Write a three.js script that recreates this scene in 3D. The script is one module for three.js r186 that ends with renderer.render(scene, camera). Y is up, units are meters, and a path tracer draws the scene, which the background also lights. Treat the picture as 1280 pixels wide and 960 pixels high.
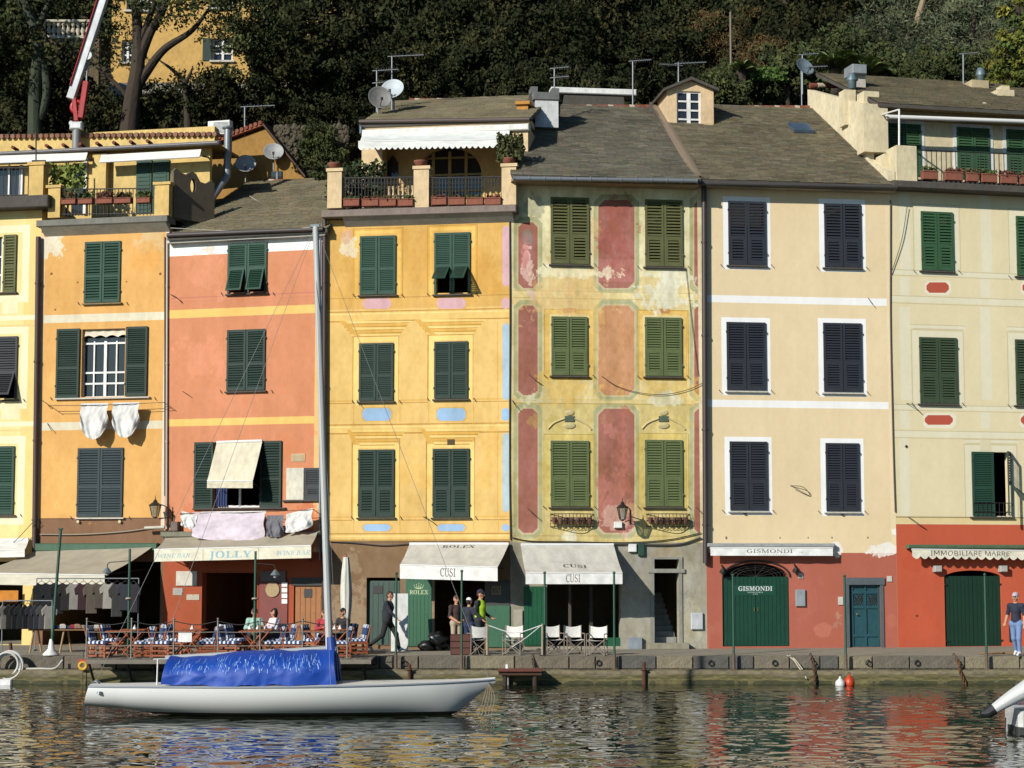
import * as THREE from 'three';
import { mergeGeometries } from 'three/addons/utils/BufferGeometryUtils.js';
import { Sky } from 'three/addons/objects/Sky.js';

// ---------------------------------------------------------------- camera, sky, sun, exposure
const FOC = 2400, HORIZON = 710, DIST = 60, EYE = 2.52;          // measured on the 1280 x 960 photograph
const PITCH = Math.atan((HORIZON - 480) / FOC);
const scene = new THREE.Scene();
const camera = new THREE.PerspectiveCamera(2 * Math.atan(480 / FOC) * 180 / Math.PI, 4 / 3, 0.5, 900);
camera.position.set(0, EYE, DIST);
camera.lookAt(0, EYE + Math.tan(PITCH) * DIST, 0);
scene.add(camera);
const SUN = new THREE.Vector3(-0.66, 0.5, 0.8).normalize();
const sky = new Sky();
sky.name = 'sky'; sky.scale.setScalar(450000); sky.userData = { kind: 'structure' };
const su = sky.material.uniforms;
su.sunPosition.value.copy(SUN); su.turbidity.value = 2.5; su.rayleigh.value = 1.4; su.mieCoefficient.value = 0.004; if (su.cloudCoverage) su.cloudCoverage.value = 0;
scene.add(sky);
scene.environmentIntensity = 0.1;
const sun = new THREE.DirectionalLight(new THREE.Color(1.0, 0.965, 0.89), 4.4);
sun.position.copy(SUN).multiplyScalar(90); sun.castShadow = true;
sun.shadow.mapSize.set(4096, 4096);
Object.assign(sun.shadow.camera, { left: -50, right: 50, top: 50, bottom: -50, near: 1, far: 220 });
scene.add(sun, sun.target);
const renderer = new THREE.WebGLRenderer({ antialias: true });
renderer.toneMapping = THREE.LinearToneMapping;
renderer.toneMappingExposure = 1.35;
renderer.shadowMap.enabled = true;

// ---------------------------------------------------------------- helpers
function rng(a) { return () => { a |= 0; a = a + 0x6D2B79F5 | 0; let t = Math.imul(a ^ a >>> 15, 1 | a); t = t + Math.imul(t ^ t >>> 7, 61 | t) ^ t; return ((t ^ t >>> 14) >>> 0) / 4294967296; }; }
const rnd = rng(11);
const rr = (a, b) => a + (b - a) * rnd();
const V3 = (x, y, z) => new THREE.Vector3(x, y, z);
// fractal noise on a tile, -1 .. 1
const NT = 512, noiseTile = (() => {
  const out = new Float32Array(NT * NT), q = rng(5);
  let amp = 1, tot = 0;
  for (let o = 4; o <= 128; o *= 2) {
    const g = new Float32Array(o * o).map(() => q() * 2 - 1);
    for (let y = 0; y < NT; y++) for (let x = 0; x < NT; x++) {
      const fx = x / NT * o, fy = y / NT * o, x0 = fx | 0, y0 = fy | 0; let tx = fx - x0, ty = fy - y0;
      tx = tx * tx * (3 - 2 * tx); ty = ty * ty * (3 - 2 * ty);
      const x1 = (x0 + 1) % o, y1 = (y0 + 1) % o;
      out[y * NT + x] += amp * ((g[y0 * o + x0] * (1 - tx) + g[y0 * o + x1] * tx) * (1 - ty) + (g[y1 * o + x0] * (1 - tx) + g[y1 * o + x1] * tx) * ty);
    }
    tot += amp; amp *= 0.62;
  }
  for (let i = 0; i < out.length; i++) out[i] = Math.max(-1, Math.min(1, out[i] / tot * 2.1));
  return out;
})();
function nz(x, y) {   // x, y in tiles
  x = ((x % 1) + 1) % 1 * NT; y = ((y % 1) + 1) % 1 * NT;
  const x0 = x | 0, y0 = y | 0, tx = x - x0, ty = y - y0, x1 = (x0 + 1) % NT, y1 = (y0 + 1) % NT;
  return (noiseTile[y0 * NT + x0] * (1 - tx) + noiseTile[y0 * NT + x1] * tx) * (1 - ty) + (noiseTile[y1 * NT + x0] * (1 - tx) + noiseTile[y1 * NT + x1] * tx) * ty;
}
function dataTex(w, h, fn, srgb) {
  const d = new Uint8Array(w * h * 4);
  for (let y = 0; y < h; y++) for (let x = 0; x < w; x++) { const c = fn(x / w, y / h), k = (y * w + x) * 4; for (let i = 0; i < 3; i++) d[k + i] = Math.max(0, Math.min(255, c[i])); d[k + 3] = 255; }
  const t = new THREE.DataTexture(d, w, h);
  t.magFilter = THREE.LinearFilter; t.wrapS = t.wrapT = THREE.RepeatWrapping; if (srgb) t.colorSpace = THREE.SRGBColorSpace; t.needsUpdate = true;
  return t;
}
// blotchy wear shared by most painted and stone surfaces (colour factor), and its relief
const grainTex = dataTex(512, 512, (x, y) => { const v = 232 + 11 * nz(x, y) + 9 * nz(x * 4, y * 4) + 7 * nz(x * 11, y * 3); return [v, v - 1, v - 3]; }, true);
grainTex.repeat.set(0.4, 0.4);
const reliefTex = dataTex(512, 512, (x, y) => { const v = 128 + 60 * nz(x * 2, y * 2) + 50 * nz(x * 7, y * 7); return [v, v, v]; });
reliefTex.repeat.set(0.5, 0.5);
const matCache = new Map();
function M(hex, rough = 0.85, o = {}) {
  const key = hex + '|' + rough + '|' + JSON.stringify(o);
  if (!matCache.has(key)) {
    const m = new THREE.MeshPhysicalMaterial({ roughness: rough, metalness: o.metal || 0 });
    m.color.set(hex).multiplyScalar(o.k || 0.8);
    if (!o.plain) m.map = grainTex;
    if (o.bump) { m.bumpMap = reliefTex; m.bumpScale = o.bump; }
    if (o.trans) { m.transmission = o.trans; m.thickness = 0; }
    if (o.vc) m.vertexColors = true;
    m.side = THREE.DoubleSide;
    matCache.set(key, m);
  }
  return matCache.get(key);
}
const used = new Map();
function numbered(name) { const n = used.get(name) || 0; used.set(name, n + 1); return n ? name + '_' + String(n).padStart(3, '0') : name; }
function shade(o) { o.traverse((c) => { if (c.isMesh) { c.castShadow = c.receiveShadow = true; } }); return o; }
function clean(g) { const n = g.index ? g.toNonIndexed() : g; for (const a of Object.keys(n.attributes)) if (!['position', 'normal', 'uv', 'color'].includes(a)) n.deleteAttribute(a); return n; }
function merge(list) { list = list.flat(3).map(clean); return list.length === 1 ? list[0] : mergeGeometries(list); }
function part(parent, name, geo, mat, label) {
  const m = new THREE.Mesh(Array.isArray(geo) ? merge(geo) : geo, mat); m.name = name; m.castShadow = m.receiveShadow = true;
  if (label) m.userData.label = label;
  parent.add(m); return m;
}
function tag(o, label, category, group, kind) { o.userData.label = label; o.userData.category = category; if (group) o.userData.group = group; if (kind) o.userData.kind = kind; return o; }
function thing(name, label, category, pos = [0, 0, 0], turn = 0, group) {
  const g = new THREE.Group(); g.name = numbered(name); g.position.set(...pos); g.rotation.y = turn; scene.add(g);
  return tag(g, label, category, group);
}
function single(name, label, category, geo, mat, pos = [0, 0, 0], turn = 0, group) {   // a thing that is one mesh
  const m = part(scene, numbered(name), geo, mat); m.position.set(...pos); m.rotation.y = turn; return tag(m, label, category, group);
}
function structure(name, geo, mat) { const m = part(scene, numbered(name), geo, mat); m.userData.kind = 'structure'; return m; }
function copy(o, label, group) { const c = o.clone(); c.userData = { ...o.userData }; c.name = numbered(o.name.replace(/_\d{3}$/, '')); scene.add(c); if (label) c.userData.label = label; if (group) c.userData.group = group; return c; }
// a box between two corners, uv in metres
function bx(x0, x1, y0, y1, z0, z1) {
  const w = x1 - x0, h = y1 - y0, d = z1 - z0, g = new THREE.BoxGeometry(Math.abs(w), Math.abs(h), Math.abs(d));
  g.translate((x0 + x1) / 2, (y0 + y1) / 2, (z0 + z1) / 2);
  const p = g.attributes.position, n = g.attributes.normal, uv = g.attributes.uv, s = (x0 * 7.31 + y0 * 3.17) % 1;
  for (let i = 0; i < p.count; i++) { const ax = Math.abs(n.getX(i)), ay = Math.abs(n.getY(i)); if (ax > 0.5) uv.setXY(i, p.getZ(i) + s, p.getY(i)); else if (ay > 0.5) uv.setXY(i, p.getX(i) + s, p.getZ(i)); else uv.setXY(i, p.getX(i) + s, p.getY(i)); }
  return g;
}
// a box with chamfered edges
function cbx(x0, x1, y0, y1, z0, z1, c = 0.02) {
  const w = (x1 - x0) / 2, h = (y1 - y0) / 2, d = (z1 - z0) / 2, s = new THREE.Shape();
  c = Math.min(c, w * 0.9, h * 0.9, d * 0.9);
  const a = w - c, b = h - c; s.moveTo(-a, -b); s.lineTo(a, -b); s.lineTo(a, b); s.lineTo(-a, b); s.closePath();
  const g = new THREE.ExtrudeGeometry(s, { depth: 2 * (d - c), bevelEnabled: true, bevelThickness: c, bevelSize: c, bevelSegments: 1 });
  return g.translate((x0 + x1) / 2, (y0 + y1) / 2, (z0 + z1) / 2 - (d - c));
}
function rod(a, b, r, r2 = r, seg = 8) {   // a straight bar between two points
  const A = V3(...a), B = V3(...b), L = A.distanceTo(B), g = new THREE.CylinderGeometry(r2, r, L, seg);
  g.translate(0, L / 2, 0); g.applyQuaternion(new THREE.Quaternion().setFromUnitVectors(V3(0, 1, 0), B.clone().sub(A).normalize())); g.translate(A.x, A.y, A.z); return g;
}
function tube(pts, r, seg = 24, rad = 6) { return new THREE.TubeGeometry(new THREE.CatmullRomCurve3(pts.map((p) => V3(...p))), seg, r, rad); }
function sag(a, b, d, r, seg = 14) { const m = [(a[0] + b[0]) / 2, (a[1] + b[1]) / 2 - d, (a[2] + b[2]) / 2]; return tube([a, m, b], r, seg, 5); }
function taper(pts, radii, rad = 9) {   // a limb through points with its own radii
  const c = new THREE.CatmullRomCurve3(pts.map((p) => V3(...p))), n = pts.length * 5, g = new THREE.TubeGeometry(c, n, 1, rad), P = g.attributes.position;
  for (let i = 0; i <= n; i++) { const t = i / n * (radii.length - 1), k = Math.min(radii.length - 2, t | 0), r = radii[k] + (radii[k + 1] - radii[k]) * (t - k), o = c.getPointAt(i / n); for (let j = 0; j <= rad; j++) { const q = i * (rad + 1) + j; P.setXYZ(q, o.x + (P.getX(q) - o.x) * r, o.y + (P.getY(q) - o.y) * r, o.z + (P.getZ(q) - o.z) * r); } }
  g.computeVertexNormals(); return g;
}
function lathe(pts, seg = 16) { return new THREE.LatheGeometry(pts.map((p) => new THREE.Vector2(...p)), seg); }
function quad(a, b, c, d, nu = 1, nv = 1, bend) {   // grid a-b (bottom), d-c (top); bend(u, v) -> offset
  const P = [], U = [], I = [];
  for (let j = 0; j <= nv; j++) for (let i = 0; i <= nu; i++) {
    const u = i / nu, v = j / nv, p = [0, 1, 2].map((k) => (a[k] * (1 - u) + b[k] * u) * (1 - v) + (d[k] * (1 - u) + c[k] * u) * v);
    if (bend) { const o = bend(u, v); p[0] += o[0]; p[1] += o[1]; p[2] += o[2]; }
    P.push(...p); U.push(u, v);
    if (i < nu && j < nv) { const q = j * (nu + 1) + i; I.push(q, q + 1, q + nu + 2, q, q + nu + 2, q + nu + 1); }
  }
  const g = new THREE.BufferGeometry(); g.setAttribute('position', new THREE.Float32BufferAttribute(P, 3)); g.setAttribute('uv', new THREE.Float32BufferAttribute(U, 2)); g.setIndex(I); g.computeVertexNormals(); return g;
}
function canvasTex(w, h, draw) {
  const c = document.createElement('canvas'); c.width = w; c.height = h; const g = c.getContext('2d'); draw(g, w, h);
  const t = new THREE.CanvasTexture(c); t.colorSpace = THREE.SRGBColorSpace; t.magFilter = THREE.LinearFilter; return t;
}
function printed(tex, rough = 0.9, k = 0.8) { const m = new THREE.MeshPhysicalMaterial({ map: tex, roughness: rough, side: THREE.DoubleSide }); m.color.setScalar(k); return m; }
// where the sight line through a pixel of the photograph meets a plane of the place
const cP = Math.cos(PITCH), sP = Math.sin(PITCH);
function ray(px, py) { const a = (px - 640) / FOC, b = (480 - py) / FOC; return [a, b * cP + sP, b * sP - cP]; }
function atZ(px, py, z) { const r = ray(px, py), t = (z - DIST) / r[2]; return [r[0] * t, EYE + r[1] * t, z]; }
function atY(px, py, y) { const r = ray(px, py), t = (y - EYE) / r[1]; return [r[0] * t, y, DIST + r[2] * t]; }

// ---------------------------------------------------------------- the row of walls in plan
const nodes = {};
(() => {
  const step = (from, px, m) => { const r = ray(px, 500), k = r[0] / r[2], s = (k * (from[1] - DIST) - from[0]) / (1 + k * m); return [from[0] + s, from[1] - m * s]; };
  const r = ray(638, 500); nodes.DE = [r[0] / r[2] * -DIST, 0];
  nodes.EF = step(nodes.DE, 881, 0.13); nodes.FG = step(nodes.EF, 1117, 0.15); nodes.GZ = step(nodes.FG, 1420, 0.23);
  nodes.CD = step(nodes.DE, 407, -0.166); nodes.BC = step(nodes.CD, 208, -0.29); nodes.AB = step(nodes.BC, 47, -0.22); nodes.ZA = step(nodes.AB, -140, -0.2);
})();
const EDGE = 4.5, DECKZ = 6.0, LEDGE = 5.0, WATER = -0.76;

// ---------------------------------------------------------------- water, quay, hillside
const waterMat = new THREE.MeshPhysicalMaterial({ color: new THREE.Color(0.012, 0.015, 0.008), roughness: 0.03, ior: 1.33 });
{
  const q = rng(21), W = [];
  for (let i = 0; i < 56; i++) {
    const L = 0.32 * Math.pow(8, q() * q()), dir = Math.PI / 2 + (q() - 0.5) * 2.7, k = 2 * Math.PI / L;
    W.push([Math.cos(dir) * k, Math.sin(dir) * k, q() * 6.28, 0.0158 / k * Math.pow(L, 0.1)]);
  }
  const x0 = -22, x1 = 22, z0 = LEDGE - 0.2, z1 = 36, dx = 0.085, nx = Math.round((x1 - x0) / dx), nzr = Math.round((z1 - z0) / 0.07);
  const P = new Float32Array((nx + 1) * (nzr + 1) * 3), N = new Float32Array(P.length), I = new Uint32Array(nx * nzr * 6); let o = 0, io = 0;
  for (let j = 0; j <= nzr; j++) for (let i = 0; i <= nx; i++) {
    const x = x0 + (x1 - x0) * i / nx, z = z0 + (z1 - z0) * j / nzr, calm = 0.72 + 0.5 * nz(x / 16, z / 9), edge = Math.min(1, Math.min(i, nx - i, nzr - j) / 30);
    let h = 0, sx = 0, sz = 0;
    for (const w of W) { const a = w[0] * x + w[1] * z + w[2], s = Math.sin(a), c = Math.cos(a); h += w[3] * s; sx += w[3] * w[0] * c; sz += w[3] * w[1] * c; }
    const f = calm * edge;
    P[o] = x; P[o + 1] = WATER + h * f; P[o + 2] = z; const l = Math.hypot(sx * f, 1, sz * f); N[o] = -sx * f / l; N[o + 1] = 1 / l; N[o + 2] = -sz * f / l; o += 3;
    if (i < nx && j < nzr) { const b = j * (nx + 1) + i; I.set([b, b + nx + 1, b + 1, b + 1, b + nx + 1, b + nx + 2], io); io += 6; }
  }
  const g = new THREE.BufferGeometry(); g.setAttribute('position', new THREE.BufferAttribute(P, 3)); g.setAttribute('normal', new THREE.BufferAttribute(N, 3)); g.setIndex(new THREE.BufferAttribute(I, 1));
  structure('water', g, waterMat);
  const flat = (a, b, c, d) => new THREE.PlaneGeometry(b - a, d - c).rotateX(-Math.PI / 2).translate((a + b) / 2, WATER, (c + d) / 2);
  structure('water', [flat(-260, x0, LEDGE, 300), flat(x1, 260, LEDGE, 300), flat(x0, x1, z1, 300)], waterMat);
}
const stoneMats = ['#968b76', '#877e6e', '#76726a', '#a99c80', '#8f8370'].map((c) => M(c, 0.95, { k: 0.52, bump: 0.03 }));
const concrete = M('#a89f8a', 0.95, { k: 0.68, bump: 0.015 });
{
  // paving sheet that runs on under the houses
  const g = bx(-60, 60, -0.1, 0, -12, EDGE - 0.35); const quay = structure('quay', g, concrete);
  part(quay, 'core', bx(-60, 60, -0.9, -0.104, -12, EDGE - 0.1), M('#5d574b', 0.95, { k: 0.5 }));
  // edge stones, each its own block
  let x = -19; const q = rng(31);
  while (x < 19) { const w = 0.5 + q() * 1.15, dz = (q() - 0.5) * 0.035, dy = (q() - 0.5) * 0.015; const b = part(quay, 'stone_block', cbx(x + 0.012, x + w - 0.012, -0.36, 0.005 + dy, EDGE - 0.42, EDGE + dz, 0.025), stoneMats[(q() * 5) | 0]); x += w; }
  // the low concrete berm at the water with its weed line
  const algae = canvasTex(1024, 128, (c, w, h) => {
    const im = c.createImageData(w, h), col = [[0.36, 0.31, 0.2], [0.25, 0.22, 0.09], [0.13, 0.13, 0.05], [0.32, 0.28, 0.13]];
    for (let y = 0; y < h; y++) for (let X = 0; X < w; X++) {
      const n = nz(X / w * 3, y / h * 0.5), n2 = nz(X / w * 16, y / h * 2), t = y / h + 0.16 * n + 0.05 * n2; let c0 = t < 0.42 ? col[0] : t < 0.66 ? col[1] : t < 0.8 ? col[3] : col[2];
      const f = 0.9 + 0.25 * n2 + 0.1 * n, k = (y * w + X) * 4; for (let i = 0; i < 3; i++) im.data[k + i] = Math.min(255, Math.max(0, 255 * Math.pow(c0[i] * f * 0.75, 1 / 1.5))); im.data[k + 3] = 255;
    }
    c.putImageData(im, 0, 0);
  });
  algae.wrapS = THREE.RepeatWrapping; algae.repeat.set(3, 1);
  const am = new THREE.MeshPhysicalMaterial({ map: algae, roughness: 0.85, bumpMap: reliefTex, bumpScale: 0.02 });
  const prof = [[EDGE - 0.1, -0.37], [LEDGE - 0.12, -0.365], [LEDGE - 0.03, -0.4], [LEDGE, -0.5], [LEDGE - 0.005, -0.68], [LEDGE + 0.03, -1.2]], P = [], U = [], I = [], n = 120, X0 = -24, X1 = 24;
  for (let j = 0; j < prof.length; j++) for (let i = 0; i <= n; i++) { const u = i / n, xx = X0 + (X1 - X0) * u; P.push(xx, prof[j][1] + 0.02 * nz(xx / 9, 0.3), prof[j][0] + 0.05 * nz(xx / 7, j * 0.07)); U.push(u, [1, 0.9, 0.82, 0.6, 0.2, 0][j]); if (i < n && j < prof.length - 1) { const b = j * (n + 1) + i; I.push(b, b + n + 1, b + 1, b + 1, b + n + 1, b + n + 2); } }
  const lg = new THREE.BufferGeometry(); lg.setAttribute('position', new THREE.Float32BufferAttribute(P, 3)); lg.setAttribute('uv', new THREE.Float32BufferAttribute(U, 2)); lg.setIndex(I); lg.computeVertexNormals();
  am.side = THREE.DoubleSide; const led = structure('quay_ledge', lg, am);
}
// ---------------------------------------------------------------- houses: shared builders
const MS = {   // shutter paints
  green: M('#245640', 0.7, { k: 0.55 }), dark: M('#163c2c', 0.7, { k: 0.55 }), olive: M('#6e7040', 0.8, { k: 0.62 }), leaf: M('#6f7e4a', 0.8, { k: 0.62 }),
  navy: M('#2e333e', 0.7, { k: 0.55 }), teal: M('#3e5054', 0.75, { k: 0.5 }), grey: M('#4a4d50', 0.75, { k: 0.5 }), bright: M('#3e6e44', 0.75, { k: 0.56 }), deep: M('#0f3c2a', 0.7, { k: 0.5 }),
};
const iron = M('#2b2724', 0.6, { k: 0.7 }), zinc = M('#a2a8ac', 0.45, { k: 0.65, metal: 0.4 }), brownPipe = M('#4a3630', 0.55), slateEdge = M('#5a544c', 0.9, { k: 0.7, bump: 0.01 }), marble = M('#d2ccbf', 0.7);
const terracotta = M('#a0604a', 0.95, { k: 0.62 }), greenIron = M('#2b5a44', 0.5, { k: 0.7 }), whitePaint = M('#f1efea', 0.6), canvasCloth = M('#e4dcc6', 0.95), darkGlass = new THREE.MeshPhysicalMaterial({ color: new THREE.Color(0.02, 0.022, 0.025), roughness: 0.08 });
const wallBump = { bumpMap: reliefTex, bumpScale: 0.0022 };

class House {
  constructor(name, label, a, b, o) {
    this.a = a; const dx = b[0] - a[0], dz = b[1] - a[1]; this.W = Math.hypot(dx, dz); this.du = [dx / this.W, dz / this.W]; this.rot = Math.atan2(-dz, dx);
    this.n = [-this.du[1], this.du[0]];                       // outward: towards +z
    this.g = thing(name, label, 'house', [a[0], 0, a[1]], this.rot, 'houses of the waterfront row');
    this.holes = []; this.o = o;
  }
  L(px, py, d = 0) {   // photograph pixel -> (along the wall, height) on the plane d in front of the wall
    const r = ray(px, py), ox = this.a[0] + this.n[0] * d, oz = this.a[1] + this.n[1] * d;
    const den = r[0] * this.n[0] + r[2] * this.n[1], t = ((ox - 0) * this.n[0] + (oz - DIST) * this.n[1]) / den;
    return [(r[0] * t - ox) * this.du[0] + (DIST + r[2] * t - oz) * this.du[1], EYE + r[1] * t];
  }
  P(px, py, d = 0) { return [...this.L(px, py, d), d]; }
  R(x0, y0, x1, y1, d = 0) { const ym = (y0 + y1) / 2, xm = (x0 + x1) / 2; return [this.L(x0, ym, d)[0], this.L(x1, ym, d)[0], this.L(xm, y1, d)[1], this.L(xm, y0, d)[1]]; }
  B(x0, y0, x1, y1, z0, z1) { const r = this.R(x0, y0, x1, y1, z1); return bx(r[0], r[1], r[2], r[3], z0, z1); }
  C(x0, y0, x1, y1, z0, z1, c) { const r = this.R(x0, y0, x1, y1, z1); return cbx(r[0], r[1], r[2], r[3], z0, z1, c); }
  world(p) { return [this.a[0] + this.du[0] * p[0] + this.n[0] * p[2], p[1], this.a[1] + this.du[1] * p[0] + this.n[1] * p[2]]; }
  wp(px, py, d = 0) { return this.world(this.P(px, py, d)); }
  hole(x0, y0, x1, y1, arch = 0) { const r = this.R(x0, y0, x1, y1); r[2] = Math.max(0.012, r[2]); const p = new THREE.Path(), h = arch ? this.L((x0 + x1) / 2, y0 + arch)[1] : r[3]; p.moveTo(r[0], r[2]); p.lineTo(r[1], r[2]); p.lineTo(r[1], h); if (arch) p.absellipse((r[0] + r[1]) / 2, h, (r[1] - r[0]) / 2, r[3] - h, 0, Math.PI, false); p.lineTo(r[0], h); p.closePath(); this.holes.push(p); return r; }
  build(topPy, paint, base, o = {}) {
    const W = this.W, top = this.L(o.atPx ?? (this.o.x0 + this.o.x1) / 2, topPy)[1]; this.top = top;
    const S = Math.min(120, 2040 / top, 2040 / W), w = Math.round(W * S), h = Math.round(top * S), blots = [], T = this;
    const tex = canvasTex(w, h, (c) => {
      const X = (p) => p[0] * S, Y = (p) => (top - p[1]) * S, H = this;
      c.fillStyle = base; c.fillRect(0, 0, w, h);
      const K = {
        rect(x0, y0, x1, y1, col) { const r = H.R(x0, y0, x1, y1); c.fillStyle = col; c.fillRect(r[0] * S, (top - r[3]) * S, (r[1] - r[0]) * S, (r[3] - r[2]) * S); },
        band(y0, y1, col, x0 = H.o.x0, x1 = H.o.x1) { const v1 = H.L((H.o.x0 + H.o.x1) / 2, y0)[1], v0 = H.L((H.o.x0 + H.o.x1) / 2, y1)[1], a = x0 <= H.o.x0 ? 0 : H.L(x0, y0)[0], b = x1 >= H.o.x1 ? W : H.L(x1, y0)[0]; c.fillStyle = col; c.fillRect(a * S, (top - v1) * S, (b - a) * S, (v1 - v0) * S); },
        poly(pts, col) { c.fillStyle = col; c.beginPath(); pts.forEach((p, i) => { const q = H.L(...p); i ? c.lineTo(X(q), Y(q)) : c.moveTo(X(q), Y(q)); }); c.closePath(); c.fill(); },
        line(x0, y0, x1, y1, wd, col) { const a = H.L(x0, y0), b = H.L(x1, y1); c.strokeStyle = col; c.lineWidth = wd * S / 40; c.beginPath(); c.moveTo(X(a), Y(a)); c.lineTo(X(b), Y(b)); c.stroke(); },
        hline(y, x0, x1, wd, col) { const v = H.L((x0 + x1) / 2, y)[1], a = H.L(x0, y)[0], b = H.L(x1, y)[0]; c.strokeStyle = col; c.lineWidth = wd * S / 40; c.beginPath(); c.moveTo(a * S, (top - v) * S); c.lineTo(b * S, (top - v) * S); c.stroke(); },
        frame(x0, y0, x1, y1, wd, col) { const r = H.R(x0, y0, x1, y1); c.strokeStyle = col; c.lineWidth = wd * S / 40; c.strokeRect(r[0] * S, (top - r[3]) * S, (r[1] - r[0]) * S, (r[3] - r[2]) * S); },
        plate(x0, y0, x1, y1, cut, col) { K.poly([[x0 + cut, y0], [x1 - cut, y0], [x1, y0 + cut], [x1, y1 - cut], [x1 - cut, y1], [x0 + cut, y1], [x0, y1 - cut], [x0, y0 + cut]], col); },
        blot(cx, cy, rx, ry, col, a = 0.9, rough = 0.7) { const p = H.L(cx, cy); blots.push([X(p), Y(p), rx / 40 * S, ry / 40 * S, new THREE.Color(col).convertLinearToSRGB().toArray().map((v) => v * 255), a, rough]); },
      };
      paint(K);
      const im = c.getImageData(0, 0, w, h), d = im.data, amp = o.wear ?? 1;
      blots.forEach((b, bi) => {
        const [bx0, by0, rx, ry, col, al, ro] = b;
        for (let y = Math.max(0, by0 - ry * 1.6 | 0); y < Math.min(h, by0 + ry * 1.6); y++) for (let x = Math.max(0, bx0 - rx * 1.6 | 0); x < Math.min(w, bx0 + rx * 1.6); x++) {
          const e = Math.hypot((x - bx0) / rx, (y - by0) / ry) + ro * nz(x / 300 + bi * 0.37, y / 300 + bi * 0.11) * 0.8 + ro * 0.35 * nz(x / 70, y / 70); const t = Math.max(0, Math.min(1, (1 - e) / 0.12)) * al * (0.85 + 0.15 * nz(x / 40, y / 40)); if (t > 0) { const k = (y * w + x) * 4; for (let i = 0; i < 3; i++) d[k + i] += (col[i] - d[k + i]) * t; }
        }
      });
      const s0 = W * 3.7, tint = o.tint || [1, 1, 1];
      for (let y = 0; y < h; y++) for (let x = 0; x < w; x++) {
        const u = x / S, v = y / S, a = nz(u / 7 + s0, v / 9), b = nz(u / 1.9, v / 2.3 + s0), f = nz(u / 0.6, v / 0.6), st = nz(u / 1.1 + 0.3, v / 16 + s0), k = (y * w + x) * 4;
        const m = 1 + amp * (0.055 * a + 0.035 * b + 0.03 * f + 0.03 * st), ww = amp * (5 * b + 4 * a);
        d[k] = Math.min(255, d[k] * m); d[k + 1] = Math.min(255, d[k + 1] * m + ww * 0.25); d[k + 2] = Math.min(255, d[k + 2] * m + ww);
      }
      c.putImageData(im, 0, 0);
    });
    tex.repeat.set(1 / W, 1 / top); tex.wrapS = tex.wrapT = THREE.ClampToEdgeWrapping; tex.name = 'plaster';
    this.mat = new THREE.MeshPhysicalMaterial({ map: tex, roughness: 0.93, ...wallBump }); this.mat.color.setScalar(o.k ?? 0.8);
    const s = new THREE.Shape(); s.moveTo(0, 0); s.lineTo(W, 0); s.lineTo(W, top); s.lineTo(0, top); s.closePath(); s.holes = this.holes;
    const geo = new THREE.ExtrudeGeometry(s, { depth: 0.34, bevelEnabled: false }).translate(0, 0, -0.34); { const p = geo.attributes.position, u = geo.attributes.uv; for (let i = 0; i < p.count; i++) u.setXY(i, p.getX(i), p.getY(i)); }
    this.wall = part(this.g, 'wall', geo, this.mat);
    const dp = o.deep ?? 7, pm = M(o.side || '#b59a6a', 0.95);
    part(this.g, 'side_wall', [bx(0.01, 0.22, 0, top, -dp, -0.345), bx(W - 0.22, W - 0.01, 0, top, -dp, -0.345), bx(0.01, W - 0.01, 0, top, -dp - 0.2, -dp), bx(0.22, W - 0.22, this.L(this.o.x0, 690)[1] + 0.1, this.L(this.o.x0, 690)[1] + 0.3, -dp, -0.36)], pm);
    return this;
  }
  // one louvred leaf: frame mesh + louvres below it; origin at the hinge edge, bottom
  leaf(u, v, z, w, h, mat, o = {}) {
    const st = Math.min(0.075, w * 0.16), t = 0.045, mid = h * (o.mid ?? 0.43), flap = o.flap, m0 = mid - 0.04, m1 = mid + 0.04;
    const fr = [bx(0.004, st, 0, h, 0, t), bx(w - st, w - 0.004, 0, h, 0, t), bx(st, w - st, h - 0.08, h, 0.002, t - 0.002), bx(st, w - st, m0, m1, 0.002, t - 0.002), bx(-0.02, 0.03, h * 0.16, h * 0.16 + 0.07, t - 0.01, t + 0.012), bx(-0.02, 0.03, h * 0.84, h * 0.84 + 0.07, t - 0.01, t + 0.012)];
    if (!flap) fr.push(bx(st, w - st, 0, 0.1, 0.002, t - 0.002));
    const slats = (x0, x1, y0, y1) => { const n = Math.max(2, Math.round((y1 - y0) / (o.pitch || 0.082))), dy = (y1 - y0) / n, l = []; for (let i = 0; i < n; i++) { const g = new THREE.BoxGeometry(x1 - x0, dy * 1.12, 0.011); g.rotateX(-(o.tilt ?? 0.62) + rr(-0.05, 0.05)); g.translate((x0 + x1) / 2, y0 + dy * (i + 0.5), t * 0.5); l.push(g); } return l; };
    const leaf = part(this.g, 'shutter', fr, mat); leaf.position.set(u, v, z); if (o.flip) leaf.scale.x = -1; if (o.open) leaf.rotation.y = o.open;
    const ins = o.inset ? 0.05 : 0, lo = [bx(0, 0.001, 0, 0.001, 0.01, 0.011)].slice(1);
    lo.push(...slats(st, w - st, m1, h - 0.08)); if (!flap) { lo.push(...slats(st + ins, w - st - ins, 0.1 + ins, m0 - ins)); if (ins) lo.push(bx(st, st + ins, 0.1, m0, 0.004, t - 0.004), bx(w - st - ins, w - st, 0.1, m0, 0.004, t - 0.004), bx(st + ins, w - st - ins, 0.1, 0.1 + ins, 0.004, t - 0.004), bx(st + ins, w - st - ins, m0 - ins, m0, 0.004, t - 0.004)); }
    part(leaf, 'louvres', lo, mat);
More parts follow.
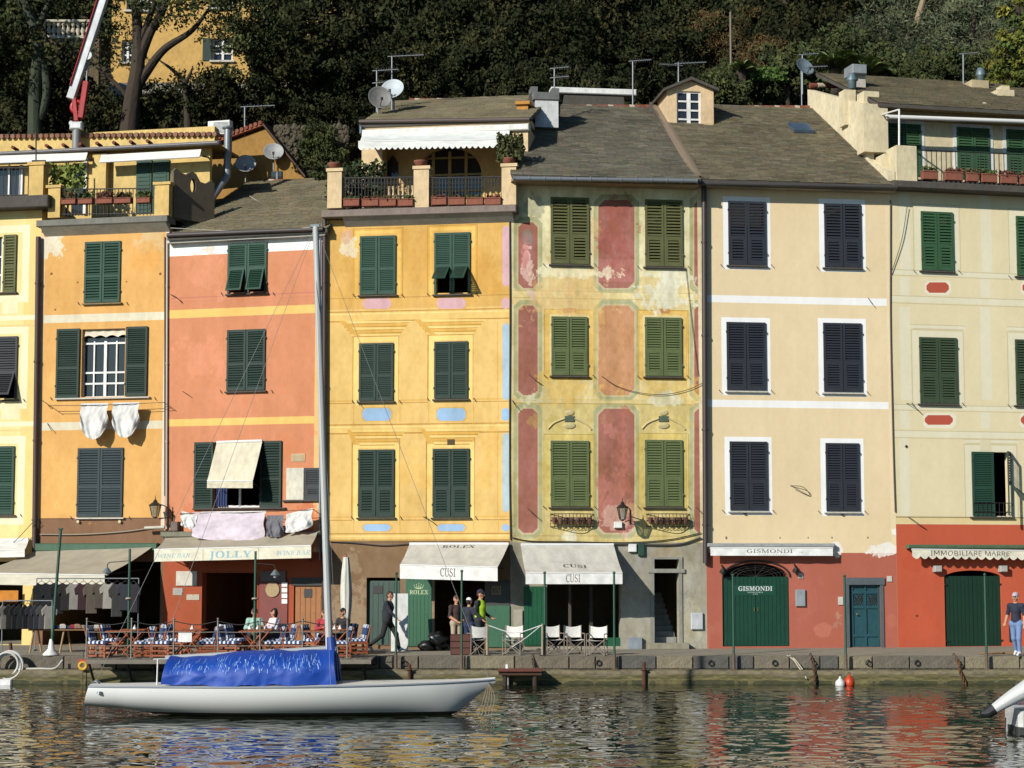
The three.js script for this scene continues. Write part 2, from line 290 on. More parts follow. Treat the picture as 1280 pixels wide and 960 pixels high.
    if (flap) { const f = part(leaf, 'flap', [...slats(st + 0.05, w - st - 0.05, -m0 + 0.05, -0.05), bx(st, st + 0.05, -m0, 0, 0.004, t - 0.004), bx(w - st - 0.05, w - st, -m0, 0, 0.004, t - 0.004), bx(st + 0.05, w - st - 0.05, -m0, -m0 + 0.05, 0.004, t - 0.004), bx(st + 0.05, w - st - 0.05, -0.05, 0, 0.004, t - 0.004)], mat); f.position.set(0, m0 - 0.01, 0.03); f.rotation.x = -flap; }
    return leaf;
  }
  cove(x0, x1, yTop, yBot, z, mat) {   // a sloping soffit from the wall out to the slab edge
    const xm = (x0 + x1) / 2, a = this.L(x0, yTop, z)[0], b = this.L(x1, yTop, z)[0], vb = this.L(xm, yBot, 0)[1], vt = this.L(xm, yTop, z)[1], s = new THREE.Shape(); s.moveTo(0.002, vb); s.lineTo(z, vt - 0.04); s.lineTo(z, vt + 0.02); s.lineTo(0.002, vt + 0.02); s.closePath();
    part(this.g, 'eaves_cove', new THREE.ExtrudeGeometry(s, { depth: b - a, bevelEnabled: false }).rotateY(-Math.PI / 2).translate(b, 0, 0), mat);
  }
  sill(x0, x1, y, mat = slateEdge, t = 0.05) { const a = this.L(x0 - 2, y)[0], b = this.L(x1 + 2, y)[0], v = this.L((x0 + x1) / 2, y)[1]; part(this.g, 'sill', cbx(a, b, v - t, v, -0.1, 0.11, 0.01), mat); }
  hooks(x0, x1, y) { for (const x of [x0 - 9, x1 + 7]) { const p = this.P(x, y, 0.02); part(this.g, 'shutter_hook', rod([p[0], p[1] + 0.04, 0], [p[0] + 0.07, p[1] - 0.06, 0.06], 0.014, 0.01, 5), iron); } }
  shutters(x0, y0, x1, y1, mat, o = {}) {   // closed pair of leaves in front of a reveal
    const r = this.R(x0, y0, x1, y1), w = (r[1] - r[0]) / 2, h = r[3] - r[2], z = 0.015;
    this.leaf(r[0], r[2], z, w - 0.006, h, mat, { ...o, open: o.ajarL ? -o.ajarL : 0 });
    this.leaf(r[1], r[2], z, w - 0.006, h, mat, { ...o, flip: true, open: o.ajarR || 0 });
    if (o.sill !== false) this.sill(x0, x1, y1 + 1, o.sillMat);
    if (o.hooks !== false) this.hooks(x0, x1, y1 + 1);
  }
  windowHole(x0, y0, x1, y1) { const r = this.hole(x0 + 1.5, y0 + 1.5, x1 - 1.5, y1 - 1); return r; }
  downpipe(px, y0, y1, mat, r = 0.06, z = 0.1, dx = 0) { const a = this.P(px, y0, z), b = this.P(px + dx, y1, z); part(this.g, 'downpipe', [rod(a, b, r, r, 10), ...[0.15, 0.4, 0.65, 0.9].map((t) => rod([a[0] + (b[0] - a[0]) * t, a[1] + (b[1] - a[1]) * t - 0.03, z], [a[0] + (b[0] - a[0]) * t, a[1] + (b[1] - a[1]) * t + 0.03, z], r * 1.25, r * 1.25, 10))], mat); }
  slates(parent, x0, x1, pyE, zE, pyR, zR, o = {}) {   // courses of thin slates from eave to ridge, edges given as wall-line pixels
    const u0 = this.L(x0, pyE, zE)[0], u1 = this.L(x1, pyE, zE)[0], vE = o.vE ?? this.L((x0 + x1) / 2, pyE, zE)[1], vR = o.vR ?? this.L((x0 + x1) / 2, pyR, zR)[1];
    const len = Math.hypot(vR - vE, zE - zR), rows = Math.round(len / 0.13), P = [], Cc = [], q = rng(77 + rows), dir = [(vR - vE) / len, (zR - zE) / len], up = [-dir[1], dir[0]];
    const tones = o.tones || [[0.15, 0.118, 0.068], [0.165, 0.13, 0.075], [0.13, 0.108, 0.066], [0.175, 0.142, 0.088], [0.14, 0.12, 0.08]];
    const push = (a, b, c, d, col) => { P.push(...a, ...b, ...c, ...a, ...c, ...d); for (let i = 0; i < 6; i++) Cc.push(...col); };
    for (let k = 0; k < rows; k++) {
      const s0 = k / rows * len, s1 = s0 + len / rows * 1.25; let u = u0 - q() * 0.2; const cl = o.clip;
      while (u < u1) {
        const w = 0.2 + q() * 0.2, a0 = Math.max(u0, u), a1 = Math.min(u1, u + w - 0.008), t = tones[(q() * tones.length) | 0], n = 1 + 0.2 * nz(u / 5, s0 / 5) + 0.12 * nz(u / 40, s0 / 1.1) + 0.16 * (q() - 0.5), col = t.map((c, i) => Math.max(0.01, c * n * (i === 1 && nz(u / 3 + 0.4, s0 / 3) > 0.3 ? 1.06 : 1)));
        u += w; if (a1 - a0 < 0.03) continue; if (cl && !cl((a0 + a1) / 2, s0 / len)) continue;
        const h0 = 0.042 + q() * 0.016, h1 = 0.012 + q() * 0.004, sj = s0 + (q() - 0.5) * 0.02, at = (uu, s, h) => [uu, vE + dir[0] * s + up[0] * h, zE + dir[1] * s + up[1] * h];
        const A = at(a0, sj, h0), B = at(a1, sj, h0), C = at(a1, s1, h1), D = at(a0, s1, h1); push(A, B, C, D, col);
        push(at(a0, sj, h0 - 0.03), at(a1, sj, h0 - 0.03), B, A, col); push(at(a1, sj, h0 - 0.03), at(a1, s1, 0), C, B, col);
      }
    }
    const g = new THREE.BufferGeometry(); g.setAttribute('position', new THREE.Float32BufferAttribute(P, 3)); g.setAttribute('color', new THREE.Float32BufferAttribute(Cc, 3)); g.computeVertexNormals();
    const deck = part(parent, 'roof', bxSlope(u0, u1, vE, zE, vR, zR, 0.12), slateEdge); const m = part(deck, 'slates', g, slateMat); m.userData.kind = 'stuff';
    deck.userData.frame = [u0, u1, vE, vR]; return deck;
  }
  ridge(deck, x0, x1, py, z, n) { const a = this.P(x0, py, z), b = this.P(x1, py, z); for (let i = 0; i < n; i++) { const t0 = i / n, t1 = (i + 0.93) / n, p = (t) => [a[0] + (b[0] - a[0]) * t, a[1] + (b[1] - a[1]) * t - 0.06, z]; const g = rod(p(t0), p(t1), 0.1, 0.09, 10); part(deck, 'ridge_tile', g, i % 4 === 1 ? ridgePale : i % 3 ? terracotta : ridgeDark); } }
}
const slateMat = new THREE.MeshPhysicalMaterial({ vertexColors: true, roughness: 0.9, side: THREE.DoubleSide });
const ridgePale = M('#cfc0aa', 0.95, { k: 0.7 }), ridgeDark = M('#8a4a36', 0.95, { k: 0.7 });
function bxSlope(u0, u1, vE, zE, vR, zR, t) {   // a sloping slab
  const s = new THREE.Shape(); s.moveTo(zE, vE - t); s.lineTo(zE, vE); s.lineTo(zR, vR); s.lineTo(zR, vR - t); s.closePath();
  const g = new THREE.ExtrudeGeometry(s, { depth: u1 - u0, bevelEnabled: false }); g.rotateY(-Math.PI / 2); return g.translate(u1, 0, 0);
}
// awning: cloth from the wall line to a front bar, hanging valance, two arms
function awning(H, o) {
  const z0 = o.z0 ?? 0.12, z1 = o.z1, TL = H.P(...o.tl, z0), TR = H.P(...o.tr, z0), FL = H.P(...o.fl, z1), FR = H.P(...o.fr, z1), vh = o.val / 2400 * (DIST - z1 - H.a[1]) , g = thing(o.name || 'awning', o.label, 'awning', [H.a[0], 0, H.a[1]], H.rot, o.group);
  const sg = o.sag ?? 0.06;
  part(g, 'cloth', quad(FL, FR, TR, TL, 24, 10, (u, v) => [0, -sg * Math.sin(Math.PI * v) * (0.7 + 0.3 * Math.cos(u * 9)) - 0.012 * Math.sin(u * 31 + v * 4) * Math.sin(Math.PI * v), 0]), o.clothMat || canvasCloth);
  const n = o.scallop || 0, bl = [FL[0], FL[1] - vh, FL[2]], br = [FR[0], FR[1] - vh, FR[2]];
  part(g, 'valance', quad(bl, br, FR, FL, n ? n * 8 : 30, 6, (u, v) => [0, n ? (1 - v) * vh * 0.3 * (1 - Math.abs(Math.sin(u * n * Math.PI))) : 0, 0.01 + 0.014 * Math.sin(u * 37) * (1 - v)]), o.valMat || o.clothMat || canvasCloth);
  part(g, 'front_bar', rod(FL, FR, 0.022), o.barMat || whitePaint);
  if (o.box) part(g, 'roller_box', H.C(o.box[0], o.box[1], o.box[2], o.box[3], 0.01, 0.22, 0.03), o.boxMat || whitePaint);
  else part(g, 'roller', rod(TL, TR, 0.05), o.barMat || whitePaint);
  if (o.arms !== false) for (const t of [0.06, 0.94]) { const f = [FL[0] + (FR[0] - FL[0]) * t, FL[1] + (FR[1] - FL[1]) * t - 0.02, z1 - 0.03], w = [TL[0] + (TR[0] - TL[0]) * t, Math.min(TL[1], TR[1]) - (o.drop ?? 0.75), z0 - 0.1]; part(g, 'arm', rod(w, f, 0.018), iron); }
  return g;
}
function railing(parent, name, a, b, h, n, mat, o = {}) {   // a = [x,y,z] foot of one end
  const l = [rod([a[0], a[1] + h, a[2]], [b[0], b[1] + h, b[2]], 0.022), rod([a[0], a[1] + 0.06, a[2]], [b[0], b[1] + 0.06, b[2]], 0.016)];
  for (let i = 0; i <= n; i++) { const t = i / n, x = a[0] + (b[0] - a[0]) * t, y = a[1] + (b[1] - a[1]) * t, z = a[2] + (b[2] - a[2]) * t; l.push(rod([x, y, z], [x, y + h, z], i % (o.every || 99) === 0 ? 0.022 : 0.015, undefined, 6)); if (o.scroll && i < n) for (const s of [0.72, 0.9]) { const g = new THREE.TorusGeometry(h * 0.07, 0.01, 5, 10); g.translate(x + (b[0] - a[0]) / n / 2, y + h * s, z); l.push(g); } }
  return part(parent, name, l, mat);
}
// ---------------------------------------------------------------- the seven houses
const hA = new House('pale_yellow_house', 'pale yellow house with a roof terrace beside the narrow orange house', nodes.ZA, nodes.AB, { x0: -140, x1: 47 });
const hB = new House('orange_house', 'narrow orange house with white bands and two white cloths drying', nodes.AB, nodes.BC, { x0: 47, x1: 208 });
const hC = new House('salmon_house', 'salmon pink house with yellow bands and a cream window awning', nodes.BC, nodes.CD, { x0: 208, x1: 407 });
const hD = new House('yellow_house', 'yellow house with painted mouldings, blue plates and a roof terrace', nodes.CD, nodes.DE, { x0: 407, x1: 638 });
const hE = new House('frescoed_house', 'weathered frescoed house with tall red panels and grass green shutters', nodes.DE, nodes.EF, { x0: 638, x1: 881 });
const hF = new House('cream_house', 'cream house with white window borders, navy shutters and faded red base', nodes.EF, nodes.FG, { x0: 881, x1: 1117 });
const hG = new House('ivory_house', 'ivory house with small red plates, green shutters and bright red base', nodes.FG, nodes.GZ, { x0: 1117, x1: 1420 });

// ---- A
{
  const H = hA; const w1 = [-34, 295, 4, 366], w2 = [-30, 421, 22, 499], w3 = [-34, 558, 18, 643];
  H.windowHole(...w1); H.windowHole(...w2); H.windowHole(...w3); H.hole(-110, 702, 28, 812);
  H.build(262, (k) => {
    k.rect(26, 262, 48, 812, '#e4c47c');
    for (const w of [w1, w2, w3]) { k.frame(w[0] - 10, w[1] - 8, w[2] + 8 + (w === w1 ? 20 : 0), w[3] + 8, 10, '#ecdcb4'); }
    k.band(396, 402, '#e9dcb6'); k.band(408, 410, '#d8bd7c'); k.band(528, 534, '#e9dcb6'); k.band(538, 540, '#d8bd7c');
    k.rect(2, 372, 22, 392, '#e8d6ac'); k.rect(2, 502, 24, 524, '#e8d6ac');
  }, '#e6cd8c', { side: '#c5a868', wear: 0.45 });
  H.leaf(H.L(4, 366)[0], H.L(4, 366)[1], 0.02, 0.46, H.L(4, 294)[1] - H.L(4, 366)[1], MS.olive, { pitch: 0.095 });
  const r1 = H.R(-34, 295, 4, 366); part(H.g, 'window', [bx(r1[0] + 0.05, r1[1] - 0.05, r1[2], r1[3], -0.2, -0.17)], darkGlass);
  part(H.g, 'window_frame', [bx(r1[1] - 0.12, r1[1] - 0.04, r1[2], r1[3], -0.16, -0.1), ...[0.3, 0.62].map((t) => bx(r1[0], r1[1] - 0.12, r1[2] + (r1[3] - r1[2]) * t, r1[2] + (r1[3] - r1[2]) * t + 0.05, -0.16, -0.11))], whitePaint);
  H.sill(-34, 20, 366); H.shutters(...w2, MS.grey, { flap: 0.5 }); H.shutters(...w3, MS.green);
  // terrace slab, pillar, rail, set-back storey
  part(H.g, 'cornice', H.C(-140, 247, 60, 262, -0.3, 0.55, 0.03), slateEdge); 
  part(H.g, 'terrace_pillar', [H.B(36, 204, 54, 248, -0.1, 0.3), H.B(34, 202, 56, 206, -0.14, 0.34)], M('#deba72', 0.93));
  const s = H.P(-140, 246, 0.3), e = H.P(35, 246, 0.3); railing(H.g, 'terrace_railing', s, e, 0.98, 34, iron);
  part(H.g, 'penthouse_wall', H.B(-140, 194, 60, 250, -2.6, -2.4), M('#e2c27a', 0.93)); part(H.g, 'terrace_floor', H.B(-140, 246, 47, 247.5, -6.5, -0.32), slateEdge);
  part(H.g, 'window', H.B(-2, 208, 24, 248, -2.39, -2.37), darkGlass); part(H.g, 'window_frame', [H.B(24, 206, 28, 248, -2.38, -2.33), H.B(10, 206, 12, 248, -2.36, -2.33)], whitePaint);
}
// ---- B
{
  const H = hB, w1 = [106, 302, 151, 378], w2 = [101, 410, 157, 497], w3 = [97, 560, 154, 646];
  H.windowHole(...w1); H.hole(102, 411, 156, 496); H.windowHole(...w3); H.hole(54, 702, 200, 812);
  H.build(288, (k) => {
    k.blot(64, 306, 20, 18, '#d6d0bc', 0.95, 0.9); k.blot(187, 306, 24, 17, '#cdb48a', 0.75, 0.9); k.blot(180, 318, 30, 16, '#d99a4a', 0.6, 1); k.blot(70, 292, 15, 8, '#d2cab2', 0.9);
    k.band(392, 402, '#d6cbb0'); k.band(527, 537, '#d3c8ae'); k.band(648, 690, '#7c5a40'); k.band(690, 812, '#7c5a40'); k.rect(204, 288, 209, 660, '#dcc9b0'); k.rect(48, 288, 53, 660, '#dcb48a');
    k.hline(648, 50, 206, 1.2, '#5c4030'); for (const [x, y] of [[64, 342], [97, 353], [158, 352], [200, 342], [69, 387]]) k.blot(x, y, 1.6, 1.6, '#5c3a20', 0.9);
    k.blot(120, 470, 60, 14, '#e2ad62', 0.35, 1); k.blot(90, 610, 40, 30, '#e6b15e', 0.3, 1);
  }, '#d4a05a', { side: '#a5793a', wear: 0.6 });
  H.shutters(...w1, MS.green, { pitch: 0.095, sillMat: M('#8a7a58', 0.9) }); H.shutters(...w3, MS.teal, { sillMat: marble });
  // open french window with folded-back shutters
  const r = H.R(...w2), h = r[3] - r[2]; H.leaf(r[0] - 0.86, r[2], 0.03, 0.83, h, MS.deep, { pitch: 0.07 }); H.leaf(r[1] + 0.02, r[2] + 0.03, 0.03, 0.76, h - 0.02, MS.deep, { pitch: 0.07 });
  part(H.g, 'window', bx(r[0], r[1], r[2], r[3] - 0.3, -0.24, -0.22), darkGlass);
  const fw = []; const W = r[1] - r[0]; for (const t of [0, 0.235, 0.47, 0.735, 0.965]) fw.push(bx(r[0] + W * t, r[0] + W * t + (t === 0.47 ? 0.1 : 0.05), r[2], r[3] - 0.42, -0.215, -0.16)); for (const t of [0, 0.2, 0.36, 0.79]) fw.push(bx(r[0], r[1], r[2] + h * t * 0.98, r[2] + h * t * 0.98 + 0.06, -0.212, -0.165));
  part(H.g, 'window_frame', fw, whitePaint); part(H.g, 'blind', quad([r[0], r[3] - 0.3, -0.1], [r[1], r[3] - 0.3, -0.1], [r[1], r[3], -0.14], [r[0], r[3], -0.14], 48, 4, (u, v) => [0, (1 - v) * 0.07 * Math.abs(Math.sin(u * 12)), 0.01 * Math.sin(u * 30)]), M('#e8dcc4', 0.95));
  H.sill(72, 186, 497, marble); H.hooks(72, 186, 498);
  part(H.g, 'cornice', H.C(45, 272, 209, 280, -0.3, 0.42, 0.02), M('#7f7c72', 0.9)); H.cove(50, 207, 279, 293, 0.38, M('#c4bfae', 0.95)); part(H.g, 'terrace_floor', H.B(48, 272, 209, 273.5, -6.5, -0.32), slateEdge);
  part(H.g, 'terrace_pillar', [H.B(60, 234, 75, 272, -0.1, 0.26), H.B(57, 231, 76, 234.5, -0.13, 0.3)], M('#deba72', 0.93)); part(H.g, 'terrace_pillar', [H.B(193, 230, 211, 271, -0.1, 0.26), H.B(191, 227, 213, 230.5, -0.13, 0.3)], M('#deba72', 0.93));
  const s = H.P(76, 270, 0.18), e = H.P(193, 269, 0.18); railing(H.g, 'terrace_railing', s, e, 0.9, 26, iron);
  // set-back storey: wall, pilaster, door, rail of roof tiles
  const yl = M('#e2c27a', 0.93); const wl = part(H.g, 'penthouse_wall', [H.B(48, 187, 262, 276, -2.6, -2.4), H.B(115, 192, 132, 276, -2.39, -2.1)], yl);
  part(H.g, 'door', [H.B(170, 200, 189, 266, -2.39, -2.33), H.B(191, 200, 211, 266, -2.39, -2.33), ...[0, 1].flatMap((s) => Array.from({ length: 12 }, (_, i) => H.B(172 + s * 21, 203 + i * 5, 187 + s * 21, 206.4 + i * 5, -2.33, -2.31)))], MS.green);
  part(H.g, 'window', H.B(90, 204, 104, 268, -2.39, -2.36), darkGlass); part(H.g, 'window_frame', H.B(104, 202, 108, 268, -2.39, -2.32), whitePaint);
  part(H.g, 'parapet', H.B(-130, 168, 268, 189, -4.4, -4.0), yl); part(H.g, 'penthouse_gutter', H.C(-130, 185.5, 273, 190, -2.2, -1.85, 0.05), M('#8c8788', 0.55, { k: 0.7 })); part(H.g, 'penthouse_soffit', H.B(-130, 188, 270, 191, -4.2, -2.0), M('#96783c', 0.95));
  { const tm = [M('#9a6a52', 0.95, { k: 0.7 }), M('#86604e', 0.95, { k: 0.7 }), M('#a67c66', 0.95, { k: 0.7 })]; for (let i = 0; i < 58; i++) { const x = -130 + i * 7, p = H.P(x, 169.5 - Math.max(0, x) * 0.012 + (x < 0 ? -x * 0.02 : 0), -3.95); part(H.g, 'coping_tile', rod([p[0], p[1] - 0.05, -3.86], [p[0], p[1] + 0.1, -4.7], 0.085, 0.085, 8), tm[(i * 7 + (i >> 2)) % 3]); } }
  for (let i = 0; i < 9; i++) { const p = H.P(18 + i * 21, 186 - i * 1.0, -1.95); part(H.g, 'tile_end', rod([p[0], p[1], -2.2], [p[0], p[1] + 0.03, -1.8], 0.06, 0.06, 8), ridgeDark); }
  // curved screen wall at the end of the terrace, seen edge-on from its shaded side
  const sc = new THREE.Shape(); const q = (x, y) => H.P(x, y, -0.1); const pts = [[213, 272], [213, 214], [217, 210], [222, 214], [230, 216], [238, 210], [244, 212], [250, 221], [258, 222], [266, 216], [270, 220], [270, 272]].map((p) => q(...p)); pts.forEach((p, i) => i ? sc.lineTo(p[0], p[1]) : sc.moveTo(p[0], p[1])); const hp = new THREE.Path(), c = q(240, 228); hp.absellipse(c[0], c[1], 0.11, 0.24, 0, Math.PI * 2); sc.holes = [hp];
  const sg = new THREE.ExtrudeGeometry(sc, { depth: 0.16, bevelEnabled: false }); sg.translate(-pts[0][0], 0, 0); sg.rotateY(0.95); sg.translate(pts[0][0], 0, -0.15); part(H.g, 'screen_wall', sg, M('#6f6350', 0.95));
  H.downpipe(48, 296, 690, M('#4c3530', 0.6), 0.085, 0.12, -5);
}
// ---- C
{
  const H = hC, w1 = [285, 304, 334, 366], w2 = [284, 412, 332, 488], w3 = [268, 552, 325, 635];
  H.windowHole(...w1); H.windowHole(...w2); H.hole(...w3); H.hole(358, 585, 402, 625); H.hole(252, 716, 321, 812); H.hole(367, 722, 403, 812);
  H.build(292, (k) => {
    k.band(292, 316, '#e9e6df'); k.band(384, 394.5, '#e2b868'); k.band(522, 531, '#e3b766'); k.band(690, 812, '#9c4a2a'); k.rect(322, 722, 361, 812, '#7d2f20');
    k.hline(369, 214, 400, 1.5, '#b8705a'); k.hline(374, 214, 400, 1.2, '#c17a5c'); k.hline(487, 240, 400, 1, '#c8805f'); k.rect(393, 316, 400, 690, '#e2b070'); k.rect(399, 288, 408, 690, '#c9b1b0'); k.rect(400, 370, 408, 500, '#a3b3c0');
    k.blot(270, 640, 40, 12, '#c2603c', 0.35, 1); k.blot(390, 660, 20, 30, '#b85a34', 0.5, 1); k.blot(262, 340, 24, 30, '#dd9673', 0.4, 1); k.blot(260, 450, 40, 25, '#dd9472', 0.35, 1); k.blot(365, 560, 26, 20, '#d07a52', 0.4, 1); k.blot(310, 596, 60, 20, '#d27c55', 0.3, 1);
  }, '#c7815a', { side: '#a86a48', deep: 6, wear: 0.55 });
  H.shutters(...w1, MS.green, { flap: 0.38, mid: 0.5, pitch: 0.07 }); H.shutters(...w2, MS.dark, { pitch: 0.075 });
  const r = H.R(...w3), h = r[3] - r[2]; H.leaf(r[0] - 0.7, r[2], 0.03, 0.68, h, MS.deep); H.leaf(r[1] + 0.02, r[2], 0.03, 0.74, h, MS.deep); H.sill(244, 356, 635);
  part(H.g, 'window_frame', [bx(r[0], r[1], r[2] + 0.02, r[2] + 0.09, -0.2, -0.15), bx(r[0], r[0] + 0.06, r[2], r[3], -0.2, -0.15), bx((r[0] + r[1]) / 2, (r[0] + r[1]) / 2 + 0.07, r[2], r[3], -0.2, -0.15)], whitePaint);
  part(H.g, 'curtain', quad([r[0] + 0.02, r[2] + 0.05, -0.1], [r[0] + 0.42, r[2] + 0.05, -0.1], [r[0] + 0.42, r[3], -0.1], [r[0] + 0.02, r[3], -0.1], 30, 2, (u) => [0, 0, 0.03 * Math.sin(u * 28)]), M('#3c4a78', 0.9));
  const r4 = H.R(358, 585, 380, 625); part(H.g, 'shutter_board', cbx(r4[0], r4[1], r4[2], r4[3], -0.05, 0.03, 0.01), M('#ddd6c2', 0.8)); const r5 = H.R(381, 585, 403, 625); H.leaf(r5[0], r5[2], 0.015, r5[1] - r5[0], r5[3] - r5[2], MS.grey, { inset: true, pitch: 0.06 }); H.sill(356, 403, 625);
  part(H.g, 'vent_grille', [H.B(364, 567, 381, 577, 0.004, 0.02), ...[0, 1, 2].map((i) => H.B(366, 569 + i * 2.6, 379, 570 + i * 2.6, 0.02, 0.035))], M('#c9b088', 0.8));
  // roof
  const deck = H.slates(H.g, 209, 409, 291, 0.35, 228, -6.0); H.ridge(deck, 330, 425, 225, -6.0, 14);
  part(H.g, 'gutter', [rod(H.P(209, 294, 0.4), H.P(404, 286, 0.4), 0.07, 0.07, 10)], M('#4b4240', 0.6));
  part(H.g, 'eaves', H.B(209, 292, 406, 299, 0.002, 0.25), M('#d8d4ca', 0.95));
  // door and shopfront fittings
  part(H.g, 'door', [H.B(369, 733, 402, 812, -0.12, -0.06), ...[0, 1, 2, 3, 4].map((i) => H.B(369.5 + i * 6.5, 734, 375 + i * 6.5, 812, -0.06, -0.045))], M('#a8682a', 0.6, { k: 0.75 }), 'orange boarded wooden door');
  part(H.g, 'door_grille', [H.B(380, 736, 390, 747, -0.044, -0.03)], iron); part(H.g, 'door_lintel', H.B(364, 722, 405, 732, -0.2, 0.02), iron);
  part(H.g, 'shop_panel', H.B(324, 728, 359, 812, 0.004, 0.04), M('#7a2c1e', 0.6)); part(H.g, 'fascia_sign', H.B(326, 714, 357, 727, 0.004, 0.05), M('#3a2620', 0.5));
  const pc = H.P(341, 737, 0.045); part(H.g, 'round_sign', new THREE.CylinderGeometry(0.235, 0.235, 0.04, 28).rotateX(Math.PI / 2).translate(pc[0], pc[1], 0.065), M('#b39a72', 0.8));
  for (let i = 0; i < 4; i++) part(H.g, 'notice_card', H.B(352, 728 + i * 7, 359, 733.5 + i * 7, 0.042, 0.05), whitePaint);
  part(H.g, 'notice_board', [H.B(220, 714, 246, 732, 0.004, 0.05)], M('#d8cfc0', 0.7)); part(H.g, 'notice_card', H.B(216, 735, 228, 744, 0.004, 0.02), M('#a8a49c', 0.7)); part(H.g, 'notice_card', H.B(233, 743, 249, 750, 0.004, 0.02), M('#c0b4a0', 0.7));
  H.downpipe(209, 300, 690, M('#cfc2b2', 0.7), 0.035, 0.06, -1);
}
// ---- D
{
  const H = hD, tops = [[450, 295, 495, 368], [543, 291, 588, 367]], mids = [[449, 429, 492, 501], [543, 427, 585, 498]], lows = [[448, 562, 493, 646], [541, 561, 587, 646]];
  for (const w of [...tops, ...mids, ...lows]) H.windowHole(...w); H.hole(458, 722, 500, 806); H.hole(541, 724, 606, 808);
  H.build(272, (k) => {
    k.band(272, 385, '#cfa256');
    k.blot(530, 320, 40, 30, '#cf9640', 0.4, 1); k.blot(600, 340, 22, 30, '#cc9038', 0.45, 1); k.blot(438, 350, 20, 40, '#d09a44', 0.4, 1); k.blot(438, 308, 10, 14, '#d8cdb4', 0.9, 1); k.blot(433, 293, 8, 8, '#c99a80', 0.7, 1);
    const lo = '#ae8038', hi = '#edcf86', mid = '#cfa04a', line = (y, w, c) => k.hline(y, 409, 637, w, c);
    for (const y of [[366, 371], [500, 503], [646, 650]]) { line(y[0], 1.4, mid); line(y[1], 1, lo); }
    for (const y of [[388, 400], [530, 541], [667, 675]]) { k.band(y[0], y[1], '#dcb66a'); line(y[0], 1.4, lo); line(y[0] + 3, 1, hi); line(y[1], 1.6, lo); }
    for (const w of tops) { k.frame(w[0] - 7, w[1] - 8, w[2] + 7, w[3] + 2, 2, mid); k.frame(w[0] - 4, w[1] - 5, w[2] + 4, w[3] + 2, 4, '#e2b55e'); k.frame(w[0] - 8.5, w[1] - 9.5, w[2] + 8.5, w[3] + 2, 1, lo); }
    for (const w of [...mids, ...lows]) {
      k.frame(w[0] - 8, w[1] - 12, w[2] + 6, w[3] + 2, 1.4, lo); k.frame(w[0] - 4, w[1] - 5, w[2] + 3, w[3] + 2, 6, '#e8c676');
      const y0 = w[1] - (w[1] < 500 ? 28 : 25); for (let i = 0; i < 5; i++) { const y = y0 + i * 4, x0 = w[0] - (w[1] < 500 ? 24 : 14) + i * 3.4, x1 = w[2] + (w[1] < 500 ? 22 : 16) - i * 3.4; k.poly([[x0, y], [x1, y], [x1 - 3, y + 4], [x0 + 3, y + 4]], i % 2 ? '#d2a24c' : '#e6c274'); k.hline(y + 3.4, x0 + 2, x1 - 2, 1, lo); } k.poly([[w[0] - (w[1] < 500 ? 26 : 15), y0], [w[0] - (w[1] < 500 ? 18 : 10), y0], [w[0] + 2, y0 + 19], [w[0] - 6, y0 + 19]], mid);
    }
    const plate = (y0, y1, c) => { for (const x of [453, 546]) { k.plate(x - 1, y0 - 1, x + 38, y1 + 1, 4, mid); k.plate(x, y0, x + 36, y1, 4, c); } k.plate(627, y0, 637, y1, 3, c); };
    plate(372, 386, '#cda2a4'); plate(510, 526, '#93b0cc'); plate(655, 664, '#98b2cc');
    for (const [y0, y1, c] of [[282, 358, '#cda4a8'], [404, 500, '#9fb3be'], [541, 640, '#a9b8ba']]) k.plate(628, y0, 637, y1, 3, c);
    for (const x of [442, 500, 536, 592, 623]) for (const [y0, y1] of [[369, 389], [503, 530], [649, 667]]) k.line(x, y0, x, y1, 1, mid);
    for (const y of [[402, 500], [541, 646], [276, 366]]) { k.line(622, y[0], 622, y[1], 1.2, mid); k.line(441, y[0] + 20, 441, y[1], 1, mid); }
    k.band(677, 812, '#7d6144'); k.hline(677, 408, 638, 1.5, '#5a4a38'); k.blot(560, 690, 80, 8, '#8a6c4e', 0.4, 1); k.blot(440, 760, 20, 60, '#a08c70', 0.6, 1);
    k.blot(520, 590, 20, 20, '#e0b055', 0.4, 1); k.blot(610, 570, 12, 40, '#d8a850', 0.4, 1);
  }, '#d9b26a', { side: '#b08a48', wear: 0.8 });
  H.shutters(...tops[0], MS.green, { pitch: 0.06, tilt: 0.5 }); H.shutters(...tops[1], MS.green, { pitch: 0.06, tilt: 0.5, flap: 1.0, mid: 0.45 }); for (const w of mids) H.shutters(...w, MS.dark, { pitch: 0.06, tilt: 0.5 }); for (const w of lows) H.shutters(...w, MS.dark, { pitch: 0.08, inset: true });
  part(H.g, 'cornice', H.C(402, 259, 645, 268, -0.3, 0.44, 0.02), M('#8a7a70', 0.9)); H.cove(428, 640, 266, 281, 0.4, M('#b4b2a8', 0.95)); part(H.g, 'terrace_floor', H.B(409, 258, 640, 259.5, -6, -0.32), slateEdge);
  H.downpipe(406, 275, 800, M('#3d302c', 0.5), 0.07, 0.12, -1); H.downpipe(400, 300, 700, zinc, 0.035, 0.08, 0);
  // shop front
  part(H.g, 'door', [H.B(459, 726, 500, 806, -0.2, -0.15), ...[0, 1, 2, 3, 4, 5].map((i) => H.B(460 + i * 6.6, 728, 466 + i * 6.6, 806, -0.15, -0.137))], M('#38584a', 0.55, { k: 0.6 }), 'grey green boarded door'); part(H.g, 'door_plaque', H.B(466, 732, 478, 742, -0.136, -0.12), iron);
  const gdoor = M('#1f6b45', 0.5, { k: 0.6 });
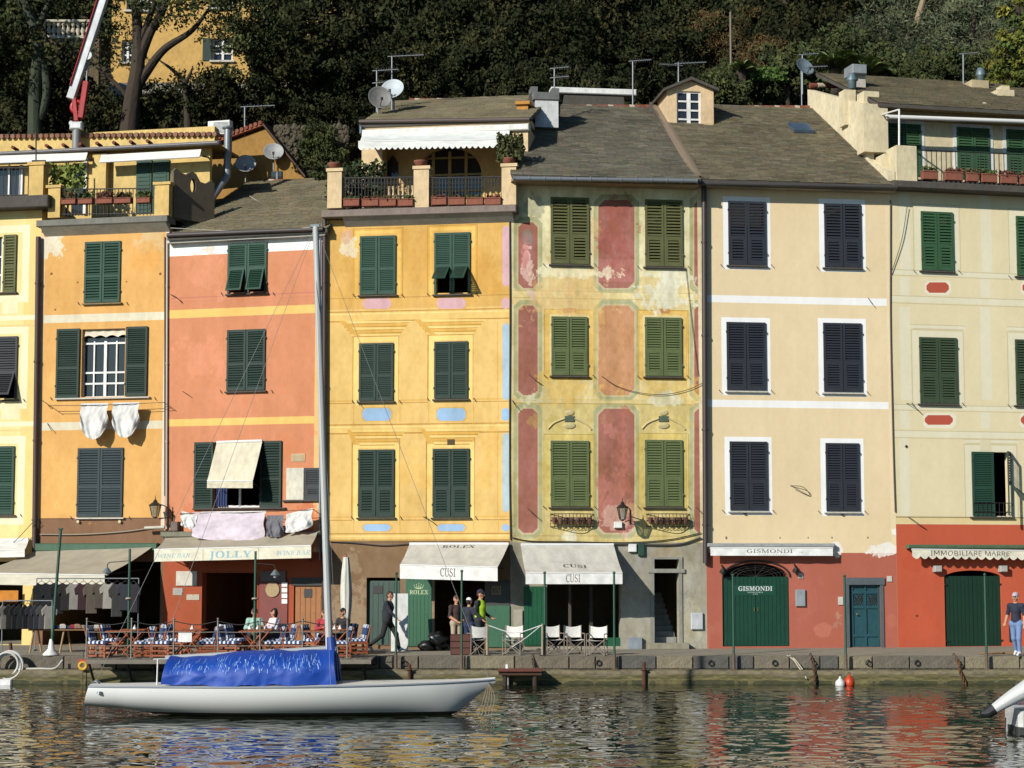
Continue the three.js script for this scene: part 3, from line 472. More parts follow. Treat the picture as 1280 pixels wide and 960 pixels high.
  const dr = part(H.g, 'door', [H.B(507, 722, 540, 808, 0.004, 0.05), ...[0, 1, 2, 3, 4, 5, 6].map((i) => H.B(508 + i * 4.6, 724, 511.9 + i * 4.6, 807, 0.05, 0.06))], gdoor, 'bright green boarded shop door with gold lettering');
  const rp = H.R(509, 727, 538, 745, 0.066); const rt = canvasTex(512, 300, (c, w, h) => { c.fillStyle = '#1b6340'; c.fillRect(0, 0, w, h); c.fillStyle = '#c8cfa0'; c.font = 'bold 118px serif'; c.textAlign = 'center'; c.fillText('ROLEX', w / 2, 262, 480); c.beginPath(); for (let i = 0; i < 5; i++) { const x = 256 + (i - 2) * 36; c.moveTo(x - 14, 140); c.lineTo(256 + (i - 2) * 52, 50 + Math.abs(i - 2) * 16); c.lineTo(x + 14, 140); } c.fill(); c.fillRect(200, 138, 112, 16); for (let i = 0; i < 5; i++) { c.beginPath(); c.arc(256 + (i - 2) * 52, 44 + Math.abs(i - 2) * 16, 10, 0, 7); c.fill(); } });
  part(dr, 'lettering', quad([rp[0], rp[2], 0.064], [rp[1], rp[2], 0.064], [rp[1], rp[3], 0.064], [rp[0], rp[3], 0.064]), printed(rt, 0.5, 0.6));
  part(H.g, 'door_post', H.B(502, 722, 507, 808, 0.004, 0.03), M('#8a7358', 0.9)); part(H.g, 'door_post', H.B(540, 722, 543, 808, 0.004, 0.05), M('#9a8468', 0.9));
  part(H.g, 'shop_panel', H.B(607, 726, 637, 757, 0.004, 0.04), M('#2a2a26', 0.5)); const pl = part(H.g, 'shop_panel', [H.B(608, 757, 637, 809, 0.004, 0.06)], gdoor, 'low green panel beside the shop opening');
  const ct = canvasTex(256, 128, (c, w, h) => { c.fillStyle = '#22211e'; c.fillRect(0, 0, w, h); c.fillStyle = '#b79a4c'; c.font = '112px serif'; c.textAlign = 'center'; c.save(); c.translate(w / 2, 104); c.scale(0.8, 1.1); c.fillText('CUSI', 0, 0, 230); c.restore(); });
  const cp = H.R(612, 731, 629, 746, 0.046); part(H.g, 'lettering', quad([cp[0], cp[2], 0.046], [cp[1], cp[2], 0.046], [cp[1], cp[3], 0.046], [cp[0], cp[3], 0.046]), printed(ct, 0.5));
  // roof terrace
  const cr = M('#e3c79b', 0.93);
  for (const [a, b, y] of [[409, 427, 213], [517, 536, 210], [627, 645, 207]]) part(H.g, 'terrace_pillar', [H.B(a, y, b, 260, -0.05, 0.36), H.B(a - 1.5, y - 3, b + 1.5, y + 1, -0.09, 0.4)], cr);
  for (const [a, b] of [[428, 517], [537, 627]]) railing(H.g, 'terrace_railing', H.P(a, 258, 0.26), H.P(b, 257, 0.26), 0.92, 22, iron, { scroll: true });
  const wallc = M('#e0b878', 0.93), z = -2.4;
  const sh = new THREE.Shape(), R0 = H.R(478, 150, 646, 262, z), ar = H.R(520, 186, 602, 262, z); sh.moveTo(R0[0], R0[2]); sh.lineTo(R0[1], R0[2]); sh.lineTo(R0[1], R0[3]); sh.lineTo(R0[0], R0[3]); sh.closePath(); const hp = new THREE.Path(); hp.moveTo(ar[0], R0[2] + 0.02); hp.lineTo(ar[1], R0[2] + 0.02); hp.lineTo(ar[1], ar[3] - 0.9); hp.absellipse((ar[0] + ar[1]) / 2, ar[3] - 0.9, (ar[1] - ar[0]) / 2, 0.95, 0, Math.PI, false); hp.lineTo(ar[0], R0[2] + 0.02); sh.holes = [hp]; part(H.g, 'penthouse_wall', new THREE.ExtrudeGeometry(sh, { depth: 0.3, bevelEnabled: false }).translate(0, 0, z - 0.3), wallc);
  part(H.g, 'penthouse_pier', H.B(455, 150, 478, 262, z - 0.1, z + 0.7), cr); part(H.g, 'penthouse_pier', H.B(640, 158, 660, 262, z - 3, z + 1.0), cr); part(H.g, 'penthouse_side', H.B(452, 152, 458, 262, z - 5, z - 0.11), cr);
  part(H.g, 'window', bx(ar[0] - 0.1, ar[1] + 0.1, ar[2], ar[3] + 0.1, z - 0.26, z - 0.24), darkGlass); const fr = []; for (const t of [0, 0.25, 0.5, 0.75, 1]) { const x = ar[0] + (ar[1] - ar[0]) * t; fr.push(bx(x - 0.05, x + 0.05, ar[2], t % 1 ? ar[3] - 0.05 : ar[3] - 0.8, z - 0.23, z - 0.16)); } for (const t of [0.33, 0.62, 0.92]) fr.push(bx(ar[0], ar[1], ar[2] + 1.9 * t, ar[2] + 1.9 * t + 0.06, z - 0.226, z - 0.17)); part(H.g, 'window_frame', fr, M('#b89a5c', 0.7));
  const nw = H.R(484, 194, 498, 224, z); const nsh = new THREE.Shape(); nsh.moveTo(nw[0], nw[2]); nsh.lineTo(nw[1], nw[2]); nsh.lineTo(nw[1], nw[3] - 0.25); nsh.lineTo((nw[0] + nw[1]) / 2, nw[3]); nsh.lineTo(nw[0], nw[3] - 0.25); nsh.closePath(); part(H.g, 'window', new THREE.ExtrudeGeometry(nsh, { depth: 0.02, bevelEnabled: false }).translate(0, 0, z + 0.004), darkGlass);
  const bal = []; for (let i = 0; i < 9; i++) { const p = H.P(486 + i * 6, 256, -0.6); const b = part(H.g, 'baluster', lathe([[0.001, 0], [0.06, 0], [0.06, 0.08], [0.035, 0.12], [0.075, 0.28], [0.03, 0.5], [0.04, 0.56], [0.06, 0.6], [0.06, 0.66]], 8), cr); b.position.set(p[0], H.P(500, 258, -0.6)[1], -0.6); }
  const deck = H.slates(H.g, 449, 664, 151, z + 1.0, 124, z - 4.2); H.ridge(deck, 512, 664, 124, z - 4.2, 22); part(H.g, 'gutter', rod(H.P(449, 152, z + 1.05), H.P(662, 149, z + 1.05), 0.07), M('#5a4a42', 0.6)); part(H.g, 'penthouse_soffit', H.B(452, 151, 662, 158, z - 0.1, z + 0.95), cr);
  for (const x of [525, 583]) { const p = H.P(x, 146, z - 0.4); part(deck, 'tile_vent', [new THREE.SphereGeometry(0.14, 10, 6, 0, 6.3, 0, 1.6).translate(p[0], p[1] - 0.08, p[2]), bx(p[0] - 0.2, p[0] + 0.2, p[1] - 0.1, p[1] - 0.06, p[2] - 0.15, p[2] + 0.15)], M('#b8aa92', 0.9)); }
  part(H.g, 'chimney', [H.B(646, 129, 660, 146, -3.4, -3.0), H.B(644, 126, 662, 130, -3.5, -2.9)], M('#c38a3e', 0.9));
}
// ---- E
{
  const H = hE, tops = [[688, 247, 736, 330], [806, 250, 853, 333]], mids = [[689, 396, 734, 469], [806, 397, 852, 470]], lows = [[688, 551, 736, 633], [806, 550, 853, 633]];
  for (const w of [...tops, ...mids, ...lows]) H.windowHole(...w); H.hole(684, 728, 776, 808); H.hole(818, 716, 849, 805); H.hole(818, 698, 849, 711);
  H.build(227, (k) => {
    const red = '#9e6454', gr = '#a9a77c';
    k.band(227, 345, '#dccfa0'); k.band(505, 680, '#cfb978');
    k.blot(710, 355, 40, 22, '#dbb070', 0.55, 1.1); k.blot(700, 375, 50, 22, '#e0b878', 0.55, 1.1); k.blot(832, 365, 30, 26, '#dcd8c0', 0.9, 0.8); k.blot(838, 345, 36, 10, '#e2dcc0', 0.8); k.blot(740, 310, 12, 30, '#dcab70', 0.4, 1); k.blot(720, 340, 40, 8, '#e6dcb4', 0.8, 1); k.blot(664, 258, 14, 14, '#a8a488', 0.8, 1);
    k.blot(710, 485, 40, 16, '#e0b558', 0.6, 1); k.blot(830, 485, 45, 14, '#dfb75c', 0.55, 1); k.blot(835, 500, 18, 8, '#d9d4b8', 0.85, 1); k.blot(664, 500, 16, 10, '#d8d0b0', 0.8, 1); k.blot(850, 282, 8, 40, '#c5bd94', 0.5, 1); k.blot(745, 420, 8, 50, '#e0bd70', 0.5, 1);
    for (const [x0, x1, cut] of [[648, 672, 6], [748, 793, 8], [868, 890, 5]]) {
      const rows = [[x0 < 660 ? 278 : 250, 360], [382, 494], [511, 666]];
      rows.forEach(([y0, y1], i) => { k.plate(x0 - 6, y0 - 7, x1 + 6, y1 + 7, cut + 2, gr); k.plate(x0 - 2, y0 - 2, x1 + 2, y1 + 2, cut, '#c2b084'); k.plate(x0, y0, x1, y1, cut, i === 1 && x0 === 748 ? '#c08a5e' : red); });
    }
    k.rect(748, 324, 793, 352, '#ac6e60'); k.blot(770, 290, 20, 38, '#9c4a3e', 0.45, 1); k.blot(660, 334, 6, 34, '#dcb8aa', 0.85, 1.2); k.blot(659, 297, 8, 11, '#8c7c70', 0.95, 0.4); k.blot(655, 320, 4, 20, '#b86c60', 0.6, 1);
    k.blot(772, 610, 14, 60, '#c07a66', 0.65, 1.2); k.blot(770, 650, 24, 16, '#cba592', 0.8, 1.1); k.blot(780, 560, 8, 40, '#b56c5a', 0.6, 1.2); k.blot(752, 630, 6, 30, '#bf7664', 0.6, 1); k.blot(757, 524, 8, 8, '#b27a58', 0.5, 1);
    for (const w of mids) { k.frame(w[0] - 5, w[1] - 6, w[2] + 5, w[3] + 3, 6, '#dbb25e'); k.frame(w[0] - 8.5, w[1] - 9, w[2] + 8.5, w[3] + 3, 1.4, '#b8923e'); k.plate((w[0] + w[2]) / 2 - 9, w[1] - 11, (w[0] + w[2]) / 2 + 9, w[1] - 5, 2, '#bd854a'); }
    for (const w of lows) { k.frame(w[0] - 4, w[1] - 4, w[2] + 4, w[3] + 2, 5, '#cfb564'); k.frame(w[0] - 8, w[1] - 8, w[2] + 8, w[3] + 2, 1.2, '#b09848'); }
    k.band(366, 373, '#dcc68a'); k.hline(365, 642, 880, 1, '#c2a868'); k.hline(374, 642, 880, 1, '#bba468'); k.hline(505, 642, 880, 1.4, '#b39c58'); k.hline(500, 642, 880, 1, '#d0b870'); k.hline(670, 642, 880, 1, '#b09a60');
    for (const x of [680, 742, 799, 858]) { k.line(x, 540, x, 660, 1, '#bca664'); k.line(x, 396, x, 496, 1, '#c2a45c'); }
    k.rect(874, 227, 884, 812, '#dccaa2'); k.band(678, 812, '#98917e'); k.blot(840, 690, 20, 10, '#a08a68', 0.6, 1); k.blot(860, 745, 10, 14, '#8a8678', 0.8, 1); k.blot(800, 700, 22, 22, '#8f8c80', 0.6, 1); k.blot(712, 672, 10, 6, '#dcd6be', 0.8); k.blot(855, 720, 16, 30, '#aaa182', 0.5, 1); k.blot(862, 780, 16, 26, '#b0a789', 0.6, 1); k.blot(645, 720, 8, 60, '#837c6a', 0.5, 1);
    k.blot(700, 530, 30, 10, '#bca656', 0.5, 1); k.blot(840, 530, 30, 10, '#c0a85a', 0.5, 1); k.blot(680, 600, 8, 40, '#c0a658', 0.5, 1); k.blot(800, 640, 14, 14, '#d0b070', 0.5, 1);
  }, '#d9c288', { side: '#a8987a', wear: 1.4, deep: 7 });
  for (const w of tops) H.shutters(...w, MS.olive, { pitch: 0.1, inset: true, tilt: 0.75 }); for (const w of mids) H.shutters(...w, MS.leaf, { pitch: 0.08, inset: true }); for (const w of lows) H.shutters(...w, MS.leaf, { pitch: 0.08, inset: true });
  // moulded crests over the lower windows
  for (const w of lows) { const cx = (w[0] + w[2]) / 2, y = 524, m = M('#d8c690', 0.95), p = (x, yy) => { const a = H.P(x, yy, 0.012); return a; }; part(H.g, 'crest_scroll', [tube([p(cx - 27, y + 12), p(cx - 20, y + 5), p(cx - 6, y - 1)], 0.03, 12, 6)], m); part(H.g, 'crest_scroll', [tube([p(cx + 27, y + 13), p(cx + 20, y + 6), p(cx + 6, y - 1)], 0.03, 12, 6)], m); part(H.g, 'crest_shell', new THREE.SphereGeometry(0.13, 14, 8).scale(1.5, 0.8, 0.28).translate(...p(cx, y + 8)), m); part(H.g, 'crest_shell', new THREE.SphereGeometry(0.1, 12, 8).scale(1.5, 0.9, 0.28).translate(...p(cx, y - 8)), m); part(H.g, 'crest_vent', H.B(cx - 6, y - 4, cx + 6, y + 3, 0.004, 0.03), M('#53634c', 0.8)); }
  // roof
  const deck = H.slates(H.g, 640, 876, 222, 0.78, 133, -6.2, { tones: [[0.135, 0.115, 0.078], [0.15, 0.128, 0.088], [0.12, 0.105, 0.075], [0.165, 0.14, 0.098], [0.13, 0.118, 0.09]] }); H.ridge(deck, 700, 846, 132, -6.2, 22);
  const g0 = H.P(642, 223, 0.85), g1 = H.P(871, 226, 0.85); part(H.g, 'gutter', [rod(g0, g1, 0.07, 0.07, 10), ...Array.from({ length: 13 }, (_, i) => { const t = i / 12, x = g0[0] + (g1[0] - g0[0]) * t; return rod([x - 0.02, g0[1] + (g1[1] - g0[1]) * t, 0.85], [x + 0.02, g0[1] + (g1[1] - g0[1]) * t, 0.85], 0.085, 0.085, 10); })], zinc);
  part(H.g, 'eaves_board', H.B(640, 226, 874, 229, 0.002, 0.66), M('#b09a74', 0.95));
  const st = H.P(846, 166, -4.6), sb = H.P(872, 226, 0.4); part(deck, 'party_wall_coping', quad([sb[0] - 0.18, sb[1] + 0.1, 0.5], [sb[0] + 0.16, sb[1] + 0.1, 0.5], [sb[0] + 0.16, H.P(846, 134, -6.1)[1] + 0.1, -6.1], [sb[0] - 0.18, H.P(846, 134, -6.1)[1] + 0.1, -6.1], 3, 20, (u) => [0, u > 0.2 && u < 0.8 ? 0.05 : 0, 0]), M('#8d7a64', 0.95));
  // dormer on the roof, seen from its front
  { const z = -4.2, R = H.R(822, 98, 892, 164, z), r = H.R(846, 114, 876, 161, z), m = M('#e5c69c', 0.93), s = new THREE.Shape(); const eav = H.L(857, 118, z)[1]; s.moveTo(R[0] + 0.35, R[2]); s.lineTo(R[1], R[2]); s.lineTo(R[1], H.L(892, 110, z)[1]); s.lineTo(H.L(863, 100, z)[0], R[3] - 0.05); s.lineTo(R[0] + 0.35, H.L(835, 110, z)[1]); s.closePath(); const h = new THREE.Path(); h.moveTo(r[0], r[2]); h.lineTo(r[1], r[2]); h.lineTo(r[1], r[3]); h.lineTo(r[0], r[3]); h.closePath(); s.holes = [h];
    const dm = part(deck, 'dormer', [new THREE.ExtrudeGeometry(s, { depth: 0.2, bevelEnabled: false }).translate(0, 0, z - 0.2), bx(R[0] + 0.35, R[0] + 0.5, R[2], H.L(835, 111, z)[1] - 0.02, z - 2.6, z - 0.2), bx(R[1] - 0.15, R[1], R[2], H.L(892, 111, z)[1] - 0.02, z - 2.6, z - 0.2)], m);
    // its gable roof, frame and panes sit beside it as parts of the roof
    const rl = [R[0] + 0.18, H.L(835, 112, z)[1]], rt = [H.L(863, 97, z)[0], R[3] + 0.02], rrr = [R[1] + 0.16, H.L(892, 112, z)[1]], rs = new THREE.Shape(); rs.moveTo(rl[0], rl[1]); rs.lineTo(rt[0], rt[1]); rs.lineTo(rrr[0], rrr[1]); rs.lineTo(rrr[0], rrr[1] - 0.09); rs.lineTo(rt[0], rt[1] - 0.1); rs.lineTo(rl[0], rl[1] - 0.09); rs.closePath(); part(deck, 'dormer_roof', new THREE.ExtrudeGeometry(rs, { depth: 2.8, bevelEnabled: false }).translate(0, 0, z - 2.6), slateEdge);
    const W = r[1] - r[0], Hh = r[3] - r[2], f = []; for (const t of [0, 0.44, 0.93]) f.push(bx(r[0] + W * t, r[0] + W * t + (t === 0.44 ? 0.12 * W / 0.8 : 0.06), r[2], r[3], z - 0.14, z - 0.06)); for (let i = 0; i <= 4; i++) f.push(bx(r[0], r[1], r[2] + (Hh - 0.06) * i / 4, r[2] + (Hh - 0.06) * i / 4 + 0.06, z - 0.138, z - 0.065)); part(deck, 'dormer_window_frame', f, whitePaint); for (let i = 0; i < 4; i++) for (let j = 0; j < 2; j++) part(deck, 'pane', bx(r[0] + W * (0.08 + j * 0.5), r[0] + W * (0.43 + j * 0.5), r[2] + Hh * (i / 4) + 0.05, r[2] + Hh * ((i + 1) / 4), z - 0.12, z - 0.11), darkGlass); part(deck, 'dormer_sill', bx(r[0] - 0.08, r[1] + 0.08, r[2] - 0.07, r[2], z - 0.1, z + 0.08), M('#b8aa94', 0.9)); }
  // chimney stack with a white face
  { const z = -3.2; part(deck, 'chimney', [H.B(669, 124, 698, 159, z - 1.0, z)], M('#dcdcda', 0.9), 'white rendered chimney'); part(deck, 'chimney_cap', [H.C(666, 115, 700, 125, z - 1.06, z + 0.05, 0.03), H.B(664, 108, 672, 116, z - 0.9, z - 0.3), H.B(690, 110, 699, 116, z - 0.9, z - 0.3)], M('#6f6f6c', 0.9)); part(deck, 'chimney_flank', H.B(662, 120, 669, 158, z - 1.0, z - 0.1), slateEdge); }
  // shop front and stair door
  const gd = M('#1f6b45', 0.5, { k: 0.6 }); part(H.g, 'door', [H.B(655, 733, 683, 807, 0.004, 0.05), ...[0, 1, 2, 3, 4].map((i) => H.B(656 + i * 5.3, 735, 660.5 + i * 5.3, 806, 0.05, 0.06))], gd, 'bright green folded shop shutter'); part(H.g, 'shop_post', H.B(711, 728, 714, 808, -0.3, -0.2), M('#5a5048', 0.8)); part(H.g, 'shop_post', H.B(737, 728, 741, 808, -0.3, -0.2), M('#3a342e', 0.8)); part(H.g, 'shop_panel', H.B(757, 797, 777, 808, -0.15, -0.08), gd); part(H.g, 'notice_card', H.B(642, 762, 653, 795, 0.06, 0.1), M('#b8b09c', 0.8));
  part(H.g, 'door_frame', [H.B(813, 712, 818, 806, 0.003, 0.04), H.B(849, 712, 853, 806, 0.003, 0.04), H.B(811, 711, 856, 716, 0.003, 0.07), H.B(814, 696, 853, 699, 0.003, 0.05), H.B(814, 699, 818, 711, 0.003, 0.05), H.B(849, 699, 853, 711, 0.003, 0.05)], M('#9a978c', 0.9));
  for (let i = 0; i < 9; i++) { const r = H.R(818, 716, 849, 805), y = r[2] + 0.17 * (i + 0) + 0.05; part(H.g, 'step', bx(r[0] + 0.01, r[1] - 0.01, y - 0.05, y + 0.15, -0.7 - 0.28 * i, -0.4 - 0.28 * i), M('#9a9a92', 0.9)); }
  part(H.g, 'threshold', H.C(810, 804, 862, 812, 0.0, 0.35, 0.02), M('#9a947f', 0.9)); part(H.g, 'meter_box', H.C(786, 680, 796, 690, 0.0, 0.12, 0.015), whitePaint); part(H.g, 'meter_box', H.C(798, 679, 806, 695, 0.0, 0.1, 0.015), MS.green); part(H.g, 'meter_box', H.C(786, 797, 803, 812, 0.0, 0.16, 0.015), M('#8f98a0', 0.7)); part(H.g, 'meter_box', H.C(864, 766, 879, 787, 0.0, 0.1, 0.02), M('#c9ccce', 0.6));
  for (const [a, b] of [[688, 742], [808, 862]]) { const p = H.P(a, 656, 0.05), q = H.P(b, 656, 0.05), l = []; for (let i = 0; i <= 12; i++) { const x = p[0] + (q[0] - p[0]) * i / 12, bow = 0.26 * Math.sqrt(Math.max(0, 1 - Math.pow((i - 6) / 6.5, 2))); l.push(tube([[x, p[1] + 0.34, 0.02 + bow * 0.9], [x, p[1] + 0.14, 0.05 + bow * 1.1], [x, p[1] - 0.06, 0.03 + bow * 0.6]], 0.009, 6, 4)); } for (const h of [0.34, 0.14, -0.06]) l.push(tube([[p[0], p[1] + h, 0.02], [(p[0] + q[0]) / 2, p[1] + h, 0.3], [q[0], p[1] + h, 0.02]], 0.014, 12, 5)); part(H.g, 'flower_basket', l, iron); }
}
// ---- F
{
  const H = hF, ws = [[910, 252, 957, 331], [1030, 255, 1076, 334], [908, 403, 957, 488], [1029, 404, 1077, 490], [912, 552, 959, 638], [1032, 554, 1074, 639]];
  for (const w of ws) H.windowHole(...w); H.hole(903, 704, 987, 808, 20); H.hole(1062, 730, 1101, 811);
  H.build(235, (k) => {
    for (const w of ws) k.rect(w[0] - 6, w[1] - 6, w[2] + 6, w[3] + 6, '#efede8');
    k.band(371, 380, '#efece6'); k.band(501, 510, '#efece6'); k.rect(1110, 235, 1121, 690, '#e6cfa8'); k.band(691, 812, '#ac5e48'); k.blot(1044, 685, 9, 10, '#eeeae4', 0.95, 0.6); k.blot(1106, 688, 22, 9, '#efebe4', 0.95, 0.7); k.blot(1120, 664, 5, 4, '#f0eee8', 0.9); k.blot(1030, 787, 12, 9, '#c27660', 0.7, 0.3); k.blot(1115, 775, 8, 10, '#b86a54', 0.6, 0.3); k.rect(881, 235, 884, 691, '#e8d4b0');
    k.blot(930, 780, 30, 14, '#b86c58', 0.3, 1); k.blot(1000, 740, 20, 40, '#b8685a', 0.35, 1.1); k.blot(1090, 705, 24, 10, '#a85844', 0.35, 1); k.blot(1045, 780, 8, 10, '#a9907a', 0.5, 1.1); k.blot(1046, 768, 5, 6, '#b5a184', 0.5, 1.1); k.blot(880, 800, 10, 20, '#b87058', 0.5, 1);
    for (const x of [908, 975, 1010, 1040, 1085]) k.blot(x, 672, 1, 1.4, '#5a4a3c', 0.9);
  }, '#e2caa0', { side: '#bda67e', wear: 0.28 });
  ws.forEach((w, i) => H.shutters(...w, MS.navy, { pitch: i < 2 ? 0.095 : 0.08, inset: true, sillMat: i < 2 ? undefined : marble }));
  const deck = H.slates(H.g, 870, 1122, 228, 0.5, 135, -6.2); H.ridge(deck, 886, 1012, 133, -6.2, 20);
  const g0 = H.P(873, 229, 0.55), g1 = H.P(1121, 234, 0.55); part(H.g, 'gutter', rod(g0, g1, 0.075, 0.075, 10), M('#4a4642', 0.6)); part(H.g, 'eaves_board', H.B(884, 231, 1120, 236, 0.002, 0.36), M('#b8ac94', 0.95));
  const sk = H.P(1001, 160, -4); part(deck, 'skylight', [bx(-0.36, 0.36, -0.04, 0.06, -0.45, 0.45).rotateX(0.5).translate(sk[0], sk[1], sk[2])], M('#4c6074', 0.15));
  // arched shop doors
  const gm = M('#14503a', 0.5, { k: 0.6 }), R = H.R(904, 721, 986, 808, -0.06), L = H.L(945, 721, -0.06)[1], w2 = (R[1] - R[0]) / 2;
  for (const s of [0, 1]) { const d = part(H.g, 'door', [bx(R[0] + s * w2 + 0.006, R[0] + (s + 1) * w2 - 0.006, R[2], R[3], -0.12, -0.06), ...Array.from({ length: 8 }, (_, i) => bx(R[0] + s * w2 + 0.02 + i * (w2 - 0.02) / 8, R[0] + s * w2 + 0.01 + (i + 0.93) * (w2 - 0.02) / 8, R[2] + 0.02, R[3] - 0.02, -0.06, -0.048))], gm); part(d, 'handle', rod([R[0] + w2 + (s ? 0.06 : -0.06), R[2] + 1.1, -0.04], [R[0] + w2 + (s ? 0.06 : -0.06), R[2] + 1.22, -0.04], 0.02), M('#8a7a4c', 0.4, { metal: 0.8 })); }
  const gx = [], cx = (R[0] + R[1]) / 2; for (let i = 1; i <= 5; i++) { const e = new THREE.EllipseCurve(cx, R[3], w2 * (0.45 + 0.11 * i), 0.5 * (0.3 + 0.13 * i), 0, Math.PI).getPoints(20).map((p) => [p.x, p.y, -0.1]); gx.push(tube(e, 0.012, 24, 5)); } for (let i = 1; i < 8; i++) gx.push(rod([cx, R[3], -0.1], [cx + Math.cos(i * Math.PI / 8) * w2, R[3] + Math.sin(i * Math.PI / 8) * 0.46, -0.1], 0.009)); part(H.g, 'fanlight_grille', gx, iron); part(H.g, 'arch_trim', tube(new THREE.EllipseCurve(cx, R[3], w2 + 0.03, 0.5, 0, Math.PI).getPoints(24).map((p) => [p.x, p.y, 0.02]), 0.03, 30, 6), iron);
  const gt = canvasTex(512, 128, (c, w, h) => { c.fillStyle = '#14503a'; c.fillRect(0, 0, w, h); c.fillStyle = '#eef0ea'; c.font = 'bold 78px serif'; c.textAlign = 'center'; c.fillText('GISMONDI', w / 2, 74, 490); c.font = 'bold 20px serif'; c.fillText('G I O I E L L E R I A', w / 2, 100, 490); c.fillText('1 7 5 4', w / 2, 122); }); const tp = H.R(918, 731, 970, 744, -0.045); part(H.g, 'lettering', quad([tp[0], tp[2], -0.045], [tp[1], tp[2], -0.045], [tp[1], tp[3], -0.045], [tp[0], tp[3], -0.045]), printed(gt, 0.5, 0.62));
  // teal panelled door
  const tm = M('#2d6068', 0.5, { k: 0.62 }), D = H.R(1063, 731, 1100, 811, -0.1), dw = D[1] - D[0], dh = D[3] - D[2]; const td = part(H.g, 'door', [bx(D[0], D[1], D[2], D[3], -0.16, -0.1), bx(D[0] + 0.02, D[0] + 0.09, D[2], D[3], -0.1, -0.06), bx(D[1] - 0.09, D[1] - 0.02, D[2], D[3], -0.1, -0.06), bx(D[0] + dw / 2 - 0.03, D[0] + dw / 2 + 0.03, D[2], D[3], -0.1, -0.055), ...[0, 0.19, 0.63, 0.86].map((t) => bx(D[0] + 0.02, D[1] - 0.02, D[2] + dh * t, D[2] + dh * t + 0.09, -0.1, -0.062))], tm, 'teal panelled door'); part(td, 'handle', new THREE.SphereGeometry(0.03, 8, 6).translate(D[0] + 0.2, D[2] + 1.1, -0.02), M('#c9a84c', 0.3, { metal: 0.8 }));
  for (const s of [0.1, 0.57]) { const x = D[0] + dw * s + 0.02, y = D[2] + dh * 0.68, l = []; for (let i = -1; i < 3; i++) { l.push(rod([x + Math.max(0, i * 0.1), y + Math.max(0, -i * 0.1), -0.085], [x + Math.min(0.3, (i + 3) * 0.1), y + Math.min(0.33, 0.33 - i * 0.05), -0.085], 0.01, 0.01, 5)); l.push(rod([x + Math.min(0.3, 0.3 - i * 0.1), y + Math.max(0, -i * 0.1), -0.08], [x + Math.max(0, 0.1 - i * 0.1), y + 0.33, -0.08], 0.01, 0.01, 5)); } part(td, 'door_grille', l, iron); }
  part(H.g, 'door_frame', [H.B(1056, 722, 1106, 731, 0.003, 0.06), H.B(1056, 731, 1062, 811, 0.003, 0.05), H.B(1101, 731, 1105, 811, 0.003, 0.04)], M('#5d6468', 0.8));
  part(H.g, 'meter_box', H.C(995, 737, 1007, 758, 0, 0.08, 0.015), M('#9ba3a8', 0.6)); part(H.g, 'number_plate', H.B(998, 716, 1004, 723, 0.004, 0.03), marble); part(H.g, 'number_plate', H.B(1109, 720, 1115, 727, 0.004, 0.03), marble); part(H.g, 'intercom', H.B(1048, 746, 1054, 756, 0.004, 0.04), marble);
  for (const [x, y] of [[903, 712], [994, 711]]) { const p = H.P(x, y, 0.1); part(H.g, 'spotlight', [rod([p[0], p[1] + 0.14, 0], [p[0], p[1] + 0.05, 0.16], 0.025), lathe([[0.03, 0.16], [0.07, 0.1], [0.11, 0], [0.1, 0]], 12).rotateX(0.7).translate(p[0], p[1] - 0.08, 0.14)], iron); }
  H.downpipe(880, 233, 704, M('#433634', 0.5), 0.085, 0.13, 2);
}
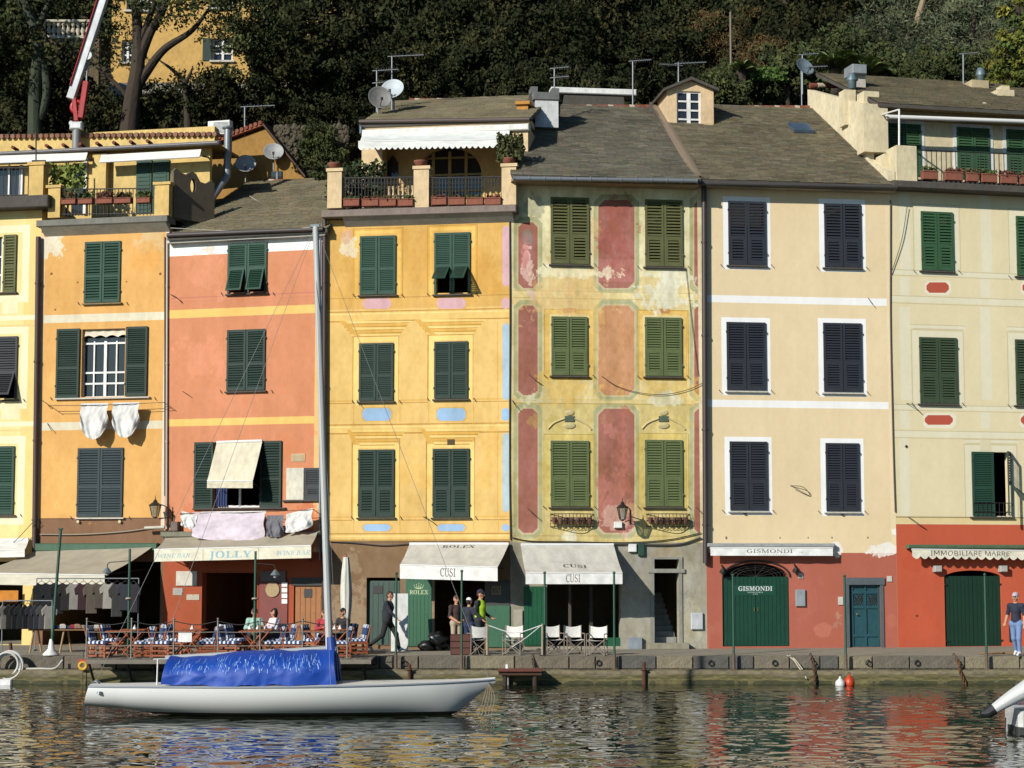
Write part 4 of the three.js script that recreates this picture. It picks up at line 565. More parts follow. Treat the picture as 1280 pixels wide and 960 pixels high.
// ---- G
{
  const H = hG, ws = [[1151, 265, 1191, 338], [1270, 271, 1312, 345], [1149, 422, 1196, 504], [1269, 425, 1318, 506]], w5 = [1215, 565, 1263, 645];
  for (const w of ws) H.windowHole(...w); H.hole(...w5); H.hole(1181, 713, 1252, 810, 9);
  H.build(241, (k) => {
    const fr = '#e3d9ba', lo = '#c6b991'; for (const w of [...ws, w5]) { k.frame(w[0] - 4, w[1] - 4, w[2] + 4, w[3] + 2, 8, fr); k.frame(w[0] - 9, w[1] - 9, w[2] + 9, w[3] + 2, 1, lo); if (w[1] > 400) { const y = w[1] - 13; k.hline(y, w[0] - 10, w[2] + 10, 4, fr); k.hline(y + 2.4, w[0] - 8, w[2] + 8, 1, lo); k.hline(y - 2.4, w[0] - 11, w[2] + 11, 1, lo); } }
    for (const x of [1125, 1226, 1330]) { k.rect(x, 241, x + 13, 340, fr); k.rect(x, 384, x + 13, 500, fr); k.rect(x, 546, x + 12, 645, fr); k.rect(x, 346, x + 12, 372, fr); k.rect(x, 512, x + 12, 536, fr); }
    k.rect(1226, 540, 1240, 646, '#dccfa9'); for (const y of [[342, 4], [374, 6], [508, 4], [540, 6]]) { k.band(y[0] + 1, y[0] + y[1] + 2, fr); k.band(y[0], y[0] + 1, lo); k.band(y[0] + y[1] + 3, y[0] + y[1] + 4, lo); }
    for (const x of [1158, 1278]) { k.plate(x - 2, 351, x + 31, 369, 4, '#e9dfc4'); k.plate(x, 353, x + 28, 366, 4, '#b6513a'); k.plate(x - 4, 516, x + 37, 535, 4, '#e9dfc4'); k.plate(x - 2, 519, x + 33, 531, 4, '#b6513a'); }
    k.band(648, 655, '#e0c890'); k.band(646.5, 648, '#9a8458'); k.band(656, 812, '#c05636'); k.blot(1150, 780, 26, 22, '#cc5b38', 0.5, 1); k.blot(1160, 700, 30, 14, '#b8492c', 0.4, 1); k.blot(1270, 790, 18, 22, '#cc5a3a', 0.4, 1); k.blot(1146, 770, 3, 2, '#5a3022', 0.9);
  }, '#e2d2a8', { side: '#bfae82', wear: 0.25 });
  ws.forEach((w, i) => H.shutters(...w, i < 2 ? MS.bright : M('#4a6040', 0.75, { k: 0.52 }), { pitch: i < 2 ? 0.1 : 0.085, inset: true }));
  const r = H.R(...w5), h = r[3] - r[2], wd = r[1] - r[0]; H.leaf(r[0], r[2], 0.02, wd * 0.56, h, MS.green, { pitch: 0.06 }); const L2 = H.leaf(r[1], r[2], 0.02, wd * 0.5, h, MS.dark, { flip: true, open: 0.95, flap: 0.9, mid: 0.5 }); H.sill(1214, 1264, 646); part(H.g, 'window_rail', [rod([r[0], r[2] + 0.42, 0.08], [r[1], r[2] + 0.42, 0.08], 0.014), rod([r[0], r[2] + 0.12, 0.08], [r[1], r[2] + 0.12, 0.08], 0.014), ...Array.from({ length: 10 }, (_, i) => rod([r[0] + wd * i / 9, r[2] + 0.02, 0.08], [r[0] + wd * i / 9, r[2] + 0.42, 0.08], 0.008))], iron);
  const gm = M('#13402a', 0.55, { k: 0.6 }), R = H.R(1182, 720, 1251, 810, -0.06), w2 = (R[1] - R[0]) / 2; for (const s of [0, 1]) { const d = part(H.g, 'door', [bx(R[0] + s * w2 + 0.005, R[0] + (s + 1) * w2 - 0.005, R[2], R[3], -0.12, -0.06), ...Array.from({ length: 7 }, (_, i) => bx(R[0] + s * w2 + 0.02 + i * (w2 - 0.02) / 7, R[0] + s * w2 + 0.01 + (i + 0.93) * (w2 - 0.02) / 7, R[2] + 0.02, R[3] - 0.02, -0.06, -0.048))], gm); for (const y of [R[2] + 0.2, R[3] - 0.3]) part(d, 'hinge', bx(R[0] + s * 2 * w2 - 0.04, R[0] + s * 2 * w2 + 0.04, y, y + 0.06, -0.05, 0.0), iron); }
  for (const x of [1169, 1251]) part(H.g, 'wall_lamp', [H.C(x, 707, x + 9, 715, 0, 0.22, 0.02)], M('#b8b4ac', 0.6)); part(H.g, 'notice_card', H.B(1262, 777, 1272, 802, 0.004, 0.04), iron);
  // cornice, terrace and set-back storey
  part(H.g, 'cornice', H.C(1117, 232, 1420, 241, -0.3, 0.62, 0.03), slateEdge);  part(H.g, 'terrace_floor', H.B(1118, 230, 1420, 232, -5.5, -0.32), slateEdge);
  const iv = M('#e4d4ae', 0.93), z = -2.0; part(H.g, 'penthouse_wall', [H.B(1096, 152, 1420, 236, z - 0.3, z)], iv);
  for (const [a, b, y0] of [[1111, 1151, 155], [1196, 1237, 160], [1258, 1302, 163]]) { const q = H.R(a, y0, b, y0 + 64, z); part(H.g, 'window_surround', [bx(q[0] - 0.13, q[0] - 0.002, q[2], q[3] + 0.13, z + 0.002, z + 0.02), bx(q[1] + 0.002, q[1] + 0.13, q[2], q[3] + 0.13, z + 0.002, z + 0.02), bx(q[0] - 0.002, q[1] + 0.002, q[3] + 0.002, q[3] + 0.13, z + 0.002, z + 0.02)], whitePaint); const w = (q[1] - q[0]) / 2; H.leaf(q[0], q[2], z + 0.01, w - 0.006, q[3] - q[2], MS.bright, { pitch: 0.1, inset: true, mid: 0.5 }); H.leaf(q[1], q[2], z + 0.01, w - 0.006, q[3] - q[2], MS.bright, { flip: true, pitch: 0.1, inset: true, mid: 0.5 }); }
  part(H.g, 'terrace_pillar', [H.B(1121, 182, 1146, 234, -0.5, 0.3)], iv); part(H.g, 'terrace_pillar', [H.B(1106, 192, 1122, 232, -1.0, -0.3), H.B(1094, 200, 1106, 214, -1.6, -1.0)], iv);
  part(H.g, 'awning_frame', [rod(H.P(1124, 184, 0.1), H.P(1124, 137, 0.1), 0.035), rod(H.P(1124, 137, 0.1), H.P(1103, 143, -1.0), 0.03), rod(H.P(1103, 143, -1.0), H.P(1114, 153, -1.6), 0.03)], whitePaint); railing(H.g, 'terrace_railing', H.P(1147, 231, 0.28), H.P(1420, 242, 0.28), 1.16, 46, iron);
  const rf = H.slates(H.g, 1098, 1420, 138, z + 0.9, 106, z - 4.5); H.ridge(rf, 1012, 1330, 105, z - 4.5, 34); part(H.g, 'gutter', rod(H.P(1108, 146, z + 1.0), H.P(1420, 157, z + 1.0), 0.075, 0.075, 10), whitePaint); part(H.g, 'penthouse_soffit', [H.B(1100, 139, 1420, 143, z - 0.2, z + 0.85), H.B(1100, 142, 1420, 153, z + 0.002, z + 0.5)], M('#a58f62', 0.95));
  // stepped gable on the neighbour's roof with chimneys
  const sw = new THREE.Shape(), zz = (x, y, d) => { const p = H.P(x, y, d); return [p[2], p[1]]; }; const top = [[z + 0.8, 141], [z - 4.6, 108]]; part(H.g, 'gable_wall', (() => { const s = new THREE.Shape(), a = H.P(1096, 132, z + 0.6), b = H.P(1012, 112, z - 4.6); s.moveTo(a[2], a[1]); s.lineTo(b[2], b[1]); s.lineTo(b[2], b[1] - 2.2); s.lineTo(0.2, H.P(1118, 226, 0.2)[1]); s.lineTo(0.2, H.P(1118, 214, 0.2)[1]); s.lineTo(a[2], H.P(1096, 200, a[2])[1]); s.closePath(); return new THREE.ExtrudeGeometry(s, { depth: 0.25, bevelEnabled: false }).rotateY(-Math.PI / 2).translate(0.1, 0, 0); })(), M('#eadbb6', 0.93));
  part(rf, 'chimney', [H.B(1056, 112, 1070, 156, -3.4, -2.9)], iv); part(rf, 'chimney', [H.B(1080, 114, 1099, 130, -2.6, -2.0), H.B(1080, 130, 1110, 190, -1.75, -1.15)], iv); part(rf, 'chimney', [H.B(1067, 92, 1082, 112, -4.2, -3.8)], M('#c9c3b4', 0.9)); part(rf, 'chimney_cap', H.C(1066, 80, 1084, 92, -4.4, -3.6, 0.03), M('#8f9498', 0.8));
  { const p = H.P(1065, 104, -3.15); part(rf, 'chimney_cowl', lathe([[0.001, 0.36], [0.1, 0.34], [0.12, 0.3], [0.22, 0.1], [0.16, 0.08], [0.14, -0.2], [0.001, -0.2]], 14).translate(p[0], p[1], p[2]), M('#6f8288', 0.5, { metal: 0.3 })); }
  part(rf, 'chimney', [H.B(1215, 100, 1236, 117, z - 4, z - 3.2)], M('#c8b690', 0.9)); { const p = H.P(1226, 96, z - 3.6); part(rf, 'chimney_cowl', lathe([[0.001, 0.34], [0.12, 0.32], [0.2, 0.06], [0.14, 0.04], [0.14, -0.16], [0.001, -0.16]], 14).translate(p[0], p[1], p[2]), M('#6f8288', 0.5, { metal: 0.3 })); }
  part(rf, 'chimney', [H.B(1247, 112, 1268, 124, z - 2.4, z - 1.8), H.B(1252, 107, 1262, 113, z - 2.3, z - 1.9)], iv);
  for (const x of [1112, 1162, 1230]) { const p = H.P(x, 131, z - 0.1); part(rf, 'tile_vent', [new THREE.SphereGeometry(0.15, 10, 6, 0, 6.3, 0, 1.6).translate(p[0], p[1] - 0.06, p[2]), bx(p[0] - 0.22, p[0] + 0.22, p[1] - 0.1, p[1] - 0.05, p[2] - 0.15, p[2] + 0.15)], M('#c9beA8', 0.9)); }
}
// ---------------------------------------------------------------- awnings
function lettered(w, h, bg, items) { return printed(canvasTex(w, h, (c) => { c.fillStyle = bg; c.fillRect(0, 0, w, h); for (const t of items) { c.fillStyle = t.col; c.font = t.font; c.textAlign = 'center'; c.save(); c.translate(t.x, t.y); c.scale(t.sx || 1, t.sy || 1); c.fillText(t.text, 0, 0); c.restore(); } const im = c.getImageData(0, 0, w, h), d = im.data; for (let y = 0; y < h; y++) for (let x = 0; x < w; x++) { const f = 0.97 + 0.05 * nz(x / 400, y / 300) + 0.03 * nz(x / 60, y / 60), k = (y * w + x) * 4; for (let i = 0; i < 3; i++) d[k + i] = Math.min(255, d[k + i] * f); } c.putImageData(im, 0, 0); }), 0.95); }
const dusty = M('#b6ab94', 0.95), paleCloth = M('#ded8c8', 0.95), whiteCloth = M('#efece4', 0.95);
awning(hA, { label: 'short white awning beside the dark brown downpipe', tl: [-110, 678], tr: [36, 674], fl: [-118, 690], fr: [31, 687], z1: 0.9, val: 9, clothMat: whiteCloth, drop: 0.4 });
awning(hB, { label: 'large dusty beige awning over the dark clothes shop', tl: [45, 688], tr: [193, 682], fl: [-48, 716], fr: [131, 719], z1: 2.3, val: 14, clothMat: dusty, valMat: M('#e2dac4', 0.95), box: [43, 679, 196, 689], boxMat: M('#2f5a3c', 0.6), sag: 0.12, drop: 0.6 });
awning(hC, {
  label: 'beige cafe awning with pale blue lettering over the salmon house door', tl: [207, 672], tr: [398, 663], fl: [193, 687], fr: [389, 682], z1: 1.5, val: 15, clothMat: dusty, box: [200, 664, 400, 671], boxMat: M('#7c7a66', 0.8), sag: 0.05,
  valMat: lettered(1536, 128, '#dcd4bc', [{ text: 'WINE BAR', x: 190, y: 92, font: 'bold italic 62px serif', col: '#9fb4b4' }, { text: 'JOLLY', x: 760, y: 104, font: 'bold 96px serif', col: '#8fb3bc', sx: 1.35 }, { text: 'WINE BAR', x: 1360, y: 92, font: 'bold italic 62px serif', col: '#9fb4b4' }, { text: '|', x: 486, y: 100, font: '120px sans-serif', col: '#b8b09a' }, { text: '|', x: 1030, y: 100, font: '120px sans-serif', col: '#b8b09a' }]),
});
const slopeRolex = lettered(1024, 384, '#c4bdae', [{ text: 'ROLEX', x: 520, y: 62, font: 'bold 92px serif', col: '#4c463e', sx: 1.05, sy: 0.62 }]);
awning(hD, { label: 'pale grey shop awning beside the striding man, with lettering on top', tl: [512, 680], tr: [636, 680], fl: [500, 706], fr: [622, 709], z1: 1.3, val: 17, clothMat: slopeRolex, sag: 0.03, valMat: lettered(1024, 160, '#e9e6dd', [{ text: 'CUSI', x: 505, y: 122, font: '120px serif', col: '#45413b', sx: 0.62, sy: 1.1 }]) });
awning(hE, { label: 'pale grey shop awning with tapering sides over the frescoed house shop', tl: [651, 681], tr: [767, 681], fl: [657, 716], fr: [778, 716], z1: 1.5, val: 14, clothMat: lettered(1024, 384, '#c8c2b4', [{ text: 'CUSI', x: 540, y: 300, font: 'bold 84px serif', col: '#4c463e', sx: 1.3, sy: 0.8 }]), sag: 0.07, valMat: lettered(1024, 128, '#ebe8e0', [{ text: 'CUSI', x: 500, y: 106, font: '112px serif', col: '#5a564f', sx: 0.62, sy: 1.1 }]) });
awning(hF, { label: 'narrow white lettered awning rolled in above the arched green doors', tl: [887, 683], tr: [1042, 684], fl: [888, 684.5], fr: [1041, 684.8], z1: 0.34, val: 10, arms: false, clothMat: whiteCloth, box: [884, 679, 1044, 684], boxMat: M('#a8aaa8', 0.5), valMat: lettered(1536, 110, '#eeece6', [{ text: 'GISMONDI', x: 740, y: 72, font: '78px serif', col: '#4d4a48', sx: 1.45, sy: 0.9 }, { text: '1754', x: 1130, y: 74, font: '26px serif', col: '#77736e' }, { text: 'G  I  O  I  E  L  L  E  R  I  A', x: 740, y: 104, font: '24px serif', col: '#8a8680' }]) });
awning(hG, { label: 'scalloped cream lettered awning on the bright red ground floor', tl: [1139, 685], tr: [1400, 688], fl: [1140, 686.5], fr: [1400, 690], z1: 0.36, val: 12, scallop: 26, arms: false, clothMat: paleCloth, box: [1135, 681, 1402, 686], boxMat: M('#56704f', 0.7), valMat: lettered(1792, 100, '#e6dec6', [{ text: "IMMOBILIARE MARRE'", x: 500, y: 66, font: '66px sans-serif', col: '#453f36', sx: 1.05, sy: 1.1 }]) });
awning(hC, { name: 'window_awning', label: 'cream drop awning over the open window of the salmon house', tl: [271, 553], tr: [328, 551], fl: [259, 601], fr: [316, 601], z1: 0.85, val: 9, clothMat: M('#e2d8bd', 0.95), sag: 0.01, drop: 1.5 });
awning(hD, { name: 'terrace_awning', label: 'white scalloped awning shading the roof terrace of the yellow house', tl: [453, 168], tr: [637, 165], fl: [448, 177], fr: [634, 174], z0: -1.3, z1: -0.4, val: 11, scallop: 26, clothMat: M('#eef0ea', 0.95), drop: 0.2, barMat: whitePaint });
{ const H = hD; const g = thing('awning_cassette', 'long white awning cassette under the yellow house penthouse eaves', 'awning', [H.a[0], 0, H.a[1]], H.rot); part(g, 'housing', H.C(452, 158, 661, 166, -1.7, -1.25, 0.03), whiteCloth); part(g, 'end_cap', H.C(449, 157, 452, 167, -1.7, -1.24, 0.02), M('#5d7484', 0.6)); }
for (const [a, b, y0, y1, l] of [[-60, 110, 195, 206, 'white rolled awning over the arched terrace window of the pale house'], [127, 252, 191, 203, 'white rolled awning over the green terrace door']]) { const H = hB, g = thing('rolled_awning', l, 'awning', [H.a[0], 0, H.a[1]], H.rot); const p = H.P(a, y1 - 3, -1.9), q = H.P(b, y1 - 12 + (a < 0 ? 3 : 2), -1.9); part(g, 'cloth_roll', quad([p[0], p[1] - 0.13, -1.72], [q[0], q[1] - 0.13, -1.72], [q[0], q[1] + 0.17, -1.86], [p[0], p[1] + 0.17, -1.86], 12, 3), whiteCloth); part(g, 'front_bar', rod([p[0], p[1] - 0.1, -1.75], [q[0], q[1] - 0.1, -1.75], 0.04), whitePaint); part(g, 'bracket', rod([q[0] + 0.05, q[1], -2.38], [q[0] + 0.05, q[1] - 0.08, -1.75], 0.03), iron); }

// ---------------------------------------------------------------- things on walls and roofs
function lantern(H, px, py, label, z = 0.75) {   // wrought bracket lantern
  const p = H.P(px, py, z), g = thing('wall_lantern', label, 'lantern', H.world(p), H.rot);
  const body = part(g, 'lantern_frame', [...[0, 1, 2, 3].map((i) => { const c = Math.cos(i * Math.PI / 2 + 0.785), s = Math.sin(i * Math.PI / 2 + 0.785); return rod([c * 0.11, -0.22, s * 0.11], [c * 0.2, 0.14, s * 0.2], 0.012); }), lathe([[0.001, 0.34], [0.06, 0.3], [0.08, 0.24], [0.22, 0.15], [0.23, 0.13], [0.001, 0.16]], 4).rotateY(0.785), rod([0, 0.3, 0], [0, 0.46, 0], 0.02, 0.005), lathe([[0.001, -0.22], [0.12, -0.22], [0.05, -0.27], [0.001, -0.29]], 4).rotateY(0.785)], iron);
  part(g, 'lantern_glass', lathe([[0.105, -0.21], [0.185, 0.13]], 4).rotateY(0.785), new THREE.MeshPhysicalMaterial({ color: 0xcfd4cc, roughness: 0.15, transmission: 0.85, thickness: 0, side: THREE.DoubleSide }));
  part(g, 'bracket', [tube([[0.0, 0.2, 0], [0.25, 0.12, -0.2], [0.38, -0.1, -z + 0.02]], 0.016, 14, 6), tube([[0.1, -0.3, -0.1], [0.3, -0.25, -0.4], [0.38, -0.3, -z + 0.02]], 0.014, 12, 6), rod([0.38, -0.36, -z + 0.02], [0.38, 0.1, -z + 0.02], 0.02)], iron);
  return g;
}
lantern(hE, 778, 640, 'wrought iron bracket lantern between the frescoed house windows'); lantern(hB, 194, 637, 'small bracket lantern on the edge of the orange house', 0.55);
// laundry
function cloth(name, label, pts, mat, bend) { const g = quad(...pts, 22, 18, bend); const back = g.clone(); const m = single(name, label, 'laundry', g, mat, [0, 0, 0], 0, 'washing hung out to dry'); return m; }
{
  const line = (H, a, b, z, label) => single('washing_line', label, 'washing line', [sag(H.world(H.P(...a, z)), H.world(H.P(...b, z)), 0.03, 0.01), sag(H.world(H.P(a[0], a[1], z - 0.14)), H.world(H.P(b[0], b[1], z - 0.14)), 0.03, 0.01), rod(H.world(H.P(...a, 0)), H.world(H.P(...a, z + 0.05)), 0.012), rod(H.world(H.P(...b, 0)), H.world(H.P(...b, z + 0.05)), 0.012)], iron);
  line(hB, [62, 507], [205, 503], 0.45, 'washing line under the orange house french window'); line(hC, [225, 642], [392, 637], 0.6, 'washing line above the lettered cafe awning');
  const wm = M('#e9e7e2', 0.95), pm = M('#e0d2dc', 0.95), gm = M('#77767c', 0.95);
  const hang = (H, n, l, x0, y0, x1, y1, z, mat, rd = 0.4, dr = 0) => { const R = H.R(x0, y0, x1, y1, z), w = (u, v, dz) => { const p = H.world([R[0] + (R[1] - R[0]) * u, R[2] + (R[3] - R[2]) * v, z + dz]); return p; }; const P = [w(0, 0, 0), w(1, 0, 0), w(1, 1, 0), w(0, 1, 0)]; cloth(n, l, P, mat, (u, v) => [0.02 * Math.sin(v * 9 + u * 6), (1 - v) * rd * (R[3] - R[2]) * Math.pow(Math.abs(u * 2 - 1), 3) + dr * (u - 0.5) * (R[3] - R[2]), 0.05 * Math.sin(u * 11 + 2 * v) * (1.1 - v) + 0.04 * Math.sin(u * 23 + v * 7) * (1 - v) + 0.06 * nz(u * 0.5, v * 0.4)]); };
  hang(hB, 'drying_cloth', 'white cloth drying by the shutter nearer the brown downpipe', 100, 504, 134, 549, 0.42, wm, 0.45, 0); hang(hB, 'drying_cloth', 'white cloth drying on the side of the salmon house', 140, 503, 173, 547, 0.42, wm, 0.45, 0);
  hang(hC, 'drying_sheet', 'wide pink white sheet drying over the cafe awning', 240, 641, 330, 676, 0.6, pm, 0.15, -0.05); hang(hC, 'drying_towel', 'short white towel beside the wide pink sheet', 226, 641, 246, 661, 0.58, wm, 0.1, -0.3); hang(hC, 'drying_towel', 'white towel drying next to the grey shorts', 357, 639, 390, 664, 0.58, wm, 0.1, 0.3); hang(hC, 'drying_shorts', 'grey shorts drying between the sheet and a white towel', 333, 644, 354, 672, 0.6, gm, 0.1, 0); hang(hC, 'drying_sheet', 'white sheet folded over the line behind the pink one', 250, 639, 332, 650, 0.45, wm, 0.02, 0);
}
// flower boxes
const plantMats = ['#6a5a34', '#54622e', '#7c4a34'].map((c) => M(c, 0.9, { k: 0.6, plain: true }));
function tuft(w, d, h, n, seed, size = 0.05) { const q = rng(seed), P = []; for (let i = 0; i < n; i++) { const x = (q() - 0.5) * w, z = (q() - 0.5) * d, y = q() * h, a = q() * 6.3, b = (q() - 0.3) * 1.6, s = size * (0.6 + q() * 0.8), e = new THREE.Euler(b, a, q() * 3), u = V3(s, 0, 0).applyEuler(e), v = V3(0, s * 1.7, 0).applyEuler(e); P.push(x - u.x, y - u.y, z - u.z, x + u.x, y + u.y, z + u.z, x + v.x, y + v.y, z + v.z, x - u.x, y - u.y, z - u.z, x + v.x, y + v.y, z + v.z, x - v.x * 0.6 - u.x, y + v.y * 0.7, z + v.z * 0.5); } const g = new THREE.BufferGeometry(); g.setAttribute('position', new THREE.Float32BufferAttribute(P, 3)); g.computeVertexNormals(); return g; }
function flowerBox(H, x0, x1, y0, y1, z, label, group, lush, seed) { const R = H.R(x0, y0, x1, y1, z), w = R[1] - R[0], h = R[3] - R[2], g = thing('flower_box', label, 'planter', H.world([(R[0] + R[1]) / 2, R[2], z - 0.1]), H.rot, group); part(g, 'trough', [cbx(-w / 2, w / 2, 0, h * 0.86, -0.11, 0.1, 0.015), cbx(-w / 2 - 0.012, w / 2 + 0.012, h * 0.84, h, -0.12, 0.115, 0.012)], terracotta); const t = part(g, 'plants', tuft(w * 0.95, 0.2, 0.05 + lush * 0.16, 30 + lush * 90, seed), plantMats[seed % 3]); t.position.y = h - 0.02; return g; }
[[429, 449], [452, 473], [474, 495], [497, 516]].forEach(([a, b], i) => flowerBox(hD, a, b, 248, 257.5, 0.46, 'terracotta trough on the yellow house terrace below the white balusters', 'troughs on the yellow house terrace, balusters side', 0.2, 100 + i));
[[539, 558], [560, 581], [583, 604], [606, 626]].forEach(([a, b], i) => flowerBox(hD, a, b, 246.5, 256, 0.46, 'terracotta trough on the yellow house terrace below the arched window', 'troughs on the yellow house terrace, arched window side', 0.25, 110 + i));
[[76, 94], [97, 115], [119, 140], [142, 163], [170, 187]].forEach(([a, b], i) => flowerBox(hB, a, b, 248 - i * 0.4, 255 - i * 0.4, 0.3, 'flowering trough hung on the orange house terrace rail', 'troughs on the orange house terrace rail', 1, 120 + i));
[[1154, 1173], [1182, 1204], [1209, 1224], [1228, 1247], [1252, 1272], [1276, 1296]].forEach(([a, b], i) => flowerBox(hG, a, b, 213 + i * 1.3, 224 + i * 1.3, 0.42, 'terracotta trough along the ivory house terrace rail', 'troughs on the ivory house terrace rail', 0.5, 130 + i));
for (const [px, py, w, i] of [[418, 212, 14, 0], [526, 209, 15, 1], [636, 206, 16, 2]]) { const p = hD.wp(px, py, 0.15), g = thing('terracotta_pot', ['round terracotta pot on the terrace pillar beside the slate roof', 'round terracotta pot on the middle terrace pillar of the yellow house', 'round terracotta pot under the bushy plant on the terrace pillar'][i], 'pot', p, 0); part(g, 'bowl', lathe([[0.001, 0], [0.14, 0], [0.22, 0.16], [0.23, 0.2], [0.19, 0.2], [0.001, 0.17]], 16), terracotta); if (i === 2) { const t = part(g, 'plants', tuft(0.8, 0.6, 0.8, 700, 55, 0.06), M('#5a5c2c', 0.9, { k: 0.55, plain: true })); t.position.set(0.05, 0.15, -0.1); } }
// pots standing in the window baskets
for (const [a, b, l] of [[690, 740, 'small clay pot in the iron basket near the yellow house'], [810, 860, 'small clay pot in the iron basket near the cream house']]) for (let i = 0; i < 7; i++) { const p = hE.wp(a + 3 + (b - a - 6) * i / 6, 655, 0.16), g = thing('clay_pot', l, 'pot', p, 0, l.replace('small clay pot', 'clay pots')); part(g, 'bowl', lathe([[0.001, 0], [0.055, 0], [0.08, 0.17], [0.092, 0.17], [0.092, 0.21], [0.07, 0.21], [0.001, 0.18]], 10), M(['#8a5a48', '#6a4434', '#a87c68'][(i * 5 + a) % 3], 0.95, { k: 0.6 })); }
// plants on terraces
{ const p = hB.wp(84, 262, -0.6), g = thing('lemon_tree', 'small lemon tree in the orange house terrace corner', 'potted tree', p); part(g, 'trunk', taper([[0, -0.2, 0], [0.05, 0.5, 0], [0.1, 0.9, 0]], [0.04, 0.035, 0.02]), M('#5a4630', 0.9)); const t = part(g, 'crown', tuft(1.2, 0.8, 1.0, 420, 61, 0.075), M('#7c8a34', 0.8, { k: 0.7, plain: true })); t.position.y = 0.55; }
{ const p = hD.wp(448, 252, -1.0), g = thing('terrace_shrub', 'dark leafy shrub at the end of the yellow house terrace', 'shrub', p); part(g, 'stem', taper([[0, -0.3, 0], [0, 0.4, 0], [0.1, 0.8, 0]], [0.05, 0.04, 0.02]), M('#4a3a28', 0.9)); const t = part(g, 'crown', tuft(1.9, 1.0, 1.2, 1300, 62, 0.06), M('#3c4a20', 0.85, { k: 0.6, plain: true })); t.position.set(-0.1, 0.05, 0); }
// satellite dishes and aerials
function dish(pos, r, label, o = {}) { const g = thing('satellite_dish', label, 'satellite dish', pos, o.turn ?? -0.5); const pr = []; for (let i = 0; i <= 8; i++) pr.push([r * i / 8 + 0.0001, 0.28 * r * (i / 8) ** 2]); pr.push([r * 1.02, 0.28 * r - 0.02], [0.001, -0.02]); const d = part(g, 'reflector', lathe(pr, 28).rotateX(Math.PI / 2 - (o.el ?? 0.45)), M(o.col || '#a7a7a4', 0.6)); part(g, 'feed_arm', [rod([0, -r * 0.9, 0.05], [0, -r * 0.25, r * 1.0], 0.014), cbx(-0.04, 0.04, -r * 0.25 - 0.05, -r * 0.25 + 0.05, r * 0.92, r * 1.08, 0.01)], iron); part(g, 'mast', [rod([0, 0, -0.03], [0, -0.05, -0.16], 0.03), rod([0, 0.1, -0.16], [0, -(o.mast ?? 0.8), -0.16], 0.028)], zinc); return g; }
dish(hD.wp(474, 123, -3.2), 0.4, 'grey satellite dish on the penthouse roof edge', { turn: 0.3, el: 0.2, col: '#8a8782' }); dish(hD.wp(491, 113, -3.6), 0.4, 'pale blue grey satellite dish behind the darker one', { turn: -0.2, col: '#c3ccd0', mast: 1.1 });
dish(hC.wp(307, 206, -5.6), 0.37, 'grey satellite dish on the ochre gable beside the metal flue', { turn: 0.1, mast: 0.6 }); dish(hC.wp(342, 191, -5.8), 0.36, 'grey satellite dish near the peak side of the ochre gable', { turn: 0.1, mast: 0.6 }); dish(hG.wp(1005, 85, -7.5), 0.36, 'blue grey satellite dish above the stepped cream gable', { turn: 0.5, col: '#76868e', mast: 1.4 });
function aerial(H, px, yb, yt, z, booms, label) { const b = H.wp(px, yb, z), t = H.wp(px, yt, z), l = [rod([b[0], b[1] - 0.3, b[2]], t, 0.028)]; for (const [dy, len, dir] of booms) { const y = t[1] - dy, e = [t[0] + len * dir, y + 0.03, t[2] + 0.1]; l.push(rod([t[0] - 0.15 * dir, y, t[2]], e, 0.018)); for (let i = 0; i < 9; i++) { const x = t[0] + len * dir * i / 8.5; l.push(rod([x, y + 0.02, t[2] - 0.2], [x, y + 0.02, t[2] + 0.28], 0.008, 0.008, 4)); } } return single('tv_aerial', label, 'aerial', l, zinc); }
aerial(hD, 490, 128, 70, -4.2, [[0.02, 1.1, 1]], 'tall tv aerial behind the pair of dishes'); aerial(hD, 471, 130, 88, -4.0, [[0.02, 0.75, 1], [0.45, 0.5, 1]], 'double tv aerial beside the grey dish'); aerial(hE, 693, 116, 85, -4.2, [[0.02, 0.5, 1], [0.35, 0.5, 1]], 'short tv aerial on the white chimney'); aerial(hE, 791, 128, 76, -6.3, [[0.02, 0.65, 1]], 'lone tv aerial on the slate roof ridge'); aerial(hE, 848, 104, 78, -6.8, [[0.05, 1.0, 1], [0.12, 0.7, -1]], 'wide tv aerial behind the dormer'); aerial(hG, 1003, 108, 68, -7.6, [[0.02, 0.6, 1], [0.5, 0.9, 1]], 'tv aerial above the blue grey dish'); aerial(hG, 1204, 108, 67, -6.0, [[0.02, 0.5, 1]], 'tv aerial between the ivory house chimneys'); aerial(hC, 306, 182, 133, -6.2, [[0.02, 1.1, 1]], 'tv aerial on the ochre gable house');
